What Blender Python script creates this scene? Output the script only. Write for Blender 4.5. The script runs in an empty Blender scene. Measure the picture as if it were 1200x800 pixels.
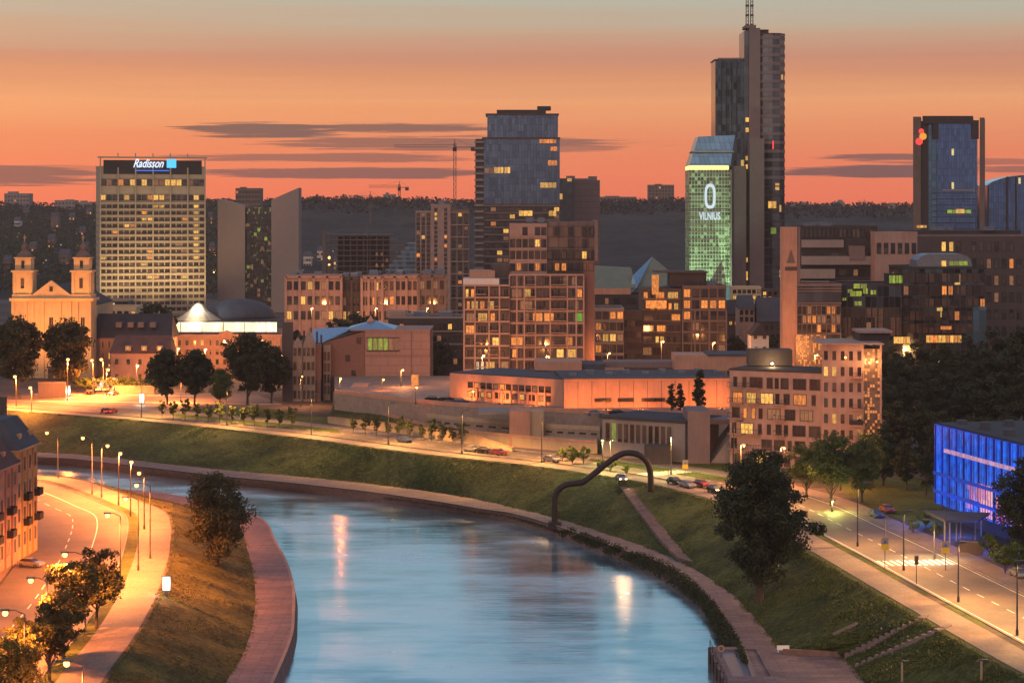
import bpy, math, random
from mathutils import Vector, Matrix, noise
from mathutils.bvhtree import BVHTree
from mathutils.geometry import tessellate_polygon
random.seed(7)
R = math.radians
sc = bpy.context.scene
col = sc.collection

# ------------------------------------------------------------------ camera
H = 66.0            # eye height above the river
F = 2500.0          # focal length in photo pixels (photo is 1200 wide)
HAZE = 0.00007
YH = 245.0          # photo row of the horizon
cam_d = bpy.data.cameras.new('camera')
cam = bpy.data.objects.new('camera', cam_d)
col.objects.link(cam)
cam.location = (0, 0, H)
cam.rotation_euler = (R(90), 0, 0)
cam_d.sensor_width = 36.0
cam_d.lens = 36.0 * F / 1200.0
cam_d.shift_y = -(400.0 - YH) / 1200.0
cam_d.clip_start = 1.0
cam_d.clip_end = 20000.0
sc.camera = cam
sc.view_settings.view_transform = 'Standard'
sc.view_settings.look = 'None'
sc.view_settings.exposure = 0.0
sc.view_settings.gamma = 1.0
sc.render.engine = 'CYCLES'
cy = sc.cycles
cy.use_denoising = True
cy.max_bounces = 5
cy.diffuse_bounces = 2
cy.glossy_bounces = 3
cy.transmission_bounces = 3
cy.volume_bounces = 0
cy.sample_clamp_indirect = 4.0
cy.sample_clamp_direct = 0.0

# ------------------------------------------------------------------ world: dusk sky
world = bpy.data.worlds.new('World')
sc.world = world
world.use_nodes = True
wt = world.node_tree
wt.nodes.clear()


class NG:
    """tiny node-graph helper"""
    def __init__(s, tree):
        s.t = tree

    def n(s, kind, **kw):
        nd = s.t.nodes.new(kind)
        for k, v in kw.items():
            setattr(nd, k, v)
        return nd

    def put(s, sock, v):
        if hasattr(v, 'is_output'):
            s.t.links.new(v, sock)
        elif v is not None:
            sock.default_value = v

    def m(s, op, a, b=None, c=None, clamp=False):
        nd = s.n('ShaderNodeMath', operation=op, use_clamp=clamp)
        s.put(nd.inputs[0], a)
        if b is not None: s.put(nd.inputs[1], b)
        if c is not None: s.put(nd.inputs[2], c)
        return nd.outputs[0]

    def mix(s, fac, a, b, blend='MIX'):
        nd = s.n('ShaderNodeMix', data_type='RGBA', blend_type=blend)
        s.put(nd.inputs[0], fac)
        s.put(nd.inputs[6], a)
        s.put(nd.inputs[7], b)
        return nd.outputs[2]

    def ramp(s, fac, stops, interp='LINEAR'):
        nd = s.n('ShaderNodeValToRGB')
        cr = nd.color_ramp
        cr.interpolation = interp
        while len(cr.elements) > 1:
            cr.elements.remove(cr.elements[-1])
        cr.elements[0].position = stops[0][0]
        cr.elements[0].color = rgba(stops[0][1])
        for p, c in stops[1:]:
            e = cr.elements.new(p)
            e.color = rgba(c)
        s.put(nd.inputs[0], fac)
        return nd.outputs[0]

    def noise(s, vec, scale, detail=3.0, rough=0.5):
        nd = s.n('ShaderNodeTexNoise')
        if vec is not None: s.put(nd.inputs['Vector'], vec)
        nd.inputs['Scale'].default_value = scale
        nd.inputs['Detail'].default_value = detail
        nd.inputs['Roughness'].default_value = rough
        return nd.outputs['Fac']

    def vec(s, x, y, z):
        nd = s.n('ShaderNodeCombineXYZ')
        s.put(nd.inputs[0], x); s.put(nd.inputs[1], y); s.put(nd.inputs[2], z)
        return nd.outputs[0]

    def sep(s, v):
        nd = s.n('ShaderNodeSeparateXYZ')
        s.put(nd.inputs[0], v)
        return nd.outputs


def rgba(c):
    return (c[0], c[1], c[2], 1.0)


def S(r, g, b):
    """sRGB 0..255 to linear"""
    f = lambda v: (v / 255.0 / 12.92) if v / 255.0 <= 0.04045 else ((v / 255.0 + 0.055) / 1.055) ** 2.4
    return (f(r), f(g), f(b))


g = NG(wt)
tc = g.n('ShaderNodeTexCoord')
dx, dy, dz = g.sep(tc.outputs['Generated'])
hyp = g.m('SQRT', g.m('ADD', g.m('MULTIPLY', dx, dx), g.m('MULTIPLY', dy, dy)))
el = g.m('DIVIDE', dz, g.m('MAXIMUM', hyp, 0.001))        # tangent of the elevation
az = g.m('ARCTAN2', dx, dy)                               # 0 = straight ahead (north-west)
# broad soft banding of the dusk sky
bn = g.noise(g.vec(g.m('MULTIPLY', az, 2.0), g.m('MULTIPLY', el, 90.0), 0.0), 1.0, 3.0, 0.55)
elw = g.m('ADD', el, g.m('MULTIPLY', g.m('SUBTRACT', bn, 0.5), 0.019))
k = g.m('MULTIPLY', g.m('ADD', elw, 0.02), 1.0 / 0.42, clamp=True)
def ep(py):
    return ((245 - py) / 2500.0 + 0.02) / 0.42
front = g.ramp(k, [
    (0.0, S(215, 95, 55)),
    (ep(240), S(233, 114, 84)),
    (ep(205), S(234, 121, 87)),
    (ep(165), S(230, 133, 92)),
    (ep(118), S(228, 156, 108)),
    (ep(92), S(206, 138, 104)),
    (ep(64), S(192, 134, 112)),
    (ep(36), S(186, 156, 132)),
    (ep(8), S(174, 170, 154)),
    (ep(-60), S(172, 188, 184)),
    (ep(-160), S(158, 198, 212)),
    (ep(-300), S(150, 208, 232)),
    (ep(-600), S(120, 165, 210)),
    (1.0, S(128, 142, 172)),
])
back = g.ramp(k, [
    (0.0, S(178, 148, 136)),
    (0.15, S(198, 170, 160)),
    (0.4, S(168, 160, 166)),
    (1.0, S(142, 142, 160)),
])
side = g.m('MULTIPLY_ADD', g.m('DIVIDE', dy, g.m('MAXIMUM', hyp, 0.001)), 0.9, 0.42, clamp=True)
skyc = g.mix(side, back, front)
# thin dark stratus streaks low in the west
cl_n = g.noise(g.vec(g.m('MULTIPLY', az, 16.0), g.m('MULTIPLY', el, 640.0), 3.0), 1.0, 6.0, 0.68)
cl_w = g.m('MULTIPLY', g.m('SUBTRACT', cl_n, 0.52), 5.0)
mask = None
for (x0, x1, yc, ht, dens) in [
        (228, 400, 153, 9, 1.0), (330, 575, 150, 5.5, .9), (330, 720, 168, 8, .8), (560, 725, 174, 5, .6),
        (235, 545, 185, 5.5, .75), (240, 570, 203, 6.5, .9), (-120, 112, 207, 11, .95), (-30, 190, 200, 5, .4),
        (920, 1150, 202, 6.5, .95), (955, 1110, 185, 4.5, .85), (1050, 1260, 192, 4, .6), (1140, 1300, 200, 6, .7),
        (-200, 60, 216, 3, .5)]:
    ca = math.atan((0.5 * (x0 + x1) - 600) / F)
    ra = 0.5 * (x1 - x0) / F
    ce = (245 - yc) / F
    re = ht / F
    u = g.m('MULTIPLY', g.m('SUBTRACT', az, ca), 1.0 / ra)
    v = g.m('MULTIPLY', g.m('SUBTRACT', el, ce), 1.0 / re)
    r2 = g.m('ADD', g.m('MULTIPLY', u, u), g.m('MULTIPLY', v, v))
    s_ = g.m('MULTIPLY', g.m('ADD', g.m('SUBTRACT', 1.45, r2), cl_w), 1.7, clamp=True)
    s_ = g.m('MULTIPLY', s_, dens)
    mask = s_ if mask is None else g.m('MAXIMUM', mask, s_)
skyc = g.mix(g.m('MULTIPLY', mask, 0.9), skyc, rgba(S(76, 70, 80)))
# below the horizon: dim ground colour
below = g.m('LESS_THAN', el, -0.02)
skyc = g.mix(below, skyc, rgba(S(70, 55, 52)))
nish = g.n('ShaderNodeTexSky', sky_type='NISHITA')
nish.sun_disc = False
nish.sun_elevation = R(1.0)
nish.sun_rotation = R(-20)
bg1 = g.n('ShaderNodeBackground')
g.put(bg1.inputs[0], skyc); bg1.inputs[1].default_value = 1.12
bg2 = g.n('ShaderNodeBackground')
g.put(bg2.inputs[0], nish.outputs[0]); bg2.inputs[1].default_value = 0.01
add = g.n('ShaderNodeAddShader')
wt.links.new(bg1.outputs[0], add.inputs[0]); wt.links.new(bg2.outputs[0], add.inputs[1])
wo = g.n('ShaderNodeOutputWorld')
wt.links.new(add.outputs[0], wo.inputs['Surface'])

# faint last light: a broad, warm pink glow (sun is below the horizon)
sun_d = bpy.data.lights.new('sun', 'SUN')
sun_d.energy = 0.95
sun_d.color = (1.0, 0.68, 0.50)
sun_d.angle = R(60)
sun = bpy.data.objects.new('sun', sun_d)
col.objects.link(sun)
sun.rotation_euler = (R(62), 0, R(-25))


# ------------------------------------------------------------------ pixel -> world (design helpers)
def X(px, d): return (px - 600.0) * d / F
def Z(py, d): return H + (YH - py) * d / F
def G(px, py, z=9.0):
    d = F * (H - z) / (py - YH)
    return Vector((X(px, d), d, z))


# ------------------------------------------------------------------ materials
MATS = {}
def newmat(name):
    m = bpy.data.materials.new(name)
    m.use_nodes = True
    m.node_tree.nodes.clear()
    q = NG(m.node_tree)
    out = q.n('ShaderNodeOutputMaterial')
    b = q.n('ShaderNodeBsdfPrincipled')
    m.node_tree.links.new(b.outputs[0], out.inputs[0])
    MATS[name] = m
    return m, q, b, out


def pos(q):
    return q.n('ShaderNodeNewGeometry').outputs['Position']


def bump(q, b, h, strength, dist):
    bp = q.n('ShaderNodeBump')
    bp.inputs['Strength'].default_value = strength
    bp.inputs['Distance'].default_value = dist
    q.put(bp.inputs['Height'], h)
    q.put(b.inputs['Normal'], bp.outputs[0])


def mul(c, k): return tuple(max(0.0, v * k) for v in c)


def plaster(name, c, var=.22, scale=.25, rough=.85, streak=True, spec=.3, fine=2.2):
    m, q, b, o = newmat(name)
    p = pos(q)
    x, y, z = q.sep(p)
    n1 = q.noise(p, scale, 4, .6)
    st = q.noise(q.vec(q.m('ADD', x, y), q.m('MULTIPLY', y, .3), q.m('MULTIPLY', z, .12)), fine, 3, .6)
    n2 = q.noise(p, fine, 3, .6)
    f = q.m('ADD', q.m('MULTIPLY', n1, .55), q.m('MULTIPLY', st if streak else n2, .45))
    cc = q.ramp(f, [(0.3, mul(c, 1 - var)), (0.7, mul(c, 1 + var * .7))])
    q.put(b.inputs['Base Color'], cc)
    b.inputs['Roughness'].default_value = rough
    b.inputs['Specular IOR Level'].default_value = spec
    return m


def bricks(name, c, c2, mortar, w=.5, h=.16, rough=.85, var=.5):
    m, q, b, o = newmat(name)
    x, y, z = q.sep(pos(q))
    bt = q.n('ShaderNodeTexBrick')
    q.put(bt.inputs['Vector'], q.vec(q.m('ADD', x, y), z, 0.0))
    bt.inputs['Color1'].default_value = rgba(c)
    bt.inputs['Color2'].default_value = rgba(c2)
    bt.inputs['Mortar'].default_value = rgba(mortar)
    bt.inputs['Scale'].default_value = 1.0
    bt.inputs['Brick Width'].default_value = w
    bt.inputs['Row Height'].default_value = h
    bt.inputs['Mortar Size'].default_value = min(w, h) * .07
    bt.inputs['Bias'].default_value = 0.0
    n1 = q.noise(pos(q), .3, 4, .6)
    cc = q.mix(q.m('MULTIPLY', n1, var), bt.outputs['Color'], rgba(mul(c, .55)))
    q.put(b.inputs['Base Color'], cc)
    b.inputs['Roughness'].default_value = rough
    return m


def curtain(name, c, pw=1.5, ph=3.4, var=.4, rough=.12, metal=.75, frame=(.05, .05, .06), lit=None, litp=.0, lits=1.0, mort=.07):
    """curtain wall: reflective panels, thin frames, each panel slightly different"""
    m, q, b, o = newmat(name)
    x, y, z = q.sep(pos(q))
    u = q.m('ADD', x, y)
    bt = q.n('ShaderNodeTexBrick')
    bt.offset = 0.0
    q.put(bt.inputs['Vector'], q.vec(u, z, 0.0))
    bt.inputs['Color1'].default_value = (1, 1, 1, 1)
    bt.inputs['Color2'].default_value = (1, 1, 1, 1)
    bt.inputs['Mortar'].default_value = (0, 0, 0, 1)
    bt.inputs['Scale'].default_value = 1.0
    bt.inputs['Brick Width'].default_value = pw
    bt.inputs['Row Height'].default_value = ph
    bt.inputs['Mortar Size'].default_value = mort
    bt.inputs['Mortar Smooth'].default_value = 0.3
    cell = q.n('ShaderNodeTexWhiteNoise', noise_dimensions='2D')
    q.put(cell.inputs['Vector'], q.vec(q.m('FLOOR', q.m('DIVIDE', u, pw)), q.m('FLOOR', q.m('DIVIDE', z, ph)), 0.0))
    rnd = cell.outputs['Value']
    big = q.noise(pos(q), .06, 3, .6)
    t = q.m('ADD', q.m('MULTIPLY', rnd, .5), q.m('MULTIPLY', big, .5))
    gc = q.ramp(t, [(0.2, mul(c, 1 - var)), (0.8, mul(c, 1 + var))])
    cc = q.mix(bt.outputs['Color'], rgba(frame), gc)
    q.put(b.inputs['Base Color'], cc)
    q.put(b.inputs['Metallic'], q.m('MULTIPLY', bt.outputs['Color'], metal))
    q.put(b.inputs['Roughness'], q.m('MULTIPLY_ADD', rnd, .1, rough))
    if lit:
        on = q.m('GREATER_THAN', rnd, 1.0 - litp)
        inner = q.noise(pos(q), 1.1, 3, .7)
        e = q.m('MULTIPLY', q.m('MULTIPLY', on, bt.outputs['Color']), q.m('MULTIPLY', inner, lits))
        b.inputs['Emission Color'].default_value = rgba(lit)
        q.put(b.inputs['Emission Strength'], e)
        m.cycles.emission_sampling = 'NONE'
    return m


def glow(name, c, s, var=0.0, scale=1.3, sample='NONE', base=(.1, .08, .06)):
    m, q, b, o = newmat(name)
    b.inputs['Base Color'].default_value = rgba(base)
    b.inputs['Roughness'].default_value = .4
    b.inputs['Emission Color'].default_value = rgba(c)
    if var > 0:
        x, y, z = q.sep(pos(q))
        n1 = q.noise(q.vec(q.m('MULTIPLY', x, 1.6), y, q.m('MULTIPLY', z, .8)), scale, 3, .65)
        oi = q.n('ShaderNodeObjectInfo').outputs['Random']
        k = q.m('MULTIPLY_ADD', n1, 2.2, -.35)
        k = q.m('MULTIPLY', k, q.m('MULTIPLY_ADD', oi, .7, .5))
        q.put(b.inputs['Emission Strength'], q.m('MULTIPLY', q.m('MAXIMUM', k, .2), s))
    else:
        b.inputs['Emission Strength'].default_value = s
    m.cycles.emission_sampling = sample
    return m


def metal(name, c, rough=.45, met=.7):
    m, q, b, o = newmat(name)
    n1 = q.noise(pos(q), 1.5, 3, .6)
    q.put(b.inputs['Base Color'], q.ramp(n1, [(.3, mul(c, .8)), (.7, mul(c, 1.15))]))
    b.inputs['Metallic'].default_value = met
    b.inputs['Roughness'].default_value = rough
    return m


def leafmat(name, c1, c2):
    m, q, b, o = newmat(name)
    p = pos(q)
    n1 = q.noise(p, .35, 3, .6)
    n2 = q.noise(p, 3.0, 2, .6)
    f = q.m('ADD', q.m('MULTIPLY', n1, .6), q.m('MULTIPLY', n2, .4))
    q.put(b.inputs['Base Color'], q.ramp(f, [(.35, c1), (.65, c2)]))
    b.inputs['Roughness'].default_value = .6
    b.inputs['Specular IOR Level'].default_value = .25
    tr = q.n('ShaderNodeBsdfTranslucent')
    q.put(tr.inputs[0], rgba(mul(c2, 1.1)))
    mx = q.n('ShaderNodeMixShader')
    mx.inputs[0].default_value = .25
    m.node_tree.links.new(b.outputs[0], mx.inputs[1])
    m.node_tree.links.new(tr.outputs[0], mx.inputs[2])
    m.node_tree.links.new(mx.outputs[0], o.inputs[0])
    return m


def paving(name, c, sx, sy, var=.3, line=.6):
    """slabs laid on the ground"""
    m, q, b, o = newmat(name)
    p = pos(q)
    bt = q.n('ShaderNodeTexBrick')
    q.put(bt.inputs['Vector'], p)
    bt.inputs['Color1'].default_value = rgba(mul(c, 1 + var * .6))
    bt.inputs['Color2'].default_value = rgba(mul(c, 1 - var * .6))
    bt.inputs['Mortar'].default_value = rgba(mul(c, line))
    bt.inputs['Scale'].default_value = 1.0
    bt.inputs['Brick Width'].default_value = sx
    bt.inputs['Row Height'].default_value = sy
    bt.inputs['Mortar Size'].default_value = .06
    n1 = q.noise(p, .18, 4, .65)
    n2 = q.noise(p, 1.4, 3, .65)
    f = q.m('ADD', q.m('MULTIPLY', n1, .6), q.m('MULTIPLY', n2, .4))
    q.put(b.inputs['Base Color'], q.mix(1.0, bt.outputs['Color'], q.ramp(f, [(.3, (.6, .6, .6)), (.7, (1.15, 1.15, 1.15))]), 'MULTIPLY'))
    b.inputs['Roughness'].default_value = .75
    b.inputs['Specular IOR Level'].default_value = .35
    return m


def grass(name, c1, c2, c3, sc1=.12, sc2=1.3, bstr=.6, stripe=0.0):
    m, q, b, o = newmat(name)
    p = pos(q)
    n1 = q.noise(p, sc1, 5, .65)
    n2 = q.noise(p, sc2, 4, .7)
    f = q.m('ADD', q.m('MULTIPLY', n1, .55), q.m('MULTIPLY', n2, .45))
    cc = q.ramp(f, [(.41, c1), (.5, c2), (.59, c3)])
    q.put(b.inputs['Base Color'], cc)
    b.inputs['Roughness'].default_value = .9
    b.inputs['Specular IOR Level'].default_value = .15
    bump(q, b, n2, bstr, .5)
    return m


plaster('pink_plaster', (.37, .235, .19), .28)
plaster('salmon_wall', (.48, .25, .165), .24)
plaster('mauve_concrete', (.20, .145, .14), .16)
plaster('grey_concrete', (.26, .22, .20), .18)
plaster('slab_stone', (.30, .23, .20), .1)
plaster('brown_wall', (.085, .066, .060), .25)
plaster('dark_wall', (.055, .045, .045), .25)
plaster('cream_wall', (.55, .42, .26), .14)
plaster('hotel_wall', (.36, .30, .215), .12)
plaster('church_wall', (.52, .36, .20), .2)
plaster('white_wall', (.55, .52, .50), .1)
plaster('brown_cladding', (.17, .12, .10), .25)
plaster('roof_dark', (.045, .042, .05), .3, streak=False)
plaster('roof_tile', (.10, .055, .05), .35, fine=4)
plaster('roof_slate', (.07, .075, .09), .35, fine=4)
plaster('roof_green', (.16, .19, .15), .25)
plaster('old_pink', (.36, .20, .15), .25)
plaster('old_yellow', (.42, .27, .13), .25)
plaster('stone_wall', (.30, .22, .17), .3, 1.0)
plaster('sand_wall', (.42, .30, .19), .2)
plaster('white_paint', (.75, .72, .66), .08, streak=False)
plaster('yellow_paint', (.75, .50, .04), .05, streak=False)
plaster('blue_paint', (.04, .10, .45), .05, streak=False)
plaster('red_paint', (.45, .03, .03), .1, streak=False)
plaster('frame_light', (.30, .25, .21), .1, streak=False)
plaster('frame_dark', (.03, .028, .03), .1, streak=False)
bricks('red_brick', (.20, .085, .06), (.26, .12, .085), (.22, .17, .14))
bricks('dark_brick', (.075, .055, .05), (.10, .07, .06), (.12, .10, .09))
bricks('brown_panel', (.17, .115, .10), (.20, .14, .12), (.10, .07, .06), 3.0, 3.2)
bricks('museum_panel', (.36, .20, .16), (.38, .215, .17), (.28, .16, .13), 5.0, 2.4)
curtain('glass_blue', (.11, .16, .25), 1.6, 3.6, .3, .1, .9)
curtain('glass_navy', (.09, .17, .36), 1.3, 3.3, .35, .1, .9, lit=S(255, 225, 120), litp=.012, lits=1.6)
curtain('glass_dark', (.06, .085, .105), 1.8, 3.3, .7, .1, .85, lit=S(255, 200, 100), litp=.012, lits=1.3)
curtain('glass_speckle', (.05, .055, .05), .9, 1.7, .5, .2, .4, lit=S(190, 185, 90), litp=.12, lits=.5)
curtain('glass_green', (.12, .16, .09), 1.35, 1.75, .6, .3, .1, frame=(.36, .46, .32), lit=S(170, 225, 150), litp=.16, lits=.7, mort=.2)
curtain('glass_teal', (.10, .20, .30), 2.2, 3.2, .3, .15, .8)
curtain('glass_warm', (.20, .13, .08), .55, .7, .6, .3, .2, frame=(.16, .10, .07), lit=S(255, 150, 65), litp=.34, lits=1.1)
curtain('glass_office', (.09, .10, .12), 2.6, 3.4, .4, .15, .6, lit=S(255, 190, 90), litp=.02, lits=1.2)

m_, q_, b_, o_ = newmat('window_dark')
oi_ = q_.n('ShaderNodeObjectInfo').outputs['Random']
nn_ = q_.noise(pos(q_), .7, 3, .6)
px_, py_w, pz_ = q_.sep(pos(q_))
wn_ = q_.n('ShaderNodeTexWhiteNoise', noise_dimensions='3D')
q_.put(wn_.inputs['Vector'], q_.vec(q_.m('FLOOR', q_.m('MULTIPLY', px_, .42)), 0.0, q_.m('FLOOR', q_.m('MULTIPLY', pz_, .3))))
q_.put(b_.inputs['Base Color'], q_.ramp(q_.m('ADD', q_.m('MULTIPLY', wn_.outputs['Value'], .65), q_.m('MULTIPLY', nn_, .35)), [(.15, (.012, .012, .016)), (.55, (.045, .036, .034)), (.75, (.085, .062, .055)), (.95, (.16, .11, .09))]))
b_.inputs['Roughness'].default_value = .12
b_.inputs['Specular IOR Level'].default_value = .7
glow('win_yellow', S(255, 190, 88), 1.2, .5)
glow('win_orange', S(255, 145, 60), 1.15, .5)
glow('win_white', S(255, 232, 190), 1.05, .4)
glow('win_dim', S(200, 130, 85), .42, .5)
glow('win_green', S(90, 230, 60), .8, .4)
glow('win_lime', S(170, 200, 60), .75, .5)
glow('bulb_sodium', (1.0, .42, .10), 6)
glow('bulb_white', (1.0, .78, .5), 6)
glow('bulb_lime', (.9, .95, .3), 2.5)
glow('sign_white', S(220, 235, 255), 1.25)
glow('sign_blue', S(30, 120, 255), 1.0)
glow('sign_cyan', S(60, 190, 255), 1.4)
glow('sign_pale', S(205, 225, 235), 1.0)
glow('band_yellow', S(255, 225, 130), 1.8)
glow('band_white', S(255, 232, 180), 2.4, .5, .12)
glow('sign_red', S(255, 60, 60), 1.2)
glow('sign_orange', S(255, 170, 40), .9)
glow('poster_white', S(255, 245, 225), 1.6)
glow('head_lamp', (1.0, .7, .4), 9)
glow('tail_lamp', (1.0, .05, .03), 4)
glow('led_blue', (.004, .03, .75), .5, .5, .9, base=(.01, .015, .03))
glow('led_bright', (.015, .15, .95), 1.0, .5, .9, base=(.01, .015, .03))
glow('led_pink', S(255, 90, 120), .85, .4, .6)
glow('led_pale', S(225, 165, 215), .85, .3)
metal('steel_dark', (.07, .06, .06), .5, .5)
metal('steel_grey', (.13, .12, .11), .5, .5)
metal('rust', (.032, .020, .017), .6, .3)
metal('copper_blue', (.22, .36, .50), .35, .6)
metal('roof_metal', (.16, .18, .22), .4, .6)
metal('car_silver', (.45, .44, .43), .25, .7)
metal('car_black', (.02, .02, .022), .2, .5)
metal('car_red', (.30, .03, .03), .3, .3)
metal('car_blue', (.05, .08, .18), .3, .4)
metal('rubber', (.02, .02, .02), .8, .0)
plaster('bark', (.07, .05, .035), .3, fine=6)
leafmat('leaf_dark', (.020, .026, .011), (.052, .062, .023))
leafmat('leaf_mid', (.045, .058, .014), (.12, .14, .034))
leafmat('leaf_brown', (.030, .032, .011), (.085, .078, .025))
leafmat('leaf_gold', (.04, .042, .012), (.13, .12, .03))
leafmat('leaf_bright', (.05, .075, .012), (.12, .16, .03))
paving('asphalt', (.15, .112, .088), 400, 300, .05, .95)
paving('sidewalk', (.23, .16, .125), 2.0, 2.0, .12, .8)
paving('quay_paving', (.185, .125, .125), 3.4, 1.1, .35, .5)
paving('plaza_paving', (.26, .19, .15), 3, 3, .15, .8)
plaster('kerb_stone', (.24, .19, .17), .2)
plaster('quay_stone', (.20, .12, .10), .35, .5)
grass('grass_bank', (.018, .026, .007), (.044, .056, .014), (.088, .100, .026), .09, 1.1, 1.0)
grass('grass_left', (.035, .034, .009), (.080, .070, .017), (.14, .115, .026), .10, 1.2, .8)
grass('lawn', (.035, .045, .010), (.075, .085, .018), (.11, .12, .03), .08, 1.2, .4)
grass('city_ground', (.05, .04, .03), (.09, .07, .055), (.13, .10, .08), .02, .3, .3)
grass('hill_forest', (.006, .007, .006), (.022, .022, .018), (.045, .040, .032), .012, .05, .3)


# ------------------------------------------------------------------ mesh builder
class MB:
    def __init__(s):
        s.v = []; s.f = []; s.mi = []; s.cur = 0

    def add(s, vs, fs):
        o = len(s.v)
        s.v += [tuple(v) for v in vs]
        for f in fs:
            s.f.append(tuple(i + o for i in f)); s.mi.append(s.cur)
        return s

    def box(s, x0, y0, z0, x1, y1, z1):
        vs = [(x0, y0, z0), (x1, y0, z0), (x1, y1, z0), (x0, y1, z0), (x0, y0, z1), (x1, y0, z1), (x1, y1, z1), (x0, y1, z1)]
        return s.add(vs, [(0, 3, 2, 1), (4, 5, 6, 7), (0, 1, 5, 4), (1, 2, 6, 5), (2, 3, 7, 6), (3, 0, 4, 7)])

    def hexa(s, b, t):
        return s.add(list(b) + list(t), [(0, 3, 2, 1), (4, 5, 6, 7), (0, 1, 5, 4), (1, 2, 6, 5), (2, 3, 7, 6), (3, 0, 4, 7)])

    def prism(s, pts, z0, z1):
        """pts CCW xy; z1 number or list per point"""
        n = len(pts)
        zt = z1 if isinstance(z1, (list, tuple)) else [z1] * n
        zb = z0 if isinstance(z0, (list, tuple)) else [z0] * n
        vs = [(p[0], p[1], zb[i]) for i, p in enumerate(pts)] + [(p[0], p[1], zt[i]) for i, p in enumerate(pts)]
        fs = [tuple(range(n - 1, -1, -1)), tuple(range(n, 2 * n))] + [(i, (i + 1) % n, n + (i + 1) % n, n + i) for i in range(n)]
        return s.add(vs, fs)

    def tube(s, p, q, r0, r1=None, n=8, cap=True):
        r1 = r0 if r1 is None else r1
        p = Vector(p); q = Vector(q)
        d = (q - p).normalized()
        a = d.orthogonal().normalized(); b = d.cross(a)
        vs = []
        for c, r in ((p, r0), (q, r1)):
            for i in range(n):
                t = 2 * math.pi * i / n
                vs.append(c + a * (math.cos(t) * r) + b * (math.sin(t) * r))
        fs = [(i, (i + 1) % n, n + (i + 1) % n, n + i) for i in range(n)]
        if cap: fs += [tuple(range(n - 1, -1, -1)), tuple(range(n, 2 * n))]
        return s.add(vs, fs)

    def path(s, pts, rs, n=10):
        for i in range(len(pts) - 1):
            s.tube(pts[i], pts[i + 1], rs[i], rs[i + 1], n, True)
        return s

    def lathe(s, c, prof, n=16):
        vs = []; fs = []
        for (r, z) in prof:
            for i in range(n):
                t = 2 * math.pi * i / n
                vs.append((c[0] + math.cos(t) * r, c[1] + math.sin(t) * r, c[2] + z))
        for k in range(len(prof) - 1):
            for i in range(n):
                fs.append((k * n + i, k * n + (i + 1) % n, (k + 1) * n + (i + 1) % n, (k + 1) * n + i))
        fs.append(tuple(range(n - 1, -1, -1)))
        fs.append(tuple(range((len(prof) - 1) * n, len(prof) * n)))
        return s.add(vs, fs)

    def mesh(s, name, mats, org=(0, 0, 0), smooth=False):
        me = bpy.data.meshes.new(name)
        ox, oy, oz = org
        me.from_pydata([(a - ox, b - oy, c - oz) for a, b, c in s.v], [], s.f)
        if not isinstance(mats, (list, tuple)): mats = [mats]
        for m in mats: me.materials.append(MATS[m] if isinstance(m, str) else m)
        me.polygons.foreach_set('material_index', s.mi)
        if smooth: me.polygons.foreach_set('use_smooth', [True] * len(s.f))
        me.update()
        return me


def link(name, me, parent=None, loc=(0, 0, 0), rz=0.0):
    o = bpy.data.objects.new(name, me)
    o.location = loc
    o.rotation_euler = (0, 0, rz)
    col.objects.link(o)
    if parent: o.parent = parent
    return o


def tag(o, label=None, cat=None, group=None, kind=None):
    if label: o['label'] = label
    if cat: o['category'] = cat
    if group: o['group'] = group
    if kind: o['kind'] = kind
    return o


WCACHE = {}
def win_mesh(w, h, glass, frame, mull):
    key = (round(w, 2), round(h, 2), glass, frame, mull)
    if key not in WCACHE:
        b = MB()
        win_geo(b, w, h, mull)
        WCACHE[key] = b.mesh('window', [frame, glass])
    return WCACHE[key]


def win_geo(b, w, h, mull, T=None):
    """pane in the y=-0.05 plane (front is -y), frame a little proud"""
    vs0 = len(b.v)
    t = min(.14, w * .1)
    b.cur = 1
    b.add([(-w / 2, -.03, 0), (w / 2, -.03, 0), (w / 2, -.03, h), (-w / 2, -.03, h)], [(0, 1, 2, 3)])
    b.cur = 0
    b.box(-w / 2 - t, -.10, -t, -w / 2, .01, h + t)
    b.box(w / 2, -.10, -t, w / 2 + t, .01, h + t)
    b.box(-w / 2, -.10, h, w / 2, .01, h + t)
    b.box(-w / 2, -.16, -t, w / 2, .01, 0)
    for i in range(mull):
        x = -w / 2 + w * (i + 1) / (mull + 1)
        b.box(x - t * .3, -.07, 0, x + t * .3, -.031, h)
    if T:
        c, s_, ox, oy, oz = T
        for i in range(vs0, len(b.v)):
            x, y, z = b.v[i]
            b.v[i] = (ox + x * c - y * s_, oy + x * s_ + y * c, oz + z)


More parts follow.
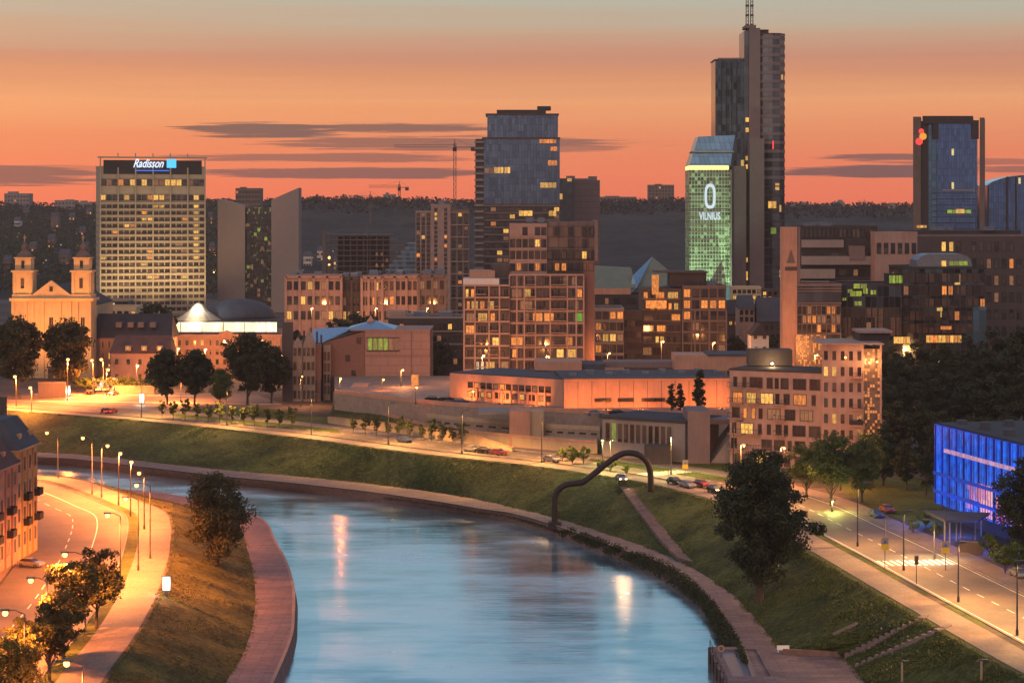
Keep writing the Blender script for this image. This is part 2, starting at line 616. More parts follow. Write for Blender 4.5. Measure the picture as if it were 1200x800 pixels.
class Thing:
    def __init__(s, name, label, cat, loc=(0, 0, 0), group=None, kind=None):
        s.root = bpy.data.objects.new(name, None)
        s.root.empty_display_size = 1
        s.root.location = loc
        col.objects.link(s.root)
        tag(s.root, label, cat, group, kind)
        s.loc = Vector(loc)
        s.wins = []
        s.bal = 0

    def put(s, name, mb, mats, label=None, smooth=False, parent=None):
        org = s.loc if parent is None else s.loc + parent.location
        o = link(name, mb.mesh(name, mats, org, smooth), parent or s.root)
        o.location = (0, 0, 0)
        if label: o['label'] = label
        return o

    def box(s, name, x0, y0, z0, x1, y1, z1, mat):
        return s.put(name, MB().box(x0, y0, z0, x1, y1, z1), mat)

    def windows(s, A, B, rows, cols, z0, z1, w=1.4, h=1.6, m=(.0, .0), p=.1, cols_lit=('win_yellow', 'win_orange', 'win_dim'),
                glass='window_dark', frame='frame_dark', mull=1, seed=1, lit=None, skip=None, off=0.0):
        """grid of windows on the vertical face running A->B (seen with A on the left)"""
        A = Vector((A[0], A[1])); B = Vector((B[0], B[1]))
        L = (B - A).length
        u = (B - A) / L
        nrm = Vector((u.y, -u.x))
        rz = math.atan2(u.y, u.x)
        rr = random.Random(seed)
        a = m[0] * L; bb = L - m[1] * L
        for r in range(rows):
            for c in range(cols):
                v = rr.random(); ch = rr.choice(cols_lit)
                if skip and (r, c) in skip: continue
                g_ = glass
                if lit and (r, c) in lit: g_ = lit[(r, c)]
                elif v < p: g_ = ch
                t = a + (bb - a) * (c + .5) / cols
                zc = z0 + (z1 - z0) * (r + .5) / rows - h / 2
                q = A + u * t + nrm * off
                s.wins.append((g_, w, h, frame, mull, q.x, q.y, zc, rz))
        return s

    def flush(s):
        ws = sorted(s.wins, key=lambda k: (k[0] == 'window_dark', -k[1] * k[2]))
        cap = 98
        for i, (g_, w, h, fr, mu, x, y, z, rz) in enumerate(ws[:cap]):
            link('window', win_mesh(w, h, g_, fr, mu), s.root, Vector((x, y, z)) - s.loc, rz)
        rest = ws[cap:]
        if rest:
            mats = []
            b = MB()
            for (g_, w, h, fr, mu, x, y, z, rz) in rest:
                for k in (fr, g_):
                    if k not in mats: mats.append(k)
                n0 = len(b.f)
                win_geo(b, w, h, mu, (math.cos(rz), math.sin(rz), x, y, z))
                fi, gi = mats.index(fr), mats.index(g_)
                for k in range(n0, len(b.f)): b.mi[k] = gi if b.mi[k] == 1 else fi
            o = s.put('windows', b, mats)
            o['kind'] = 'stuff'
        s.wins = []
        return s

    def balcony(s, A, B, t0, t1, z, depth=1.4, rail='frame_dark', slab='grey_concrete', solid=False):
        A = Vector((A[0], A[1])); B = Vector((B[0], B[1]))
        L = (B - A).length; u = (B - A) / L; n = Vector((u.y, -u.x))
        p = A + u * (t0 * L); q = A + u * (t1 * L)
        pn = p + n * depth; qn = q + n * depth
        b = MB()
        b.cur = 0
        b.prism([pn, qn, q, p], z - .2, z)
        b.cur = 1
        if solid:
            b.prism([pn, qn, qn - n * .08, pn - n * .08], z, z + 1.0)
        else:
            b.prism([pn, qn, qn - n * .06, pn - n * .06], z + .95, z + 1.03)
            k = max(2, int((q - p).length / .55))
            for i in range(k + 1):
                c = pn + (qn - pn) * (i / k)
                b.box(c.x - .03, c.y - .03, z, c.x + .03, c.y + .03, z + .95)
        for e0, e1 in ((p, pn), (q, qn)):
            w_ = u * .05
            b.prism([e0 - w_, e1 - w_, e1 + w_, e0 + w_], z + (0 if solid else .95), z + 1.02)
        s.put('balcony', b, [slab, rail])


def quad_base(A, B, depth):
    A = Vector((A[0], A[1])); B = Vector((B[0], B[1]))
    u = (B - A).normalized(); n = Vector((-u.y, u.x))
    return [A, B, B + n * depth, A + n * depth]


def building(name, label, cat, A, B, depth, z0, z1, wall, roof='roof_dark', group=None, parapet=.7, finish=True, win=None, side=None, left=None, bands=None):
    """box building: front face A->B; roof with parapet"""
    q = quad_base(A, B, depth)
    c = sum((p for p in q), Vector((0, 0))) / 4
    t = Thing(name, label, cat, (c.x, c.y, z0), group)
    t.q = q; t.z0 = z0; t.z1 = z1
    m = MB(); m.prism(q, z0, z1 - .3)
    t.put('wall', m, wall)
    r = MB()
    ins = [p + (c - p).normalized() * .7 for p in q]
    r.prism(ins, z1 - .28, z1 - .1)
    t.put('roof', r, roof)
    pr = MB()
    for i in range(4):
        j = (i + 1) % 4
        e0 = q[i] + (q[i] - c).normalized() * .12; e1 = q[j] + (q[j] - c).normalized() * .12
        pr.prism([e0, e1, ins[j], ins[i]], z1 - .3 + .002, z1 - .3 + parapet)
    t.put('parapet', pr, bands or wall)
    if win: t.windows(q[0], q[1], **win)
    if side: t.windows(q[1], q[2], **side)
    if left: t.windows(q[3], q[0], **left)
    if finish: t.flush()
    return t


def copy_tree(o, parent=None):
    c = o.copy()
    col.objects.link(c)
    c.parent = parent
    for ch in list(o.children):
        copy_tree(ch, c)
    return c


def light(name, kind, loc, energy, color, radius=.3, parent=None, target=None, size=R(120), blend=.6):
    d = bpy.data.lights.new(name, kind)
    d.energy = energy
    d.color = color
    if kind in ('POINT', 'SPOT'): d.shadow_soft_size = radius
    if kind == 'SPOT':
        d.spot_size = size; d.spot_blend = blend
    o = bpy.data.objects.new(name, d)
    col.objects.link(o)
    o.location = loc
    if target is not None:
        o.rotation_euler = (Vector(target) - Vector(loc)).to_track_quat('-Z', 'Y').to_euler()
    if parent: o.parent = parent
    return o

SODIUM = (1.0, .27, .05)
WARM = (1.0, .66, .30)


# ------------------------------------------------------------------ river banks
def catmull(pts, n):
    P = [Vector(p) for p in pts]
    P = [P[0] * 2 - P[1]] + P + [P[-1] * 2 - P[-2]]
    dense = []
    for i in range(1, len(P) - 2):
        for k in range(24):
            t = k / 24.0
            a, b, c, d = P[i - 1], P[i], P[i + 1], P[i + 2]
            dense.append(.5 * ((2 * b) + (c - a) * t + (2 * a - 5 * b + 4 * c - d) * t * t + (3 * b - a - 3 * c + d) * t ** 3))
    dense.append(P[-2].copy())
    ls = [0.0]
    for i in range(1, len(dense)): ls.append(ls[-1] + (dense[i] - dense[i - 1]).length)
    out = []
    j = 0
    for k in range(n):
        L = ls[-1] * k / (n - 1)
        while j < len(ls) - 2 and ls[j + 1] < L: j += 1
        t = (L - ls[j]) / max(1e-6, ls[j + 1] - ls[j])
        out.append(dense[j].lerp(dense[j + 1], min(1, max(0, t))))
    return out


def gz(lst, z): return [G(a, b, z).xy for a, b in lst]


N = 170
T_ = catmull(gz([(-160, 470), (45, 484), (200, 497), (345, 513), (480, 531), (600, 544), (690, 556), (760, 568), (840, 590), (900, 622), (960, 656), (1010, 686), (1080, 727), (1150, 768), (1230, 812), (1330, 870)], 9), N)
P2 = catmull(gz([(-160, 525), (50, 530), (130, 536), (240, 548), (340, 557), (420, 565), (500, 575), (560, 585), (600, 594), (650, 606), (720, 628), (790, 654), (850, 690), (880, 718), (903, 746), (922, 763), (985, 769), (1012, 798), (1035, 835), (1060, 880)], 2.2), N)
P1 = catmull(gz([(-160, 531), (50, 536), (130, 543), (240, 556), (340, 566), (420, 575), (500, 586), (560, 596), (600, 602), (650, 616), (720, 641), (790, 668), (832, 704), (855, 735), (870, 760), (885, 800), (897, 835), (910, 880)], 2.0), N)
W0 = catmull(gz([(-160, 537), (50, 542), (130, 549), (240, 562), (340, 573), (420, 584), (500, 594), (560, 604), (600, 611), (650, 626), (720, 653), (780, 682), (822, 712), (838, 738), (850, 765), (862, 800), (875, 835), (890, 880)], 0.0), N)


def offset(c, d):
    out = []
    for i, p in enumerate(c):
        a = c[max(0, i - 2)]; b = c[min(len(c) - 1, i + 2)]
        t = (b - a).normalized()
        out.append(p + Vector((t.y, -t.x)) * d)
    return out
# for the curves above (far-left -> near-right) the land side is +left of travel
def land(c, d): return offset(c, -d)


def strip(name, A, za, B, zb, mat, kind='structure', i0=0, i1=None, sub=1, rough=0.0):
    m = MB()
    i1 = len(A) if i1 is None else i1
    vs = []
    for i in range(i0, i1):
        for k in range(sub + 1):
            t = k / sub
            p = A[i].lerp(B[i], t)
            z = za + (zb - za) * t
            if rough and 0 < k < sub: z += rough * noise.noise(Vector((p.x * .12, p.y * .12, 0))) 
            vs.append((p.x, p.y, z))
    w = sub + 1
    fs = []
    for i in range(i1 - i0 - 1):
        for k in range(sub):
            fs.append((i * w + k, (i + 1) * w + k, (i + 1) * w + k + 1, i * w + k + 1))
    m.add(vs, fs)
    me = m.mesh(name, mat)
    o = link(name, me)
    if kind: o['kind'] = kind
    return o


def flat(name, pts, z, mat, kind='structure', holes=None):
    m = MB()
    vs = [(p[0], p[1], z) for p in pts]
    tri = tessellate_polygon([[Vector(v) for v in vs]])
    fs = []
    for t in tri:
        a, b, c = (Vector(vs[i]) for i in t)
        fs.append(t if (b - a).cross(c - a).z > 0 else (t[0], t[2], t[1]))
    m.add(vs, fs)
    o = link(name, m.mesh(name, mat))
    if kind: o['kind'] = kind
    return o


# slopes, quay
bank = strip('embankment_slope', P2, 2.2, T_, 9.0, 'grass_bank', sub=8, rough=.15)
prom = strip('riverside_promenade', P1, 2.1, P2, 2.2, 'quay_paving')
strip('quay_wall', W0, -1.0, P1, 2.0, 'quay_stone')
kq = MB()
# coping along the quay edge
C1 = offset(P1, .25); C2 = land(P1, .35)
strip('quay_coping', C1, 2.22, C2, 2.22, 'kerb_stone')

# left bank
LT = catmull([Vector(p) for p in [(-230, 500), (-146, 487), (-104, 473), (-93, 464), (-84.5, 450), (-75, 432), (-66, 412), (-59.2, 373), (-54.3, 331), (-51.8, 298), (-50.9, 271), (-49, 235)]], N)
LI = catmull([Vector(p) for p in [(-230, 516), (-146, 502), (-104, 487), (-88, 479), (-76, 467), (-66, 453), (-57, 435), (-50.5, 405), (-44.5, 368), (-41, 340), (-38.8, 311), (-38.6, 288), (-38.8, 235)]], N)
LO = catmull([Vector(p) for p in [(-230, 522), (-146, 508), (-104, 493), (-84, 484), (-71, 472), (-60, 458), (-51, 438), (-45.5, 410), (-41, 387), (-37, 361), (-34.6, 338), (-33, 318), (-32.4, 289), (-32, 235)]], N)
LW = catmull([Vector((p.x, p.y)) for p in offset(LO, -.9)[::6]] + [offset(LO, -.9)[-1]], N)
lbank = strip('river_bank_slope', LT, 7.0, LI, 2.2, 'grass_left', sub=8, rough=.4)
strip('lower_quay', LI, 2.2, LO, 2.1, 'quay_paving')
strip('quay_wall_left', LO, 2.0, LW, -1.0, 'quay_stone')
strip('quay_coping_left', offset(LO, .3), 2.2, offset(LO, -.2), 2.2, 'kerb_stone')

# ground: city plateau (right/far bank) and the plateau of the left bank
flat('ground', list(T_) + [Vector((3000, T_[-1].y)), Vector((3000, 1500)), Vector((-3000, 1500)), Vector((-3000, T_[0].y))], 9.0, 'city_ground')
flat('ground_left', [Vector((-900, LT[-1].y)), ] + list(reversed(LT)) + [Vector((-900, 520))], 7.0, 'city_ground')

# water
wm, wq, wb, wo_ = newmat('river_water')
wp = pos(wq)
wx, wy, wz = wq.sep(wp)
n_a = wq.noise(wq.vec(wq.m('MULTIPLY', wx, .10), wq.m('MULTIPLY', wy, .8), 0.0), 1.0, 4, .6)
n_b = wq.noise(wq.vec(wq.m('MULTIPLY', wx, .035), wq.m('MULTIPLY', wy, .07), 2.0), 1.0, 4, .6)
n_c = wq.noise(wq.vec(wq.m('MULTIPLY', wx, .5), wq.m('MULTIPLY', wy, 2.6), 5.0), 1.0, 3, .6)
hsum = wq.m('ADD', wq.m('ADD', wq.m('MULTIPLY', n_a, .5), wq.m('MULTIPLY', n_c, .05)), wq.m('MULTIPLY', n_b, 1.5))
wq.put(wb.inputs['Base Color'], wq.ramp(n_b, [(.38, S(104, 138, 154)), (.62, S(205, 218, 220))]))
wb.inputs['Metallic'].default_value = .7
wq.put(wb.inputs['Roughness'], wq.m('MULTIPLY', wq.m('POWER', n_b, 2.0), .62))
wb.inputs['IOR'].default_value = 1.33
bump(wq, wb, hsum, .5, .15)
wtr = MB().add([(-700, 180, 0), (400, 180, 0), (400, 640, 0), (-700, 640, 0)], [(0, 1, 2, 3)])
tag(link('water', wtr.mesh('water', 'river_water')), kind='structure')

# hills behind the town
def ridge(px):
    pts = [(-900, 238), (-200, 238), (0, 240), (60, 243), (100, 243), (130, 240), (240, 237), (300, 238), (350, 235), (480, 236), (560, 239), (700, 239), (790, 236), (900, 241), (960, 243), (1060, 243), (1200, 244), (2000, 240)]
    for (a, b), (c, d) in zip(pts, pts[1:]):
        if a <= px <= c: return b + (d - b) * (px - a) / (c - a)
    return 240
hm = MB()
HX, HY = 320, 60
for j in range(HY):
    d = 1350 + (3300 - 1350) * j / (HY - 1)
    for i in range(HX):
        px = -550 + 2300 * i / (HX - 1)
        zt = Z(ridge(px), 2700)
        t = min(1.0, max(0.0, (d - 1350) / 1350.0))
        s_ = t * t * (3 - 2 * t) if px > 130 else t
        z = 9 + (zt - 9) * s_
        if t > .15: z += (noise.noise(Vector((px * .06, d * .01, 0))) * 3 + noise.noise(Vector((px * .35, d * .03, 4))) * 4.5) * min(1, t * 1.2)
        if d > 2700: z -= (d - 2700) * .02
        hm.v.append((X(px, d), d, max(z, 9.02 if j else 8.98)))
for j in range(HY - 1):
    for i in range(HX - 1):
        hm.f.append((j * HX + i, j * HX + i + 1, (j + 1) * HX + i + 1, (j + 1) * HX + i)); hm.mi.append(0)
hills = link('hills', hm.mesh('hills', 'hill_forest', smooth=True))
hills['kind'] = 'structure'

# the evening air
hz_m = bpy.data.materials.new('haze'); hz_m.use_nodes = True
hz_m.node_tree.nodes.clear()
hq = NG(hz_m.node_tree)
hv = hq.n('ShaderNodeVolumePrincipled'); ho = hq.n('ShaderNodeOutputMaterial')
hv.inputs['Color'].default_value = (1.0, .80, .70, 1)
hv.inputs['Density'].default_value = HAZE
hv.inputs['Anisotropy'].default_value = .0
hz_m.node_tree.links.new(hv.outputs[0], ho.inputs['Volume'])
hz_b = MB().box(-3100, -120, -3, 3100, 3420, 182)
hme = bpy.data.meshes.new('haze'); hme.from_pydata(hz_b.v, [], hz_b.f); hme.materials.append(hz_m)
tag(link('haze', hme), kind='stuff')

def bvh_of(objs):
    vs = []; fs = []
    for o in objs:
        k = len(vs)
        vs += [v.co.copy() for v in o.data.vertices]
        fs += [tuple(i + k for i in p.vertices) for p in o.data.polygons]
    return BVHTree.FromPolygons(vs, fs)
BV = bvh_of([bank, lbank, prom, hills] + [bpy.data.objects[n] for n in ('ground', 'ground_left', 'lower_quay')])
def gh(x, y):
    h = BV.ray_cast(Vector((x, y, 200)), Vector((0, 0, -1)))
    return h[0].z if h[0] else 9.0

# ------------------------------------------------------------------ roads
Zr = 9.0
def ribbon(name, c, a, b, z, mat, i0=0, i1=None, sgn=1):
    return strip(name, land(c, a) if sgn > 0 else offset(c, a), z, land(c, b) if sgn > 0 else offset(c, b), z, mat, i0=i0, i1=i1)
ribbon('grass_verge', T_, .1, 1.3, 9.02, 'lawn')
ribbon('riverside_path', T_, 1.3, 6.6, 9.03, 'sidewalk')
ribbon('road', T_, 8.2, 21.5, 9.02, 'asphalt')
ribbon('pavement', T_, 22.0, 26.5, 9.12, 'sidewalk')
def kerb(name, c, a, z, sgn=1):
    w = .22
    f = land if sgn > 0 else offset
    A = f(c, a); B = f(c, a + w)
    m = MB()
    for i in range(len(A) - 1):
        m.hexa([(A[i].x, A[i].y, z), (A[i + 1].x, A[i + 1].y, z), (B[i + 1].x, B[i + 1].y, z), (B[i].x, B[i].y, z)],
               [(A[i].x, A[i].y, z + .13), (A[i + 1].x, A[i + 1].y, z + .13), (B[i + 1].x, B[i + 1].y, z + .13), (B[i].x, B[i].y, z + .13)])
    tag(link(name, m.mesh(name, 'kerb_stone')), kind='structure')
kerb('kerb', T_, 21.6, 9.02)
kerb('kerb_inner', T_, 7.9, 9.02)
kerb('path_edge', T_, 1.1, 9.0)
# lane markings on the right-bank road
mk = MB()
def dash_line(mk, c, off, z, w, on, gap, i0, i1, f):
    A = f(c, off); B = f(c, off + w)
    L = 0.0; draw = True; acc = 0
    for i in range(i0, i1 - 1):
        l = (A[i + 1] - A[i]).length
        steps = max(1, int(l / .5))
        for k in range(steps):
            t0, t1 = k / steps, (k + 1) / steps
            acc += l / steps
            if on and (acc % (on + gap)) > on: continue
            a0 = A[i].lerp(A[i + 1], t0); a1 = A[i].lerp(A[i + 1], t1)
            b0 = B[i].lerp(B[i + 1], t0); b1 = B[i].lerp(B[i + 1], t1)
            mk.add([(a0.x, a0.y, z), (a1.x, a1.y, z), (b1.x, b1.y, z), (b0.x, b0.y, z)], [(0, 1, 2, 3)])
dash_line(mk, T_, 14.7, 9.035, .16, 3, 3, 20, N - 2, land)
dash_line(mk, T_, 8.6, 9.035, .14, 0, 0, 20, N - 2, land)
dash_line(mk, T_, 20.9, 9.035, .14, 0, 0, 20, N - 2, land)
link('road_marking', mk.mesh('road_marking', 'white_paint'))['kind'] = 'structure'
# zebra crossings
def crossing(name, i, width=5.0):
    m = MB()
    A = land(T_, 8.8)[i]; B = land(T_, 20.8)[i]
    u = (B - A).normalized(); n = Vector((-u.y, u.x))
    L = (B - A).length
    k = 0.0
    while k < L - .5:
        p = A + u * k; q = A + u * (k + .55)
        m.add([(p.x - n.x * width / 2, p.y - n.y * width / 2, 9.04), (q.x - n.x * width / 2, q.y - n.y * width / 2, 9.04), (q.x + n.x * width / 2, q.y + n.y * width / 2, 9.04), (p.x + n.x * width / 2, p.y + n.y * width / 2, 9.04)], [(0, 1, 2, 3)])
        k += 1.1
    link(name, m.mesh(name, 'white_paint'))['kind'] = 'structure'
def nearest(c, p):
    return min(range(len(c)), key=lambda i: (c[i] - Vector((p[0], p[1]))).length)
icx = nearest(land(T_, 14), G(1075, 660).xy)
crossing('zebra_crossing', icx)
icx2 = nearest(land(T_, 14), G(770, 556).xy)
crossing('zebra_crossing_far', icx2)
# little grass islands between path and road
for k, (i, hl) in enumerate([(icx - 6, 5), (icx + 2, 4), (icx + 9, 1), (icx + 15, 3), (icx - 16, 3)]):
    A = land(T_, 6.7); B = land(T_, 7.8)
    i0 = max(0, i - hl); i1 = min(N, i + hl)
    if i1 - i0 > 1: strip('grass_island', A, 9.04, B, 9.04, 'lawn', i0=i0, i1=i1)

# lawns beside the far road
flat('lawn', [G(690, 540).xy, G(870, 568).xy, G(890, 548).xy, G(850, 533).xy, G(700, 527).xy], 9.03, 'lawn')
flat('lawn_north', [G(205, 489).xy, G(400, 508).xy, G(384, 490).xy, G(300, 476).xy, G(200, 481).xy], 9.03, 'lawn')
flat('lawn_east', [G(1010, 590).xy, G(1095, 625).xy, G(1140, 610).xy, G(1080, 560).xy, G(960, 560).xy], 9.03, 'lawn')
flat('square', [G(30, 479).xy, G(205, 487).xy, G(330, 473).xy, G(300, 462).xy, G(20, 455).xy], 9.025, 'asphalt')
sq = MB()
for (a, b) in (((40, 470), (330, 474)), ((40, 462), (230, 464))):
    p = G(*a); q = G(*b)
    sq.add([(p.x, p.y, 9.04), (q.x, q.y, 9.04), (q.x, q.y + 1.2, 9.04), (p.x, p.y + 1.2, 9.04)], [(0, 1, 2, 3)])
link('square_marking', sq.mesh('square_marking', 'white_paint'))['kind'] = 'structure'

# left bank street
strip('left_sidewalk', offset(LT, .6), 7.03, offset(LT, 6.3), 7.03, 'sidewalk')
strip('left_road', offset(LT, 8.6), 7.02, offset(LT, 25.5), 7.02, 'asphalt')
strip('left_verge', offset(LT, 6.3), 7.04, offset(LT, 8.3), 7.04, 'lawn', i0=80)
kerb('left_kerb', LT, 8.35, 7.0, -1)
mk = MB()
dash_line(mk, LT, 14.0, 7.035, .18, 0, 0, 10, N - 2, offset)
dash_line(mk, LT, 18.5, 7.035, .18, 4, 4, 10, N - 2, offset)
link('left_road_marking', mk.mesh('left_road_marking', 'white_paint'))['kind'] = 'structure'
strip('left_pavement', offset(LT, 25.8), 7.13, offset(LT, 34), 7.13, 'sidewalk')

# stair ramp down the bank
rm = MB()
nr = 60
rl = [G(727, 571), G(752, 607), G(772, 634), G(793, 656)]
rr_ = [G(744, 571), G(776, 604), G(797, 630), G(816, 656)]
def onpoly(px, py):
    """photo point -> point on the embankment slope"""
    o_ = Vector((0, 0, H)); dvec = Vector(((px - 600) / F, 1, (YH - py) / F)).normalized()
    h = BV.ray_cast(o_, dvec)
    return h[0]
L_ = [(727, 571), (752, 607), (772, 634), (795, 657)]
R_ = [(743, 571), (775, 604), (799, 630), (820, 657)]
def pl(lst, t):
    k = t * (len(lst) - 1); i = min(len(lst) - 2, int(k)); f = k - i
    return (lst[i][0] + (lst[i + 1][0] - lst[i][0]) * f, lst[i][1] + (lst[i + 1][1] - lst[i][1]) * f)
prev = None
LA = [onpoly(*p) for p in L_]; RA = [onpoly(*p) for p in R_]
def p3(lst, t):
    k = t * (len(lst) - 1); i = min(len(lst) - 2, int(k)); return lst[i].lerp(lst[i + 1], k - i)
for i in range(nr + 1):
    a = p3(LA, i / nr); b = p3(RA, i / nr)
    a.z = b.z = (gh(a.x, a.y) + gh(b.x, b.y)) / 2
    if prev:
        z = (a.z + b.z + prev[0].z + prev[1].z) / 4 + .12
        rm.hexa([(a.x, a.y, z - 1.4), (b.x, b.y, z - 1.4), (prev[1].x, prev[1].y, z - 1.4), (prev[0].x, prev[0].y, z - 1.4)],
                [(a.x, a.y, z), (b.x, b.y, z), (prev[1].x, prev[1].y, z), (prev[0].x, prev[0].y, z)])
    prev = (a, b)
tag(link('embankment_stairs', rm.mesh('embankment_stairs', 'quay_paving')), kind='structure')


# ================================================================== BUILDINGS
def AB(x0, d0, x1, d1=None):
    d1 = d0 if d1 is None else d1
    return (X(x0, d0), d0), (X(x1, d1), d1)


def ledges(t, A, B, zs, prot=.35, th=.35, mat='pink_plaster', name='ledge', t0=0.0, t1=1.0):
    A = Vector(A); B = Vector(B); L = B - A; u = L.normalized(); n = Vector((u.y, -u.x))
    p = A + L * t0; q = A + L * t1
    for z in zs:
        t.put(name, MB().prism([p + n * prot, q + n * prot, q - n * .01, p - n * .01], z - th / 2, z + th / 2), mat)


def fins(t, A, B, ts, z0, z1, w=.5, prot=.4, mat='pink_plaster', name='pilaster'):
    A = Vector(A); B = Vector(B); L = B - A; u = L.normalized(); n = Vector((u.y, -u.x))
    for k in ts:
        c = A + L * k
        t.put(name, MB().prism([c - u * w / 2 + n * prot, c + u * w / 2 + n * prot, c + u * w / 2 - n * .01, c - u * w / 2 - n * .01], z0, z1), mat)


def units(t, seed, n, z, mat='roof_metal', hmax=2.5, smax=5):
    rr = random.Random(seed)
    q = t.q
    for i in range(n):
        a, b = rr.uniform(.12, .8), rr.uniform(.15, .75)
        p = q[0].lerp(q[1], a).lerp(q[3].lerp(q[2], a), b)
        w, l, h = rr.uniform(1.5, smax), rr.uniform(1.5, smax), rr.uniform(1, hmax)
        m = MB().box(p.x - w / 2, p.y - l / 2, z - .1, p.x + w / 2, p.y + l / 2, z + h)
        m.box(p.x - w / 2 - .1, p.y - l / 2 - .1, z + h, p.x + w / 2 + .1, p.y + l / 2 + .1, z + h + .15)
        t.put('roof_unit', m, mat)


def text(t, name, body, x, y, z, size, mat, shear=0.0, rz=0.0, sx=1.0, ext=.08, bold=0.0, align='CENTER'):
    c = bpy.data.curves.new(name, 'FONT')
    c.body = body; c.size = size; c.shear = shear; c.extrude = ext; c.align_x = align; c.offset = bold
    o = bpy.data.objects.new(name, c)
    col.objects.link(o)
    bpy.context.view_layer.update()
    dg = bpy.context.evaluated_depsgraph_get()
    me = bpy.data.meshes.new_from_object(o.evaluated_get(dg))
    bpy.data.objects.remove(o)
    me.materials.clear(); me.materials.append(MATS[mat])
    ob = link(name, me, t.root, Vector((x, y, z)) - t.loc)
    ob.rotation_euler = (R(90), 0, rz)
    ob.scale = (sx, 1, 1)
    return ob


def irregular(t, A, B, rows, z0, z1, seed, p=.12, lit=None, hf=.66, frame='brown_wall', sizes=(1.0, 1.3, 2.0, 2.8, 3.4), gap=(.45, 1.3), off=0.0,
              cols_lit=('win_yellow', 'win_orange', 'win_dim', 'win_dim'), keep=.93):
    """rows of windows whose widths and spacing vary; lit = {(row, 0..1 position): glass}"""
    A = Vector((A[0], A[1])); B = Vector((B[0], B[1])); L = (B - A).length; u = (B - A) / L; n = Vector((u.y, -u.x)); rz = math.atan2(u.y, u.x)
    rr = random.Random(seed); fh = (z1 - z0) / rows; h = round(fh * hf, 2)
    for r in range(rows):
        x = rr.uniform(.4, 1.0)
        while x < L - 1.3:
            w = rr.choice(sizes); w = min(w, L - x - .4)
            if w < .7: break
            c = x + w / 2; g_ = 'window_dark'; v = rr.random(); ch = rr.choice(cols_lit)
            if v < p: g_ = ch
            if lit:
                for (lr, lx), gl in lit.items():
                    if lr == r and abs(lx * L - c) < w / 2 + .35: g_ = gl
            if rr.random() < keep or g_ != 'window_dark':
                q = A + u * c + n * off
                t.wins.append((g_, w, h, frame, 0 if w < 1.2 else (1 if w < 2.4 else 2), q.x, q.y, z0 + fh * r + fh * .16, rz))
            x += w + rr.uniform(*gap)


# ---- hotel with horizontal floors
A, B = AB(117.5, 1135, 240, 1152)
hz1 = Z(184, 1135)
t = building('hotel_tower', 'tall slab hotel with pale floor bands and a blue-white lit name on its roof edge', 'hotel', A, B, 19, 9, hz1 - 5.2, 'hotel_wall', finish=False)
zt = Z(238, 1140); zb = 10.5
rows = 17
fl = (zt - zb) / rows
lit = {(16 - k, 16): 'win_yellow' for k in range(0, 9)}
for r, c, k in [(16, 9, 'y'), (16, 10, 'y'), (15, 7, 'o'), (14, 7, 'y'), (14, 8, 'y'), (14, 14, 'o'), (13, 4, 'y'), (13, 5, 'o'), (12, 2, 'o'), (10, 13, 'd'), (9, 8, 'o'), (9, 14, 'd'), (8, 0, 'y'), (8, 8, 'o'), (7, 7, 'y'), (5, 8, 'y'), (5, 9, 'o'), (5, 14, 'y'), (6, 12, 'd'), (3, 6, 'd')]:
    lit[(r, c)] = {'y': 'win_yellow', 'o': 'win_orange', 'd': 'win_dim'}[k]
t.windows(A, B, rows, 18, zb, zt, w=2.3, h=1.5, p=.0, lit=lit, frame='brown_wall', seed=3)
t.windows(A, B, 1, 18, zt, zt + 6.0, w=2.5, h=2.6, p=.2, lit={(0, 9): 'win_yellow', (0, 10): 'win_yellow', (0, 8): 'win_orange', (0, 16): 'win_yellow'}, frame='frame_dark', off=.1)
t.windows(A, B, 1, 18, zt + 7, zt + 15, w=2.6, h=3.2, p=.45, cols_lit=('win_dim', 'win_orange', 'win_yellow'), frame='frame_dark', off=.1, seed=9)
q = t.q
t.windows(q[3], q[0], rows, 2, zb, zt, w=3, h=1.5, p=0, frame='hotel_wall')
t.flush()
ledges(t, A, B, [zb + fl * k for k in range(rows + 1)], .7, .9, 'hotel_wall')
fins(t, A, B, [.0, .167, .333, .5, .667, .833, 1.0], 10, hz1 - 5.5, .7, .9, 'hotel_wall')
n_ = Vector((B[1] - A[1], -(B[0] - A[0]))).normalized()
u_ = (Vector(B) - Vector(A)).normalized()
def fpt(A, B, k, off):
    A = Vector(A); B = Vector(B); u = (B - A).normalized()
    return A + (B - A) * k + Vector((u.y, -u.x)) * off
m = MB()
a0, a1 = fpt(A, B, 0.03, .3), fpt(A, B, .97, .3)
m.prism([a0, a1, a1 - n_ * .5, a0 - n_ * .5], hz1 - 9.0, hz1 - 1.6)
t.put('sign_panel', m, 'frame_dark')
m = MB()
for k in (0, 1):
    a = fpt(A, B, k, .6)
    m.box(a.x - .3, a.y - .3, hz1 - 6, a.x + .3, a.y + .3, hz1)
a0, a1 = fpt(A, B, -.02, .7), fpt(A, B, 1.02, .7)
m.prism([a0, a1, a1 - n_ * 3, a0 - n_ * 3], hz1 - .5, hz1 + .3)
for k in (.167, .333, .5, .667, .833):
    a = fpt(A, B, k, .3); m.box(a.x - .25, a.y - .25, hz1, a.x + .25, a.y + .25, hz1 + 2.2)
t.put('roof_frame', m, 'hotel_wall')
rz_ = math.atan2(B[1] - A[1], B[0] - A[0])
c0 = fpt(A, B, .45, 1.1)
text(t, 'sign_lettering', 'Radisson', c0.x, c0.y, hz1 - 5.4, 6.4, 'sign_white', .45, rz_, .70, .15, .10)
c0 = fpt(A, B, .675, 1.1)
m = MB().box(-2.5, -.3, 0, 2.5, .3, 4.6)
o = link('sign_square', m.mesh('sign_square', 'sign_cyan'), t.root, Vector((c0.x, c0.y, hz1 - 5.6)) - t.loc, rz_)
m = MB().box(-9, -.2, 0, 9, .2, .5)
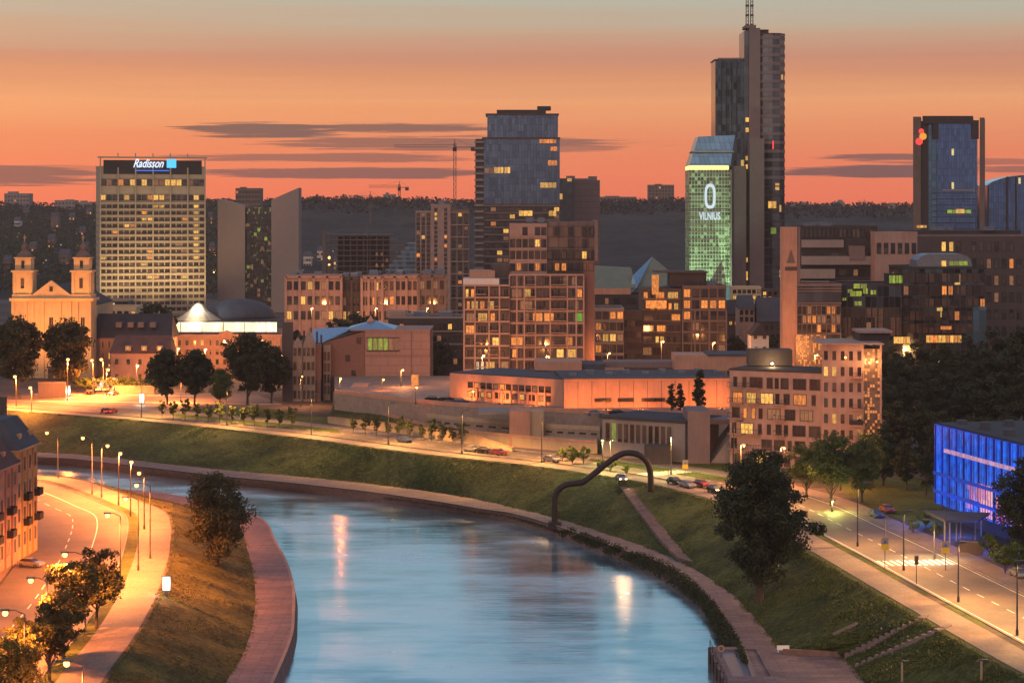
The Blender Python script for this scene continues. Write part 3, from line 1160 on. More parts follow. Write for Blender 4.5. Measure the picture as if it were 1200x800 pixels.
link('sign_underline', m.mesh('sign_underline', 'sign_blue'), t.root, Vector((fpt(A, B, .49, 1.0).x, fpt(A, B, .49, 1.0).y, hz1 - 7.4)) - t.loc, rz_)
for k in (.1, .5, .9):
    p = fpt(A, B, k, 26)
    light('hotel_floodlight', 'SPOT', (p.x, p.y, 12), 75000, (1.0, .68, .34), .5, None, (fpt(A, B, k, 0).x, fpt(A, B, k, 0).y, 44), R(95), 1)

# ---- twin stone slabs with glass between
d = 1180
ms = Thing('slab_tower', 'pair of pale stone slabs with slanted tops clasping a dark glass middle', 'tower', (X(302, d), d, 9))
def slab(x0, x1, y0, y1):
    a, b = X(x0, d), X(x1, d)
    ms.put('stone_slab', MB().prism([(a, d), (b, d), (b, d + 16), (a, d + 16)], 9, [Z(y0, d), Z(y1, d), Z(y1, d), Z(y0, d)]), 'slab_stone')
slab(255, 287, 233, 241); slab(318, 350, 234, 220)
ms.put('glass_middle', MB().box(X(287, d), d + 3, 9, X(318, d), d + 14, Z(243, d)), 'glass_speckle')
ms.windows((X(288, d), d + 3), (X(317, d), d + 3), 20, 7, 12, Z(250, d), w=1.5, h=1.8, p=.13, cols_lit=('win_lime', 'win_dim', 'win_dim', 'win_dim'), seed=4)
ms.flush()

# ---- blue glass residential tower
d = 1150
gt = Thing('glass_tower', 'tall blue glass tower with a set-back crown, between the cranes and the pink tower', 'tower', (X(608, d), d + 15, 9))
x0, x1 = X(567, d), X(656, d)
gt.put('curtain_wall', MB().box(x0, d, Z(239, d), x1, d + 30, Z(162, d)), 'glass_blue')
gt.put('crown', MB().box(X(571, d), d + 2, Z(162, d) + .01, X(654, d), d + 28, Z(135, d)), 'glass_blue')
gt.put('crown_cap', MB().box(X(569, d), d + 1, Z(135, d) + .01, X(655, d), d + 29, Z(133, d)), 'brown_wall')
gt.put('crown_belt', MB().box(X(565, d), d - .4, Z(162, d) - .6, X(656.5, d), d + 30.4, Z(161, d)), 'brown_wall')
gt.put('plant_room', MB().box(X(582, d), d + 8, Z(133, d) + .02, X(640, d), d + 22, Z(128, d)), 'dark_wall')
gt.put('lift_tower', MB().box(X(630, d), d + 10, Z(128, d) + .02, X(646, d), d + 20, Z(123.5, d)), 'dark_wall')
gt.put('podium_wall', MB().box(X(557, d), d, 9, x1, d + 30, Z(239, d) - .02), 'brown_wall')
gt.put('corner_wall', MB().box(X(557, d), d + .5, Z(239, d), x0 - .02, d + 30, Z(163, d)), 'brown_wall')
for k in range(24):
    z = Z(163, d) - 2 - k * 3.4
    if z < 12: break
    gt.put('balcony', MB().box(X(556, d), d - .8, z - .2, x0 - .1, d + .48, z + .9), 'grey_concrete')
for k in range(12):
    z = Z(241, d) - k * 3.9
    gt.put('floor_band', MB().box(x0 + .1, d - .5, z - .4, x1 + .3, d - .01, z + .4), 'mauve_concrete')
    gt.windows((x0, d), (x1, d), 1, 12, z - 3.4, z - .5, w=2.7, h=2.1, p=.1, seed=k)
def lit_patch(t, x0, x1, y0, y1, d, mat='win_yellow', n=1, off=.25):
    """a lit window in a glass wall, given by photo extents on the wall at depth d"""
    for k in range(n):
        a = X(x0 + (x1 - x0) * k / n, d) + .1; b = X(x0 + (x1 - x0) * (k + 1) / n, d) - .1
        m = MB(); m.cur = 0
        m.box(a, d - off, Z(y1, d), b, d - .01, Z(y0, d))
        t.put('lit_window', m, mat)
lit_patch(gt, 579, 590, 196, 203, d, 'win_yellow', 3); lit_patch(gt, 568, 579, 197, 203, d, 'win_dim', 2)
lit_patch(gt, 591, 598, 196, 203, d, 'win_yellow', 2)
lit_patch(gt, 632, 652, 163, 168, d, 'win_orange', 5); lit_patch(gt, 645, 653, 172, 177, d, 'win_orange', 2)
lit_patch(gt, 642, 653, 188, 194, d, 'win_orange', 3); lit_patch(gt, 633, 652, 214, 220, d, 'win_yellow', 4)
lit_patch(gt, 608, 624, 247, 253, d, 'win_yellow', 3, .9); lit_patch(gt, 643, 652, 247, 253, d, 'win_yellow', 2, .9)
gt.flush()

# ---- pink tower behind
d = 1210
A, B = AB(673, d, 703)
t = building('pink_tower', 'plain pinkish tower right of the blue glass tower with a dark glass edge', 'tower', A, B, 20, 9, Z(212, d), 'mauve_concrete', finish=False)
t.put('glass_edge', MB().box(X(655, d), d + 1.5, 9, X(673, d) - .02, d + 19, Z(209, d)), 'glass_office')
for (a, b, y) in ((664, 674, 206), (690, 700, 206.5), (674, 690, 209)):
    t.put('roof_unit', MB().box(X(a, d), d + 4, Z(212, d) - .05, X(b, d), d + 12, Z(y, d)), 'grey_concrete')
for k in range(24): 
    z = 14 + k * 3.3
    if z < Z(214, d): t.put('panel_joint', MB().box(X(673, d), d - .06, z, X(703, d), d - .005, z + .18), 'brown_wall')
t.flush()

# ---- beige apartment tower left of the glass tower
d = 1080
A, B = AB(505, d, 528)
t = building('apartment_tower', 'pale pink apartment tower with dark loggias, left of the blue glass tower', 'apartment tower', A, B, 20, 9, Z(240, d), 'pink_plaster', finish=False,
             win=dict(rows=24, cols=2, z0=12, z1=Z(243, d), w=1.3, h=1.5, p=.22, mull=0, cols_lit=('win_yellow', 'win_orange', 'win_white'), seed=5))
a0, b0 = X(487, d), X(505, d) - .02
t.put('wing', MB().box(a0, d + .8, 9, b0, d + 18, Z(247, d)), 'pink_plaster')
t.put('wing', MB().box(X(528, d) + .02, d + .8, 9, X(550, d), d + 18, Z(245, d)), 'brown_cladding')
t.windows((a0, d + .8), (b0, d + .8), 23, 3, 12, Z(249, d), w=1.6, h=1.7, p=.1, seed=8)
t.windows((X(528, d), d + .8), (X(550, d), d + .8), 23, 3, 12, Z(249, d), w=1.7, h=1.7, p=.14, seed=18)
ledges(t, (X(528, d), d + .8), (X(550, d), d + .8), [Z(249, d) - k * 6.2 for k in range(10)], .5, .5, 'pink_plaster')
units(t, 2, 3, Z(240, d))
t.flush()

# ---- skyscraper group: highest tower with antenna
d = 1000
eu = Thing('skyscraper', 'tallest tower of the skyline with twin antenna masts and banded right flank', 'skyscraper', (X(884, d), d + 15, 9))
eu.put('core', MB().box(X(878, d), d, 9, X(891, d), d + 26, Z(33, d)), 'mauve_concrete')
eu.put('core_slot', MB().box(X(872.5, d), d + 1.5, 9, X(878, d) - .02, d + 24, Z(36, d)), 'glass_office')
eu.put('core_cap', MB().box(X(873.5, d), d - .3, Z(33, d) + .01, X(886, d), d + 14, Z(29.5, d)), 'mauve_concrete')
m = MB()
pts = [(X(891, d) + .02, d + 2), (X(905, d), d - .5), (X(914, d), d + .5), (X(921, d), d + 5), (X(923.5, d), d + 13), (X(922, d), d + 26), (X(891, d) + .02, d + 26)]
m.prism(pts, 9, Z(40, d))
eu.put('curved_wing', m, 'glass_office')
cx_, cy_ = X(905, d), d + 13
for k in range(31):
    z = Z(44, d) - k * 4.1
    if z < 20: break
    th = .75 if z > Z(215, d) else .3
    m = MB(); m.prism([(cx_ + (p[0] - cx_) * 1.025, cy_ + (p[1] - cy_) * 1.03) for p in pts], z - th, z + th)
    eu.put('floor_band', m, 'mauve_concrete' if z > Z(215, d) else 'brown_wall')
eu.put('roof_box', MB().box(X(892, d), d + 4, Z(40, d) + .01, X(902, d), d + 12, Z(34, d)), 'dark_wall')
eu.put('roof_rim', MB().prism([(cx_ + (p[0] - cx_) * 1.03, cy_ + (p[1] - cy_) * 1.03) for p in pts], Z(40, d) + .01, Z(39, d)), 'brown_wall')
eu.put('left_block', MB().box(X(839, d), d + 3, 9, X(872.4, d), d + 24, Z(70, d)), 'glass_dark')
eu.put('left_rim', MB().box(X(838, d), d + 2.6, Z(70, d) + .01, X(872.4, d), d + 24.4, Z(69, d)), 'brown_wall')
for a in (846, 852, 858, 864):
    eu.put('left_fin', MB().box(X(a, d), d + 2.5, Z(160, d), X(a + .8, d), d + 2.98, Z(72, d)), 'frame_dark')
eu.put('roof_screen', MB().box(X(843, d), d + 8, Z(69, d) + .01, X(872, d), d + 9, Z(66.5, d)), 'frame_light')
eu.put('front_slab', MB().box(X(858, d), d - 9, 9, X(872, d), d - .02, Z(195, d)), 'mauve_concrete')
eu.put('front_slab', MB().box(X(876, d), d - 9, 9, X(893, d), d - .02, Z(163, d)), 'mauve_concrete')
for y in (138, 150, 183, 193, 302, 318, 323):
    lit_patch(eu, 873.5, 877.5, y, y + 5, d, 'win_yellow', 1, 1.0)
lit_patch(eu, 900, 909, 236, 244, d, 'win_yellow', 3, 3); lit_patch(eu, 903, 909, 267, 274, d, 'win_lime', 2, 3)
eu.put('beacon', MB().box(X(904.5, d), d - 2.5, Z(175, d), X(906, d), d - 2, Z(165, d)), 'sign_red')
for px in (877.5, 882.8):
    m = MB()
    c = X(px, d)
    for (ax, ay) in ((-.6, 0), (.6, 0), (-.6, 1.2), (.6, 1.2)):
        m.tube((c + ax, d + 6 + ay, Z(29.5, d)), (c + ax * .7, d + 6 + ay, Z(-26, d)), .14, .1, 5)
    z = Z(29, d); kk = 0
    while z < Z(-24, d):
        m.tube((c - .6, d + 6, z), (c + .6, d + 6, z + 1.5), .09, .09, 4); m.tube((c + .6, d + 6, z), (c - .6, d + 6, z + 1.5), .09, .09, 4)
        if kk % 3 == 0: m.box(c - .8, d + 5.7, z, c + .8, d + 7.3, z + .8)
        z += 1.5; kk += 1
    eu.put('antenna', m, 'steel_dark')
eu.flush()

# ---- green lit tower
d = 960
gr = Thing('green_office_tower', 'glass tower lit green with a white 0 and a yellow band under its slanted top', 'office tower', (X(832, d), d + 12, 9))
gr.put('glass_body', MB().box(X(808, d), d, 9, X(856, d), d + 24, Z(199, d)), 'glass_green')
m = MB()
m.hexa([(X(808, d), d, Z(194, d)), (X(856, d), d, Z(194, d)), (X(856, d), d + 24, Z(194, d)), (X(808, d), d + 24, Z(194, d))],
       [(X(819, d), d + 3, Z(160, d)), (X(862, d), d + 3, Z(158, d)), (X(862, d), d + 22, Z(158, d)), (X(819, d), d + 22, Z(160, d))])
gr.put('slanted_top', m, 'glass_teal')
gr.put('light_band', MB().box(X(808, d), d - .4, Z(198.8, d), X(854, d), d + 23, Z(194.3, d)), 'band_yellow')
gr.put('top_rim', MB().box(X(812, d), d + .1, Z(178.5, d), X(860, d), d + 20, Z(177, d)), 'frame_light')
gr.put('side_slab', MB().box(X(856, d) + .02, d - .5, 9, X(857.5, d), d + 24, Z(199, d)), 'mauve_concrete')
gr.put('lit_edge', MB().box(X(852.6, d), d - 1.0, 12, X(854.4, d), d - .5, Z(205, d)), 'glass_green')
for k in range(17):
    z = Z(203, d) - k * 3.3
    gr.put('floor_line', MB().box(X(808, d), d - .25, z - .12, X(852.4, d), d - .01, z + .12), 'frame_light')
# the oval and the sign below
m = MB(); n = 28
ox, oz, rx, rzz = X(832, d), Z(230, d), 2.0, 5.0
ring = []
for i in range(n):
    a = 2 * math.pi * i / n
    sx_ = math.copysign(abs(math.cos(a)) ** .7, math.cos(a)); sz_ = math.copysign(abs(math.sin(a)) ** .7, math.sin(a))
    ring.append((sx_, sz_))
vs = []
for y in (d - .9, d - .5):
    for (s1, s2) in ((1.25, 1.12), (.72, .84)):
        vs += [(ox + c * rx * s1, y, oz + s * rzz * s2) for c, s in ring]
fs = []
for i in range(n):
    j = (i + 1) % n
    fs += [(i, j, n + j, n + i), (2 * n + i, 3 * n + i, 3 * n + j, 2 * n + j), (i, 2 * n + i, 2 * n + j, j), (n + i, n + j, 3 * n + j, 3 * n + i)]
m.add(vs, fs)
gr.put('oval_sign', m, 'sign_pale')
text(gr, 'sign_lettering', 'VILNIUS', X(831.5, d), d - .9, Z(257.3, d), 4.6, 'sign_pale', 0, 0, .58, .1, .12)
for k in (-1, 1):
    p = Vector((X(832, d) + k * 12, d - 22, 12))
    light('facade_floodlight', 'SPOT', p, 120000, (.65, 1.0, .6), .5, None, (X(832, d), d, 60), R(80), 1)
gr.put('annex', MB().box(X(830, d), d - 14, 9, X(852, d), d - 2, Z(333, d)), 'glass_teal')

# ---- tower on the right with fins
d = 1050
rt = Thing('bank_tower', 'dark blue glass tower with two brown side fins and a red and yellow flower sign', 'office tower', (X(1111, d), d + 14, 9))
def sight_prism(x0, x1, d0, d1, z0, z1, y0=0):
    """block whose flanks run along the building's own skewed axis"""
    return MB().prism([(X(x0, d0), d0), (X(x1, d0), d0), (X(x1 + .8, d1), d1), (X(x0 + .8, d1), d1)], z0, z1)
rt.put('left_fin', sight_prism(1070, 1079, d - 1, d + 26, 9, Z(137, d)), 'brown_cladding')
rt.put('left_fin_core', sight_prism(1079.1, 1088, d + 1, d + 24, 9, Z(142, d)), 'dark_wall')
rt.put('curtain_wall', sight_prism(1098, 1145, d + 1, d + 24, 9, Z(145, d)), 'glass_navy')
rt.put('side_glass', sight_prism(1088.1, 1097.9, d + 1.5, d + 23, 9, Z(146, d)), 'glass_teal')
rt.put('crown_bar', sight_prism(1081, 1140, d - .5, d + 22, Z(145, d) + .02, Z(136, d)), 'dark_wall')
rt.put('crown_bracket', MB().box(X(1093, d), d - .2, Z(163, d), X(1100, d), d + .98, Z(145, d) + .01), 'dark_wall')
rt.put('crown_bracket', MB().box(X(1139, d), d - .2, Z(163, d), X(1147, d), d + .98, Z(141, d)), 'dark_wall')
rt.put('right_fin', sight_prism(1148, 1153.5, d - 1, d + 26, 9, Z(138, d)), 'brown_cladding')
rt.put('mid_slab', MB().box(X(1104, d), d - .1, Z(223.5, d), X(1142, d), d + .98, Z(222, d)), 'frame_light')
for y0_ in range(226, 270, 7):
    rt.put('floor_line', MB().box(X(1093, d), d + .5, Z(y0_ + .6, d), X(1145, d), d + .97, Z(y0_, d)), 'frame_dark')
lit_patch(rt, 1110, 1138, 246, 250, d, 'win_lime', 5, .2); lit_patch(rt, 1120, 1130, 245, 250, d - .3, 'win_yellow', 2, .2)
lit_patch(rt, 1074, 1086, 264, 267, d - 1, 'win_yellow', 3, .2)
def disc(cx, y, cz, r, th=.4):
    m = MB(); n = 12
    vs = [(cx + math.cos(2 * math.pi * i / n) * r, y + k * th, cz + math.sin(2 * math.pi * i / n) * r) for k in (0, 1) for i in range(n)]
    m.add(vs, [tuple(range(n)), tuple(range(2 * n - 1, n - 1, -1))] + [(i, n + i, n + (i + 1) % n, (i + 1) % n) for i in range(n)])
    return m
rt.put('flower_sign', disc(X(1079, d), d - 1.6, Z(154, d), 1.3), 'sign_red')
rt.put('flower_sign', disc(X(1081, d), d - 1.6, Z(160, d), 1.8), 'sign_orange')
rt.put('flower_sign', disc(X(1076.5, d), d - 1.6, Z(166, d), 1.8), 'sign_red')
rt.flush()

d = 1120
t2 = Thing('curved_glass_building', 'blue glass office block with an arched roofline at the right edge', 'office building', (X(1200, d), d + 12, 9))
m = MB()
xs = [1157, 1163, 1170, 1178, 1186, 1196, 1215, 1240]
ys = [217, 213, 210.5, 208, 206.5, 205.5, 205, 205]
for i in range(len(xs) - 1):
    m.prism([(X(xs[i], d), d), (X(xs[i + 1], d), d), (X(xs[i + 1], d), d + 25), (X(xs[i], d), d + 25)], 9, [Z(ys[i], d), Z(ys[i + 1], d), Z(ys[i + 1], d), Z(ys[i], d)])
t2.put('curtain_wall', m, 'glass_navy')
for px in (1157, 1179.5, 1190):
    t2.put('fin', MB().box(X(px, d), d - .9, 9, X(px + 1.6, d), d - .01, Z(218 if px < 1160 else 207, d)), 'brown_wall')

# ---- church
d = 720
ch = Thing('church', 'floodlit yellow baroque church with two bell towers and a small pediment', 'church', (X(60, d), d + 15, 9))
zc = Z(350, d)
ch.put('facade', MB().box(X(14, d), d, 9, X(107, d), d + 9, zc - .8), 'church_wall')
ch.put('nave', MB().box(X(20, d), d + 9.02, 9, X(101, d), d + 48, zc - 3), 'church_wall')
m = MB(); m.prism([(X(20, d), d + 9.05), (X(101, d), d + 9.05), (X(101, d), d + 48), (X(20, d), d + 48)], zc - 2.98, zc - 2.6)
xm = X(60, d)
m.add([(X(20, d), d + 9.1, zc - 2.6), (X(101, d), d + 9.1, zc - 2.6), (xm, d + 9.1, zc + 4.5), (X(20, d), d + 48, zc - 2.6), (X(101, d), d + 48, zc - 2.6), (xm, d + 48, zc + 4.5)],
      [(0, 1, 2), (5, 4, 3), (0, 2, 5, 3), (1, 4, 5, 2)])
ch.put('roof', m, 'roof_dark')
ch.put('cornice', MB().box(X(11.5, d), d - 1, zc - .78, X(110, d), d + 9.6, zc + .2), 'church_wall')
ch.put('attic', MB().box(X(14, d), d - .2, zc + .22, X(107, d), d + 8.5, zc + 1.4), 'church_wall')
m = MB()
m.add([(X(38, d), d - .1, zc + 1.42), (X(82, d), d - .1, zc + 1.42), (xm, d - .1, zc + 6.2), (X(38, d), d + 1.5, zc + 1.42), (X(82, d), d + 1.5, zc + 1.42), (xm, d + 1.5, zc + 6.2)],
      [(0, 1, 2), (5, 4, 3), (0, 2, 5, 3), (1, 4, 5, 2), (0, 3, 4, 1)])
ch.put('pediment', m, 'church_wall')
ch.windows((X(55, d), d - .1), (X(65, d), d - .1), 1, 1, zc + 2, zc + 4.6, w=1.2, h=1.7, p=0, mull=0, frame='church_wall')
for px in (15.5, 30, 38, 50, 70, 82, 90, 105):
    a = X(px, d)
    ch.put('pilaster', MB().box(a - .55, d - .45, 9, a + .55, d - .01, zc - .8), 'church_wall')
for px in (23, 60, 97):
    a = X(px, d)
    ch.windows((a - 1.5, d), (a + 1.5, d), 1, 1, zc - 11, zc - 5, w=1.3, h=3.4, p=0, frame='church_wall')
    ch.windows((a - 1.5, d), (a + 1.5, d), 1, 1, zc - 19, zc - 13, w=1.3, h=3.0, p=0, frame='church_wall')
ch.put('portal', MB().box(X(54, d), d - 1.0, 9, X(66, d), d - .02, 14.5), 'church_wall')
ch.put('door', MB().box(X(57, d), d - 1.1, 9, X(63, d), d - 1.02, 13), 'brown_wall')
for (a, b) in ((14.5, 37.5), (83.5, 106)):
    cxp = (a + b) / 2
    z2 = Z(319, d); z3 = Z(303, d)
    cc = X(cxp, d); w1 = (X(b, d) - X(a, d)) / 2
    tw = MB().box(cc - w1, d + .4, zc + 1.42, cc + w1, d + .4 + 2 * w1, z2)
    twr = ch.put('bell_tower', tw, 'church_wall')
    yc = d + .4 + w1
    sub = lambda nm, mb, mt: ch.put(nm, mb, mt, parent=None)
    sub('tower_cornice', MB().box(cc - w1 - .5, d - .1, z2 + .02, cc + w1 + .5, d + .9 + 2 * w1, z2 + .6), 'church_wall')
    w2 = w1 * .8
    sub('belfry', MB().box(cc - w2, yc - w2, z2 + .62, cc + w2, yc + w2, z3), 'church_wall')
    sub('tower_cornice', MB().box(cc - w2 - .35, yc - w2 - .35, z3 + .02, cc + w2 + .35, yc + w2 + .35, z3 + .4), 'church_wall')
    w3 = w2
    dome = [(w3 * 1.0, z3 + .42), (w3 * .95, z3 + 1.2), (w3 * .55, z3 + 2.3), (w3 * .4, z3 + 2.6), (w3 * .42, z3 + 3.8), (w3 * .5, z3 + 3.9), (w3 * .25, z3 + 4.8), (.08, z3 + 5.8)]
    sub('dome', MB().lathe((cc, yc, 0), dome, 14), 'brown_cladding')
    sub('cross', MB().box(cc - .12, yc - .12, z3 + 5.7, cc + .12, yc + .12, z3 + 8).box(cc - .6, yc - .1, z3 + 6.9, cc + .6, yc + .1, z3 + 7.15), 'frame_light')
    for s_ in (-1, 1):
        sub('tower_pilaster', MB().box(cc + s_ * w1 * .78 - .3, d + .1, zc + 1.42, cc + s_ * w1 * .78 + .3, d + .39, z2), 'church_wall')
    ch.windows((cc - 1, d + .4), (cc + 1, d + .4), 1, 1, zc + 2, z2 - .5, w=1.2, h=3.4, p=0, mull=0, frame='church_wall')
    ch.windows((cc - 1, yc - w2), (cc + 1, yc - w2), 1, 1, z2 + .8, z3 - .2, w=1.1, h=2.6, p=0, mull=0, frame='church_wall')
ch.flush()
for (px, tz, e) in ((20, 46, 36000), (60, 44, 36000), (100, 46, 36000)):
    light('church_floodlight', 'SPOT', (X(px, d), d - 22, 10.5), e * 1.1, (1.0, .36, .08), .4, None, (X(px, d), d, tz - 5), R(110), 1)
for cxp in (26, 95):
    light('tower_floodlight', 'SPOT', (X(cxp, d), d - 9, zc - 6), 9000, (1.0, .34, .06), .3, None, (X(cxp, d), d, zc + 12), R(80), 1)

# ---- buildings around the church square
def gable_roof(t, q, z, h, mat, over=.6, along='u', name='roof'):
    c = sum((p for p in q), Vector((0, 0))) / 4
    e = [p + (p - c).normalized() * over for p in q]
    if along == 'u':
        r0 = (e[0] + e[3]) / 2; r1 = (e[1] + e[2]) / 2
        r0 = r0.lerp(r1, .04); r1 = r1.lerp(r0, .04)
    else:
        r0 = (e[0] + e[1]) / 2; r1 = (e[2] + e[3]) / 2
    m = MB()
    vs = [(p.x, p.y, z) for p in e] + [(r0.x, r0.y, z + h), (r1.x, r1.y, z + h)]
    if along == 'u': fs = [(0, 1, 5, 4), (2, 3, 4, 5), (0, 4, 3), (1, 2, 5), (3, 2, 1, 0)]
    else: fs = [(0, 4, 5, 3), (1, 2, 5, 4), (0, 1, 4), (2, 3, 5), (3, 2, 1, 0)]
    m.add(vs, fs)
    return t.put(name, m, mat)


def house(name, label, cat, A, B, depth, hz0, hz1, rh, wall, roof, along='u', group=None, **w):
    q = quad_base(A, B, depth)
    c = sum((p for p in q), Vector((0, 0))) / 4
    t = Thing(name, label, cat, (c.x, c.y, hz0), group)
    t.q = q
    t.put('wall', MB().prism(q, hz0, hz1 - .02), wall)
    gable_roof(t, q, hz1, rh, roof, along=along)
    if w: t.windows(q[0], q[1], **w)
    return t

d = 690
A, B = AB(130, d, 198)
t = house('townhouse', 'low orange-lit house with a red mansard roof and dormers beside the church', 'house', A, B, 14, 9, Z(414, d), 5.5, 'old_pink', 'roof_tile',
          rows=2, cols=5, z0=9.5, z1=Z(415, d), w=1.1, h=1.7, p=.15, mull=0, frame='frame_light', seed=2)
for px in (150, 169, 187):
    a = X(px, d)
    t.put('dormer', MB().box(a - .9, d - .2, Z(411, d), a + .9, d + 3, Z(405, d)), 'old_pink')
    t.windows((a - .9, d - .2), (a + .9, d - .2), 1, 1, Z(411, d), Z(405, d), w=.9, h=1.1, p=.5, mull=0, frame='frame_light')
t.flush()
d = 730
A, B = AB(108, d, 200)
t = house('convent_building', 'long old building with a dark dormered roof right behind the church side', 'building', A, B, 16, 9, Z(396, d), 8, 'old_pink', 'roof_dark',
          rows=3, cols=12, z0=10, z1=Z(397, d), w=1.0, h=2.0, p=.1, mull=0, frame='frame_light', seed=12)
fins(t, A, B, [.04, .12, .2, .28, .36], 9, Z(397, d), .5, .3, 'old_pink')
for k, px in enumerate((138, 152, 164, 178)):
    a = X(px, d)
    t.put('dormer', MB().box(a - 1, d + 1.5, Z(384, d), a + 1, d + 5, Z(378, d)), 'mauve_concrete')
t.flush()
d = 800
A, B = AB(120, d, 160)
building('cream_building', 'flat pale building with lit wall peeking between the convent roof and the hotel', 'building', A, B, 14, 9, Z(360, d), 'cream_wall',
         win=dict(rows=1, cols=5, z0=Z(372, d), z1=Z(362, d), w=1.4, h=1.4, p=.2))
A, B = AB(122, 850, 150)
t = building('service_building', 'dark flat service block with small roof lights left of the hotel foot', 'building', A, B, 12, 9, Z(352, 850), 'dark_wall', bands='frame_light',
         win=dict(rows=1, cols=4, z0=Z(360, 850), z1=Z(353, 850), w=1.4, h=1.2, p=.5, cols_lit=('win_white',)))
d = 760
A, B = AB(197, d, 330)
t = building('classical_building', 'long orange-lit old facade under the glowing terrace, behind the tree row', 'building', A, B, 16, 9, Z(393, d), 'old_pink', finish=False,
             win=dict(rows=3, cols=15, z0=10, z1=Z(396, d), w=1.1, h=1.8, p=.2, mull=0, frame='frame_light', cols_lit=('win_yellow', 'win_white', 'win_dim'), seed=6))
fins(t, A, B, [.02, .33, .36, .6, .98], 9, Z(395, d), .6, .35, 'old_pink')
ledges(t, A, B, [Z(396, d), Z(411, d)], .4, .4, 'old_pink')
t.put('gable', MB().add([(X(255, d), d - .3, Z(393, d) + .45), (X(275, d), d - .3, Z(393, d) + .45), (X(265, d), d - .3, Z(387, d)), (X(255, d), d + 2, Z(393, d) + .45), (X(275, d), d + 2, Z(393, d) + .45), (X(265, d), d + 2, Z(387, d))], [(0, 1, 2), (5, 4, 3), (0, 2, 5, 3), (1, 4, 5, 2), (0, 3, 4, 1)]), 'old_pink')
t.flush()
# glowing terrace building with dark dome
d = 860
tb = Thing('floodlit_hall', 'hall with a glaring white-yellow terrace band, a glowing cone and a dark rounded dome', 'hall', (X(265, d), d + 15, 9))
tb.put('wall', MB().box(X(200, d), d, 9, X(324, d), d + 34, Z(390, d)), 'sand_wall')
tb.put('light_band', MB().box(X(200, d), d - .6, Z(389.9, d), X(324, d), d + 1, Z(377.5, d)), 'band_white')
tb.put('eaves', MB().box(X(199, d), d - 1.4, Z(392, d), X(325, d), d + 1.5, Z(390.1, d)), 'brown_wall')
tb.put('terrace_roof', MB().box(X(200, d), d - .5, Z(377.4, d), X(324, d), d + 34, Z(376, d)), 'roof_dark')
tb.put('lit_cone', MB().lathe((X(229, d), d + 8, 0), [(9.5, Z(376, d)), (7, Z(371, d)), (4.5, Z(366, d)), (2.6, Z(360, d)), (1.5, Z(357, d)), (.3, Z(355.5, d))], 18), 'sand_wall')
m = MB(); prof = []
for i in range(9):
    a = i / 8 * math.pi / 2
    prof.append((max(.05, 15 * math.cos(a)), Z(376, d) + .05 + 8.0 * math.sin(a)))
tb.put('dome', m.lathe((X(272, d), d + 24, 0), prof, 28), 'roof_slate', smooth=True)
for k in range(5):
    a = X(212 + k * 25, d); tb.put('mullion', MB().box(a - .15, d - .75, Z(389.8, d), a + .15, d - .61, Z(377.6, d)), 'frame_light')
light('cone_floodlight', 'SPOT', (X(229, d), d - 10, Z(385, d)), 50000, (1.0, .85, .6), .4, None, (X(229, d), d + 8, Z(362, d)), R(60), 1)
light('cone_top_light', 'POINT', (X(229, d), d + 3, Z(358, d)), 4000, (.8, .95, 1.0), .4)

# ---- pink framed office row
d = 960
A, B = AB(335, d, 400)
def framed(name, label, x0, x1, y1, d, seed, wall='pink_plaster', nb=4, rows=3, p=.15, cat='office building'):
    A, B = AB(x0, d, x1)
    t = building(name, label, cat, A, B, 20, 9, Z(y1, d), wall, finish=False,
                 win=dict(rows=rows, cols=nb * 2, z0=Z(378, d), z1=Z(y1 + 3, d), w=(X(x1, d) - X(x0, d)) / nb / 2 * .62, h=3.6, p=p, cols_lit=('win_yellow', 'win_orange', 'win_dim'), seed=seed))
    fins(t, A, B, [i / nb for i in range(nb + 1)], 9, Z(y1 + .6, d), 1.1, .9, wall)
    ledges(t, A, B, [Z(y1 + 1.5, d)], .9, .9, wall)
    units(t, seed, 3, Z(y1, d))
    t.flush()
    return t
framed('framed_office', 'pink framed office wing at the left of the low row before the dark hill', 335, 400, 323, d, 31, 'pink_plaster', 4)
framed('framed_office', 'dark recessed office wing between the pink framed wings', 401, 423, 325, d + 4, 32, 'brown_wall', 2)
framed('framed_office', 'pink framed office wing with two yellow windows, in the middle of the low row', 424, 448, 324, d, 33, 'pink_plaster', 3, p=.3)
framed('framed_office', 'wide pink framed office wing left of the beige apartment tower foot', 449, 490, 323, d + 2, 34, 'pink_plaster', 3, p=.2)
framed('framed_office', 'grey-brown narrow office wing at the right end of the low row', 491, 522, 322, d, 35, 'brown_cladding', 2, p=.25)

# ---- unfinished concrete frame + cranes
d = 1300
cf = Thing('concrete_frame', 'unfinished concrete frame of open floors wrapped in scaffolding in front of the dark hill', 'construction site', (X(425, d), d + 10, 9))
for k in range(9):
    z = Z(275 + k * 6.2, d)
    x1_ = 478 - max(0, (3 - k)) * 6
    cf.put('floor_slab', MB().box(X(378, d), d, z - .25, X(x1_, d), d + 18, z + .25), 'brown_cladding')
for k in range(13):
    px = 379 + k * 7.7
    cf.put('column', MB().box(X(px, d), d + 1, 9, X(px, d) + .6, d + 1.7, Z(275.5 if px < 460 else 290, d)), 'brown_cladding')
cf.put('core', MB().box(X(395, d), d + 7, 9, X(455, d), d + 14, Z(277, d)), 'brown_wall')
cf.put('scaffold', MB().box(X(378, d), d - 1, 9, X(382, d), d - .3, Z(270, d)).box(X(430, d), d - 1, 9, X(431, d), d - .3, Z(262, d)), 'brown_cladding')
for a, y in ((440, 296), (446, 296), (440, 309), (447, 309), (452, 303), (376.5, 318)):
    lit_patch(cf, a, a + 3, y, y + 4, d, 'win_dim', 1, .3)
d = 1250
sg = Thing('stepped_glass_building', 'pale blue glass building with a staircase-like slanted side left of the beige apartment tower', 'building', (X(472, d), d + 8, 9))
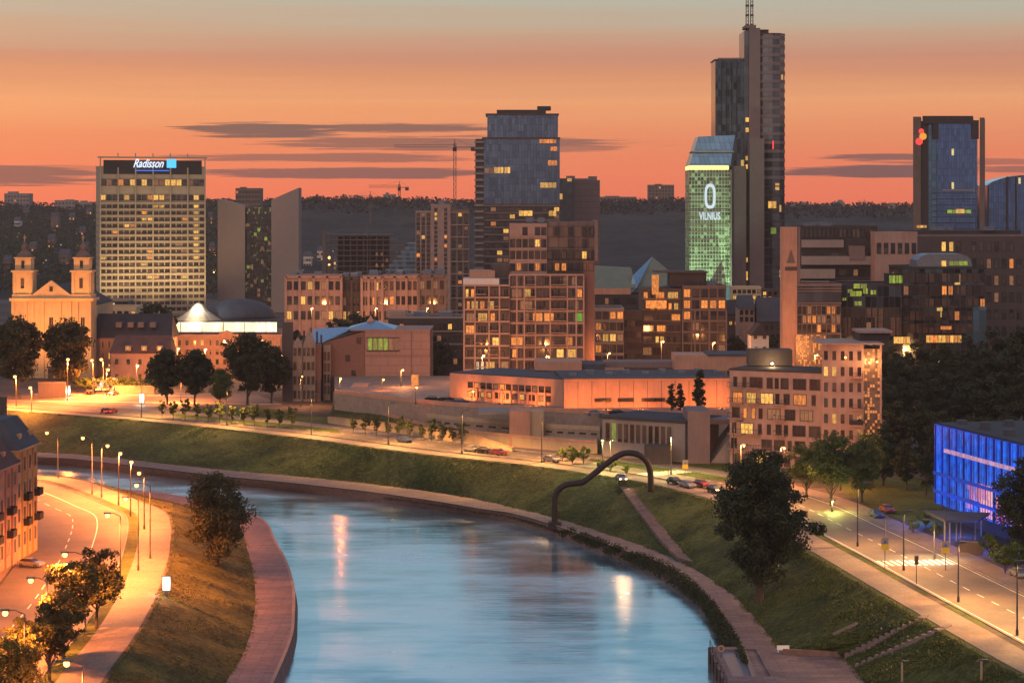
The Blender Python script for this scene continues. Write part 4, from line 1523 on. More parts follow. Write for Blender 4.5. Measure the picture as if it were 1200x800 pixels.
for k in range(7):
    sg.put('glass_step', MB().box(X(452 + k * 4.6 if k < 6 else 478, d), d + k * .03, 9 if k == 0 else Z(322 - k * 5.2, d), X(488, d), d + 14, Z(322 - (k + 1) * 5.2, d) - .02), 'glass_teal')
    sg.put('floor_band', MB().box(X(451 + k * 4.6 if k < 6 else 477, d), d - .4, Z(322 - (k + 1) * 5.2, d), X(488, d), d + 14.1, Z(322 - (k + 1) * 5.2, d) + .5), 'frame_light')

def crane(label, px, ytop, ybase, jib_l, jib_r, d, dark='steel_dark', luff=0.0, w=1.4, ctr=True):
    x = X(px, d)
    t = Thing('tower_crane', label, 'crane', (x, d, Z(ybase, d)))
    z0, z1 = Z(ybase, d), Z(ytop, d)
    m = MB()
    for ax in (-w / 2, w / 2):
        for ay in (-w / 2, w / 2):
            m.box(x + ax - .14, d + ay - .14, z0, x + ax + .14, d + ay + .14, z1)
    z = z0; f = 1
    while z < z1 - w:
        for ay in (-w / 2, w / 2):
            m.tube((x - f * w / 2, d + ay, z), (x + f * w / 2, d + ay, z + w * 1.2), .1, .1, 4)
        m.box(x - w / 2, d - w / 2 - .08, z, x + w / 2, d - w / 2 + .08, z + .16)
        z += w * 1.2; f = -f
    t.put('mast', m, dark)
    m = MB()
    xl, xr = X(jib_l, d), X(jib_r, d)
    zj = z1 - 2.2
    far = xl if abs(xl - x) > abs(xr - x) else xr
    tops = []
    n = int(abs(far - x) / 2.2)
    zf = zj + abs(far - x) * luff
    for i in range(n + 1):
        k = i / n; xx = x + (far - x) * k; zz = zj + (zf - zj) * k
        tops.append((xx, zz))
    for i in range(n):
        (a, b), (c, e) = tops[i], tops[i + 1]
        for ay in (-.6, .6): m.tube((a, d + ay, b), (c, d + ay, e), .14, .14, 4)
        m.tube((a, d, b + 1.5), (c, d, e + 1.5), .14, .14, 4)
        m.tube((a, d - .6, b), ((a + c) / 2, d, (b + e) / 2 + 1.5), .09, .09, 4); m.tube(((a + c) / 2, d, (b + e) / 2 + 1.5), (c, d - .6, e), .09, .09, 4)
    t.put('jib', m, dark)
    near = xr if far == xl else xl
    m = MB()
    m.box(min(x, near), d - .5, zj - .2, max(x, near), d + .5, zj + .3)
    t.put('counter_jib', m, dark)
    m = MB(); s_ = 1 if near > x else -1
    m.box(min(near, near - s_ * 2.5), d - .9, zj - 2.2, max(near, near - s_ * 2.5), d + .9, zj - .2)
    t.put('counterweight', m, 'brown_wall')
    t.put('cab', MB().box(x - 1.1, d - 1.9, zj - 2.4, x + 1.1, d - .8, zj - .1), 'dark_wall')
    m = MB(); m.tube((x, d, zj), (x, d, z1 + 2.2), .35, .15, 5)
    m.tube((x, d, z1 + 2.2), (x + (far - x) * .6, d, zj + (zf - zj) * .6 + 1.4), .07, .07, 4); m.tube((x, d, z1 + 2.2), (near, d, zj + .3), .07, .07, 4)
    t.put('apex', m, dark)
    return t
crane('tall tower crane with a long horizontal jib just left of the blue glass tower', 533, 168, 300, 462, 557, 1200, 'steel_grey')
crane('small dark crane standing out above the hill horizon left of the tall crane', 468, 216, 250, 432, 479, 1500, 'steel_dark')
crane('faint low crane at the left, its jib just above the hill horizon', 434, 228, 262, 400, 446, 1500, 'steel_grey')
crane('tiny crane on the horizon right of the skyscrapers', 1013, 236, 246, 1006, 1022, 2300, 'steel_dark', w=2)

# ---- central apartment block
d = 640
ca = Thing('apartment_block', 'large stepped apartment block with glass corners and many lit windows behind the salmon walls', 'apartment block', (X(640, d), d + 12, 9))
zs = [Z(322 + 14.1 * k, d) for k in range(9)]
A, B = AB(597, d, 684)
ca.put('wall', MB().box(A[0], d, 9, B[0], d + 22, Z(322, d)), 'brown_wall')
ca.put('side_wall', MB().box(X(684, d) + .02, d + 2, 9, X(697, d), d + 22, Z(306, d)), 'red_brick')
ledges(ca, A, B, zs, .5, .55, 'pink_plaster')
fins(ca, A, B, [.0, .1, .2, .35, .55, .78, .9, 1.0], 9, Z(322, d), .45, .42, 'pink_plaster')
LIT = {}
wl = [(7, 8, 'o'), (7, 9, 'd'), (6, 2, 'y'), (6, 0, 'd'), (4, 2, 'd'), (4, 3, 'y'), (4, 4, 'o'), (4, 5, 'o'), (4, 6, 'o'), (4, 10, 'g'), (3, 9, 'd'), (2, 0, 'o'), (2, 9, 'o'), (1, 9, 'y'), (0, 4, 'd')]
mp = {'o': 'win_orange', 'y': 'win_yellow', 'd': 'win_dim', 'g': 'win_green', 'w': 'win_white', 'l': 'win_lime'}
zlow = Z(322 + 14.1 * 8, d)
irregular(ca, A, B, 8, zlow, Z(322, d), 21, .12, {(r, (c + .5) / 12): mp[k] for r, c, k in wl}, frame='brown_cladding')
# upper setback storeys
ca.put('upper_wall', MB().box(X(597, d), d + 2.5, Z(322, d) + .02, X(641, d), d + 20, Z(262, d)), 'pink_plaster')
ca.put('upper_wall', MB().box(X(641, d) + .02, d + 3, Z(306, d) + .02, X(699, d), d + 20, Z(260, d)), 'brown_panel')
ca.put('upper_wall', MB().box(X(641, d) + .02, d + 2.2, Z(322, d) + .03, X(684, d), d + 20, Z(306, d)), 'brown_wall')
ca.put('upper_frame', MB().box(X(697, d), d + 2.4, Z(306, d), X(701, d), d + 20.4, Z(258, d)), 'mauve_concrete')
UA, UB = (X(597, d), d + 2.5), (X(641, d), d + 2.5)
ca.windows(UA, UB, 4, 6, Z(320, d), Z(264, d), w=1.3, h=2.2, p=.1, lit={(0, 1): 'win_orange', (3, 5): 'window_dark'}, skip={(3, 0), (3, 1), (3, 3)}, seed=5)
UA2, UB2 = (X(641, d), d + 3), (X(697, d), d + 3)
ca.windows(UA2, UB2, 4, 7, Z(320, d), Z(264, d), w=1.3, h=2.2, p=.05, lit={(1, 5): 'win_yellow', (0, 1): 'win_orange', (0, 2): 'win_orange', (3, 1): 'window_dark'}, skip={(2, 0), (2, 1), (2, 2), (2, 4), (2, 6), (3, 0), (3, 4), (3, 2)}, seed=6, off=.9)
ledges(ca, UA, UB, [Z(277, d), Z(292, d), Z(308, d)], .4, .4, 'pink_plaster')
ledges(ca, UA2, UB2, [Z(292, d), Z(308, d)], .4, .4, 'brown_cladding')
# left wing, lower, rounded end
A2, B2 = AB(544, d, 590)
ca.put('left_wing', MB().box(A2[0], d - 2, 9, X(597, d) - .02, d + 18, Z(334, d)), 'brown_wall')
LW_ = {(5, 0): 'win_orange', (5, 1): 'win_orange', (5, 2): 'win_yellow', (5, 3): 'win_orange', (5, 4): 'win_yellow', (6, 0): 'win_yellow', (6, 1): 'win_orange', (4, 2): 'win_yellow', (4, 0): 'win_dim', (4, 5): 'win_orange', (3, 0): 'win_orange', (2, 3): 'win_yellow', (2, 2): 'win_yellow', (2, 5): 'win_yellow', (0, 3): 'win_white', (0, 2): 'win_white', (0, 5): 'win_yellow'}
irregular(ca, (A2[0], d - 2), (X(597, d), d - 2), 7, zlow, Z(336, d), 31, .08, {(r, (c + .5) / 8): g_ for (r, c), g_ in LW_.items()}, frame='brown_cladding', sizes=(.8, 1.2, 1.8, 2.6))
ledges(ca, (A2[0], d - 2), (X(597, d), d - 2), [Z(334 + 14.1 * k, d) for k in range(8)], .7, .5, 'pink_plaster')
fins(ca, (A2[0], d - 2), (X(597, d), d - 2), [0, .24, .55, .78], 9, Z(335, d), .5, .5, 'pink_plaster')
ca.put('terrace_wall', MB().box(X(543, d), d - 2.5, Z(334, d) + .02, X(585, d), d + 10, Z(326, d)), 'white_wall')
ca.put('terrace_storey', MB().box(X(550, d), d + 1, Z(326, d) + .02, X(580, d), d + 12, Z(317, d)), 'salmon_wall')
ca.put('terrace_storey', MB().box(X(576, d), d + 2, Z(326, d) + .03, X(597, d) - .03, d + 12, Z(310, d)), 'brown_wall')
for k in range(7):
    a = .26 + (k % 2) * .27
    ca.balcony((A2[0], d - 2), (X(597, d), d - 2), a, a + .22, Z(344 + 14.1 * k, d), 1.5, 'frame_dark', 'pink_plaster')
for k in range(6):
    ca.balcony(A, B, .22, .34, Z(333 + 14.1 * k, d), 1.5, 'frame_dark', 'pink_plaster')
    ca.balcony(A, B, .56, .76, Z(333 + 14.1 * k, d), 1.5, 'frame_dark', 'pink_plaster')
ca.q = quad_base(A, B, 20)
units(ca, 8, 3, Z(260, d), hmax=1.2)
ca.flush()

# dark low building left of it
d = 700
A, B = AB(455, d, 543)
t = building('office_block', 'dark low office block with few lit windows behind the museum, left of the apartment block', 'office building', A, B, 18, 9, Z(372, d), 'dark_wall', bands='grey_concrete', finish=False,
             win=dict(rows=4, cols=14, z0=Z(430, d), z1=Z(376, d), w=1.2, h=1.8, p=.07, seed=9))
t.put('roof_storey', MB().box(X(452, d), d + 3, Z(372, d), X(475, d), d + 12, Z(365, d)), 'pink_plaster')
ledges(t, A, B, [Z(388, d), Z(403, d)], .4, .4, 'grey_concrete')
units(t, 4, 4, Z(372, d)); t.flush()

# ---- right centre: dark apartments
d = 720
A, B = AB(800, d, 851)
t = building('apartment_house', 'dark apartment house with pinkish window grid and orange lit rooms, right of the glass pyramid', 'apartment block', A, B, 20, 9, Z(336, d), 'brown_cladding', finish=False,
             win=dict(rows=6, cols=5, z0=Z(415, d), z1=Z(337, d), w=2.1, h=2.6, p=.05, lit={(5, 0): 'win_orange', (4, 0): 'win_orange', (4, 2): 'win_orange', (4, 3): 'win_orange', (4, 4): 'win_orange', (3, 0): 'win_orange', (0, 4): 'win_dim'}, seed=1))
ledges(t, A, B, [Z(363 + k * 13, d) for k in range(5)], .4, .45, 'mauve_concrete')
fins(t, A, B, [0, .28, .62, 1], 9, Z(363, d), .45, .35, 'mauve_concrete')
t.put('penthouse', MB().box(X(786, d), d + 3, Z(336, d), X(829, d), d + 16, Z(320, d)), 'dark_wall')
t.put('penthouse_roof', MB().box(X(768, d), d + 2, Z(320, d) + .01, X(830, d), d + 17, Z(318, d)), 'brown_wall')
A, B = AB(752, d, 799)
t.put('middle_wall', MB().box(A[0], d + 1, 9, B[0], d + 18, Z(338, d)), 'brown_wall')
LL_ = dict(a={(5, 4): 'win_orange', (5, 5): 'win_yellow', (4, 4): 'win_orange', (4, 5): 'win_yellow', (4, 2): 'win_orange', (3, 5): 'win_orange', (4, 1): 'win_orange', (5, 2): 'win_orange', (2, 2): 'win_orange', (1, 3): 'win_yellow', (1, 2): 'win_yellow'})['a']
irregular(t, (A[0], d + 1), (B[0], d + 1), 6, Z(418, d), Z(340, d), 8, .16, {(r, (c + .5) / 6): g_ for (r, c), g_ in LL_.items()}, cols_lit=('win_orange', 'win_orange', 'win_dim'))
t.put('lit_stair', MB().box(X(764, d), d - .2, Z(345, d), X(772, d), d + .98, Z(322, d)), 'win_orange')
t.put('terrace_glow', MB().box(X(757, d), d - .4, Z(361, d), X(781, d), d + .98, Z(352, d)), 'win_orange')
ledges(t, (A[0], d + 1), (B[0], d + 1), [Z(350 + k * 13, d) for k in range(5)], .5, .4, 'brown_cladding')
units(t, 1, 4, Z(336, d)); t.flush()
A, B = AB(697, d - 20, 731)
t = building('apartment_house', 'low grey-green apartment house with a big yellow window beside the stepped block', 'apartment block', A, B, 20, 9, Z(362, d - 20), 'grey_concrete', finish=False,
             win=dict(rows=5, cols=4, z0=Z(428, d - 20), z1=Z(363, d - 20), w=1.8, h=2.3, p=.05, lit={(4, 2): 'win_orange', (4, 3): 'win_orange', (3, 0): 'win_orange', (2, 1): 'win_yellow', (2, 2): 'win_yellow', (1, 0): 'win_orange'}, seed=1))
ledges(t, A, B, [Z(376 + k * 13, d - 20) for k in range(4)], .4, .4, 'grey_concrete'); t.flush()
A, B = AB(731.2, d - 16, 752)
t = building('apartment_house', 'black narrow apartment house with white roof lights between two apartment houses', 'apartment block', A, B, 18, 9, Z(365, d - 16), 'dark_wall',
             win=dict(rows=4, cols=3, z0=Z(425, d - 16), z1=Z(372, d - 16), w=1.5, h=2.0, p=.08, seed=14))
d = 800
gp = Thing('green_roof_hall', 'hall with a green copper roof, a bright blue glass triangle and a pink wall strip', 'hall', (X(740, d), d + 15, 9))
gp.put('wall', MB().box(X(698, d), d, 9, X(756, d), d + 30, Z(345, d)), 'dark_wall')
gp.put('pink_strip', MB().box(X(697, d), d - .5, Z(345, d) + .02, X(739, d), d + 2, Z(337.5, d)), 'salmon_wall')
m = MB(); m.hexa([(X(698, d), d, Z(337.4, d)), (X(745, d), d, Z(337.4, d)), (X(745, d), d + 30, Z(337.4, d)), (X(698, d), d + 30, Z(337.4, d))],
                 [(X(699, d), d + 12, Z(313, d)), (X(742, d), d + 12, Z(315, d)), (X(742, d), d + 24, Z(315, d)), (X(699, d), d + 24, Z(313, d))])
gp.put('green_roof', m, 'roof_green')
xa, xb, xt = X(739, d), X(800, d), X(768, d)
m = MB(); m.add([(xa, d + 4, Z(345, d)), (xb, d + 4, Z(330, d)), (xb, d + 34, Z(330, d)), (xa, d + 34, Z(345, d)), (xt, d + 18, Z(302, d))], [(0, 1, 4), (1, 2, 4), (2, 3, 4), (3, 0, 4), (3, 2, 1, 0)])
gp.put('pyramid_roof', m, 'roof_green')
m = MB(); m.prism([(0, 0)] * 3, 0, 1) if False else None
m.add([(X(737, d), d + 2, Z(346, d)), (X(747, d), d + 2, Z(337, d)), (X(767.5, d), d + 16, Z(302, d)), (X(766, d), d + 16, Z(302, d)), (X(742, d), d + 2.4, Z(323, d)),
       (X(737, d), d + 2.5, Z(346, d)), (X(747, d), d + 2.5, Z(337, d)), (X(767.5, d), d + 16.5, Z(302, d)), (X(742, d), d + 2.9, Z(323, d))],
      [(0, 1, 2, 4), (5, 8, 7, 6), (0, 5, 6, 1), (1, 6, 7, 2), (2, 7, 8, 4), (4, 8, 5, 0)])
gp.put('blue_glass_triangle', m, 'copper_blue')
gp.windows((X(698, d), d), (X(745, d), d), 2, 9, Z(370, d), Z(347, d), w=1.8, h=2.2, p=.1)
gp.flush()

# small houses and roofs around (855-925)
d = 860
A, B = AB(858, d, 892)
building('low_office', 'low pale-lit building strip under the skyscraper base', 'building', A, B, 12, 9, Z(337, d), 'cream_wall', win=dict(rows=2, cols=6, z0=Z(352, d), z1=Z(338, d), w=1.2, h=1.3, p=.2))
A, B = AB(893, d + 20, 918)
building('low_office', 'low dark building strip just left of the pink pylon', 'building', A, B, 12, 9, Z(340, d + 20), 'brown_wall', win=dict(rows=2, cols=4, z0=Z(352, d + 20), z1=Z(341, d + 20), w=1.2, h=1.3, p=.3))
d = 760
A, B = AB(866, d, 884)
t = house('old_house', 'pinkish gabled house with a dark roof between the apartment house and the pink pylon', 'house', A, B, 12, 9, Z(361, d), 4.5, 'pink_plaster', 'roof_slate', rows=2, cols=3, z0=Z(378, d), z1=Z(362, d), w=1, h=1.5, p=.0); t.flush()
A, B = AB(888, d, 922)
t = house('old_house', 'long house with a dark blue slate roof left of the pink pylon', 'house', A, B, 14, 9, Z(377, d), 8.5, 'brown_wall', 'roof_slate', rows=2, cols=5, z0=Z(400, d), z1=Z(378, d), w=1, h=1.4, p=.1); t.flush()
d = 690
A, B = AB(880, d, 901)
t = house('white_house', 'small white gabled house with two dark windows among trees', 'house', A, B, 10, 9, Z(393, d), 3.9, 'white_wall', 'roof_dark', along='v', rows=2, cols=2, z0=Z(416, d), z1=Z(387, d), w=.9, h=1.3, p=0, mull=0); t.flush()
A, B = AB(853, 775, 866)
t = house('old_house', 'small dark roofed house beside the green tower foot', 'house', A, B, 10, 9, Z(368, 775), 5, 'brown_wall', 'roof_dark', rows=1, cols=2, z0=Z(385, 775), z1=Z(372, 775), w=1, h=1.2, p=.5); t.flush()

# ---- right: pylon and dark office complex
d = 640
py_ = Thing('pylon_tower', 'tall blank pink pylon wall with a dark triangle emblem', 'tower', (X(927, d), d + 3, 9))
py_.put('wall', MB().box(X(917, d), d, 9, X(934, d), d + 6, Z(266, d)), 'salmon_wall')
py_.put('edge', MB().box(X(934, d) + .02, d + .6, 9, X(938, d), d + 6, Z(266, d)), 'mauve_concrete')
e0 = Z(308, d)
m = MB(); m.add([(X(922, d), d - .15, e0), (X(932, d), d - .15, e0), (X(927, d), d - .15, Z(292, d)), (X(922, d), d - .01, e0), (X(932, d), d - .01, e0), (X(927, d), d - .01, Z(292, d))], [(0, 1, 2), (5, 4, 3), (0, 2, 5, 3), (1, 4, 5, 2), (0, 3, 4, 1)])
py_.put('triangle_emblem', m, 'brown_cladding')
py_.put('emblem_bar', MB().box(X(920, d), d - .15, Z(317, d), X(934, d), d - .01, Z(312.5, d)), 'brown_wall')
d = 700
A, B = AB(938, d, 1028)
t = building('office_complex', 'dark terraced office complex with grey bands, right of the pink pylon', 'office building', A, B, 24, 9, Z(266, d), 'dark_wall', finish=False)
t.windows(A, B, 1, 18, Z(280, d), Z(267, d), w=1.05, h=2.7, p=.0, glass='window_dark', frame='frame_dark', mull=0)
t.put('grey_band', MB().box(X(939, d), d - 1.2, Z(290, d), X(988, d), d - .01, Z(281, d)), 'grey_concrete')
t.put('grey_band', MB().box(X(939, d), d - 2.2, Z(310, d), X(1026, d), d - .02, Z(300, d)), 'grey_concrete')
t.put('grey_band', MB().box(X(936, d), d - 3.2, Z(326, d), X(977, d), d - .03, Z(315, d)), 'grey_concrete')
t.put('pink_box', MB().box(X(994, d), d - 2.6, Z(304, d), X(1012, d), d - .04, Z(288, d)), 'mauve_concrete')
t.put('lower_band', MB().box(X(939, d), d - 4.2, Z(333, d), X(1028, d), d - .05, Z(329, d)), 'white_wall')
t.windows((A[0], d), (B[0], d), 2, 16, Z(329, d), Z(290, d), w=1.3, h=2.0, p=.08, off=.1)
units(t, 14, 4, Z(266, d), hmax=1.4); t.flush()
d = 640
A, B = AB(934, d, 986)
t = building('brown_glass_block', 'brown glass block with orange speckled lower storeys at the foot of the pink pylon', 'building', A, B, 20, 9, Z(334, d), 'glass_office', finish=False, bands='brown_cladding')
t.put('lower_glazing', MB().box(X(932, d), d - .8, 9, X(968, d), d - .02, Z(392, d)), 'glass_warm')
t.put('glazed_front', MB().box(X(934, d), d - .4, Z(391.8, d), X(985, d), d - .02, Z(357, d)), 'brown_panel')
t.windows((X(934, d), d - .4), (X(985, d), d - .4), 3, 9, Z(390, d), Z(358, d), w=1.0, h=2.2, p=.35, cols_lit=('win_dim', 'win_orange', 'win_dim'), seed=5)
ledges(t, A, B, [Z(338, d), Z(341, d), Z(355, d)], .5, .35, 'brown_cladding'); t.flush()
d = 690
A, B = AB(1026, d, 1075)
t = building('beige_block', 'beige penthouse block with dark windows between the office complex and the brick building', 'building', A, B, 16, 9, Z(273, d), 'pink_plaster', finish=False)
t.windows(A, B, 1, 6, Z(299, d), Z(283, d), w=1.2, h=3.3, p=.0, seed=3); t.flush()
d = 740
A, B = AB(1075, d, 1225)
t = building('brick_building', 'long dark brick building with small scattered windows at the right edge', 'building', A, B, 22, 9, Z(276, d), 'dark_brick', bands='mauve_concrete', finish=False,
             win=dict(rows=6, cols=17, z0=Z(398, d), z1=Z(279, d), w=1.4, h=3.2, p=.0, mull=0, seed=3,
                      lit={(5, 3): 'win_yellow', (5, 4): 'win_yellow', (4, 12): 'win_orange', (3, 12): 'win_dim', (3, 10): 'win_dim', (2, 10): 'win_dim', (4, 9): 'win_dim'}, skip={(5, 0), (5, 1), (5, 2), (5, 13), (5, 6), (0, 1)}))
t.put('roof_storey', MB().box(X(1060, d), d + 5, Z(276, d), X(1200, d), d + 18, Z(270, d)), 'dark_wall')
units(t, 24, 5, Z(270, d), hmax=1.0); t.flush()
d = 650
A, B = AB(1058, d, 1155)
t = building('dark_glass_office', 'black glass office with a pale blue vaulted roof and a yellow lit ground floor', 'office building', A, B, 24, 9, Z(314, d), 'glass_dark', finish=False, bands='frame_dark')
m = MB(); n = 8
xa, xb = X(1074, d), X(1140, d)
prof = [(xa, Z(313, d)), (xa + .4, Z(305, d)), (xa + 1.6, Z(300, d)), (xa + 3.6, Z(297.5, d)), (xb - 3.6, Z(297.5, d)), (xb - 1.6, Z(300, d)), (xb - .4, Z(305, d)), (xb, Z(313, d))]
vs = [(p[0], d + .3, p[1]) for p in prof] + [(p[0], d + 12, p[1]) for p in prof]
m.add(vs, [tuple(range(8)), tuple(range(15, 7, -1))] + [(i, 8 + i, 8 + (i + 1) % 8, (i + 1) % 8) for i in range(8)])
t.put('vaulted_roof', m, 'roof_metal')
lit_patch(t, 1103, 1109, 305.5, 312, d + .3, 'win_yellow', 1); lit_patch(t, 1112, 1134, 306, 311, d + .3, 'win_lime', 4)
t.windows(A, B, 5, 13, Z(392, d), Z(318, d), w=1.35, h=2.6, p=.04, frame='frame_dark', seed=17, lit={(3, 6): 'win_orange', (3, 7): 'win_orange'})
t.windows((X(1085, d), d), (X(1127, d), d), 1, 9, Z(402, d), Z(392, d), w=1.0, h=2.2, p=1, cols_lit=('win_yellow', 'win_orange', 'win_white'), frame='frame_dark', off=.1)
lit_patch(t, 1102, 1115, 382, 386, d, 'win_orange', 1, .5)
t.put('pale_corner', MB().box(X(1140, d), d - .3, 9, X(1156, d), d + 20, Z(359, d)), 'glass_teal')
t.flush()
A, B = AB(986, d - 6, 1057)
t = building('dark_glass_office', 'black glass office with lime lit meeting rooms behind trees, right of the brown glass block', 'office building', A, B, 24, 9, Z(334, d - 6), 'glass_dark', finish=False, bands='frame_dark')
for (a, b, y0, y1) in ((1000, 1016, 332.5, 338), (996, 1010, 341, 347), (987, 992, 349, 352), (1001, 1010, 353, 358), (1020, 1027, 340, 345), (1011, 1017, 338, 344), (993, 999, 339, 343)):
    lit_patch(t, a, b, y0, y1, d - 6, 'win_lime', 2, .3)
t.put('lit_storey', MB().box(X(1042, d), d + 2, Z(334, d - 6), X(1078, d), d + 9, Z(321, d)), 'frame_dark')
t.windows((X(1043, d), d + 2), (X(1077, d), d + 2), 1, 9, Z(333, d), Z(322, d), w=.85, h=2.4, p=1, cols_lit=('win_lime', 'win_lime', 'win_dim'), mull=0)
t.windows(A, B, 4, 10, Z(392, d), Z(360, d), w=1.3, h=2.0, p=.02, frame='frame_dark', seed=19)
t.windows((X(1043, d), d - 6), (X(1062, d), d - 6), 1, 5, Z(402, d), Z(392, d), w=.9, h=2.0, p=1, cols_lit=('win_yellow',), off=.1)
t.flush()

# ---- pink apartment house, right, near
d = 470
pa = Thing('pink_apartment_house', 'pink apartment house in two heights with balconies and a glittering orange glass corner', 'apartment block', (X(945, d), d + 8, 9))
A = (X(855, 476), 476.0); B = (X(963, 466), 466.0)
q = quad_base(A, B, 14)
pa.put('low_wing', MB().prism(q, 9, Z(436, d)), 'pink_plaster')
pa.put('low_wing_roof', MB().prism([p + (sum(q, Vector((0, 0))) / 4 - p).normalized() * -.25 for p in q], Z(436, d) + .01, Z(436, d) + .4), 'dark_wall')
fh = 3.42
tz = Z(440, d)
lows = {(4, 0): 'win_orange', (4, 2): 'win_orange', (4, 3): 'win_yellow', (4, 5): 'win_yellow', (3, 3): 'win_orange', (3, 5): 'win_dim', (2, 2): 'win_yellow', (2, 3): 'win_orange', (3, 9): 'win_dim', (4, 9): 'win_orange', (3, 11): 'win_dim'}
irregular(pa, A, B, 6, tz - 6 * fh, tz, 77, .05, {(r, (c + .5) / 12): g_ for (r, c), g_ in lows.items()}, .64, 'brown_wall', (.8, 1.2, 1.6, 2.2, 2.8), (.6, 1.4), cols_lit=('win_orange', 'win_yellow', 'win_dim'))
for r in range(5):
    for (a, b) in ((.0, .16), (.2, .34), (.5, .62)):
        if (r, a) in ((0, .5), (2, .2)): continue
        pa.balcony(A, B, a, b, tz - fh * (r + 1) + .55, 1.4, 'frame_dark', 'pink_plaster')
A = (X(963, 464), 464.0); B = (X(1012, 462), 462.0)
q2 = quad_base(A, B, 16)
pa.put('high_wing', MB().prism(q2, 9, Z(401, d)), 'pink_plaster')
pa.put('high_wing_cap', MB().box(A[0] - .3, 461.5, Z(401, d) + .01, X(1033, 463) + .3, 480, Z(399.5, d)), 'pink_plaster')
pa.windows(A, B, 8, 5, Z(405, d) - 8 * fh, Z(405, d), w=.85, h=2.0, p=.06, seed=5, mull=0, frame='salmon_wall', lit={(6, 0): 'win_yellow', (6, 1): 'win_yellow', (7, 5): 'window_dark', (4, 5): 'win_orange'})
for r in (1, 3, 4, 5):
    pa.balcony(A, B, .68, .98, Z(405, d) - fh * (r + 1) + .5, 1.3, 'frame_dark', 'salmon_wall', solid=(r == 4))
pa.put('glass_corner', MB().box(X(1012, 462) + .02, 463, 9, X(1033, 462), 478, Z(406, d)), 'glass_warm')
pa.put('corner_post', MB().box(X(1032, 462), 462.8, 9, X(1034, 462), 463.2, Z(401, d)), 'pink_plaster')
pa.put('penthouse', MB().box(X(1008, d), 470, Z(399.5, d) + .01, X(1042, d), 478, Z(390, d)), 'dark_wall')
pa.put('penthouse_roof', MB().box(X(1006, d), 469, Z(390, d) + .01, X(1045, d), 479, Z(387, d)), 'pink_plaster')
pa.put('roof_shed', MB().box(X(885, d), 482, Z(433, d), X(937, d), 488, Z(414, d)), 'brown_wall')
for (px, py, pw) in ((1019, 425, 900), (1028, 424, 900), (991, 419, 250)):
    pa.put('wall_lamp', MB().lathe((X(px, 461), 461.2, Z(py, 461)), [(.06, -.2), (.25, -.1), (.28, .1), (.06, .25)], 8), 'bulb_sodium')
    light('wall_lamp_light', 'POINT', (X(px, 460), 460.2, Z(py, 461)), pw, (1, .45, .15), .15)
pa.put('wall_lamp', MB().lathe((X(905, 481), 481, Z(426, 481)), [(.06, -.25), (.35, -.1), (.35, .15), (.06, .3)], 8), 'bulb_white')
light('roof_lamp_light', 'POINT', (X(905, 479.5), 479.5, Z(426, 480)), 900, WARM, .2)
pa.flush()

# ---- salmon exhibition hall on its raised plaza
PZ = 16.0
edge = [G(392, 461, PZ).xy, G(470, 470, PZ).xy, G(505, 474, PZ).xy, G(545, 477, PZ).xy, G(597, 480, PZ).xy, G(640, 482.5, PZ).xy, G(700, 485.5, PZ).xy, G(800, 487, PZ).xy, G(866, 487, PZ).xy]
plaza_pts = edge + [Vector((X(866, 640), 640)), Vector((X(392, 640), 640))]
pz = Thing('plaza_terrace', 'raised stone terrace carrying the salmon hall above the river road', 'terrace', (X(600, 560), 560, 9))
m = MB(); m.prism(plaza_pts, 8.9, PZ); pz.put('terrace_wall', m, 'stone_wall')
m = MB(); m.prism([p + (Vector((X(620, 580), 580)) - p).normalized() * .3 for p in plaza_pts], PZ + .005, PZ + .03); pz.put('terrace_paving', m, 'plaza_paving')
def wall_run(pts, z0, z1, th=.35, out=.1):
    m = MB()
    for i in range(len(pts) - 1):
        a, b = pts[i], pts[i + 1]
        u = (b - a).normalized(); n = Vector((-u.y, u.x))
        z1i = z1[i] if isinstance(z1, list) else z1; z1j = z1[i + 1] if isinstance(z1, list) else z1
        m.prism([a - n * out, b - n * out, b + n * th, a + n * th], z0, [z1i, z1j, z1j, z1i])
    return m
pz.put('parapet', wall_run(edge, PZ + .03, PZ + 1.1), 'salmon_wall')
# two lower steps of the terrace toward the road
def pxd(lst): return [Vector((X(a, d), d)) for a, d in lst]
s1 = pxd([(500, 540), (540, 531), (600, 521), (650, 513), (703, 508)])
s2 = pxd([(545, 522), (600, 511), (650, 503), (700, 497)])
m = MB(); m.prism(s1 + pxd([(703, 530), (500, 560)]), 8.95, 13.3); pz.put('middle_step', m, 'stone_wall')
pz.put('middle_parapet', wall_run(s1, 13.31, 14.3), 'sand_wall')
m = MB(); m.prism(s2 + pxd([(700, 515), (545, 545)]), 8.95, 11.5); pz.put('lower_step', m, 'sand_wall')
pz.put('lower_parapet', wall_run(s2, 11.51, 12.1), 'salmon_wall')
for (l, z) in ((s1, 12.2), (s1, 10.9)):
    for i in range(len(l) - 1):
        for k in range(4):
            a = l[i].lerp(l[i + 1], (k + .2) / 4); b = l[i].lerp(l[i + 1], (k + .75) / 4)
            pz.put('slot_opening', MB().prism([a + Vector((0, -.06)), b + Vector((0, -.06)), b, a], z, z + .45), 'window_dark')
lw = [G(384, 495.5).xy, G(440, 504).xy, G(480, 510).xy, G(520, 516.5).xy, G(560, 522.5).xy, G(600, 529).xy]
rw = Thing('retaining_wall', 'long low retaining wall glowing yellow behind the row of saplings', 'wall', (lw[2].x, lw[2].y, 9))
hts = [9 + h for h in (1.5, 2.1, 2.4, 2.5, 2.2, .8)]
rw.put('wall', wall_run(lw, 9, hts, .5, 0), 'sand_wall')
m = MB()
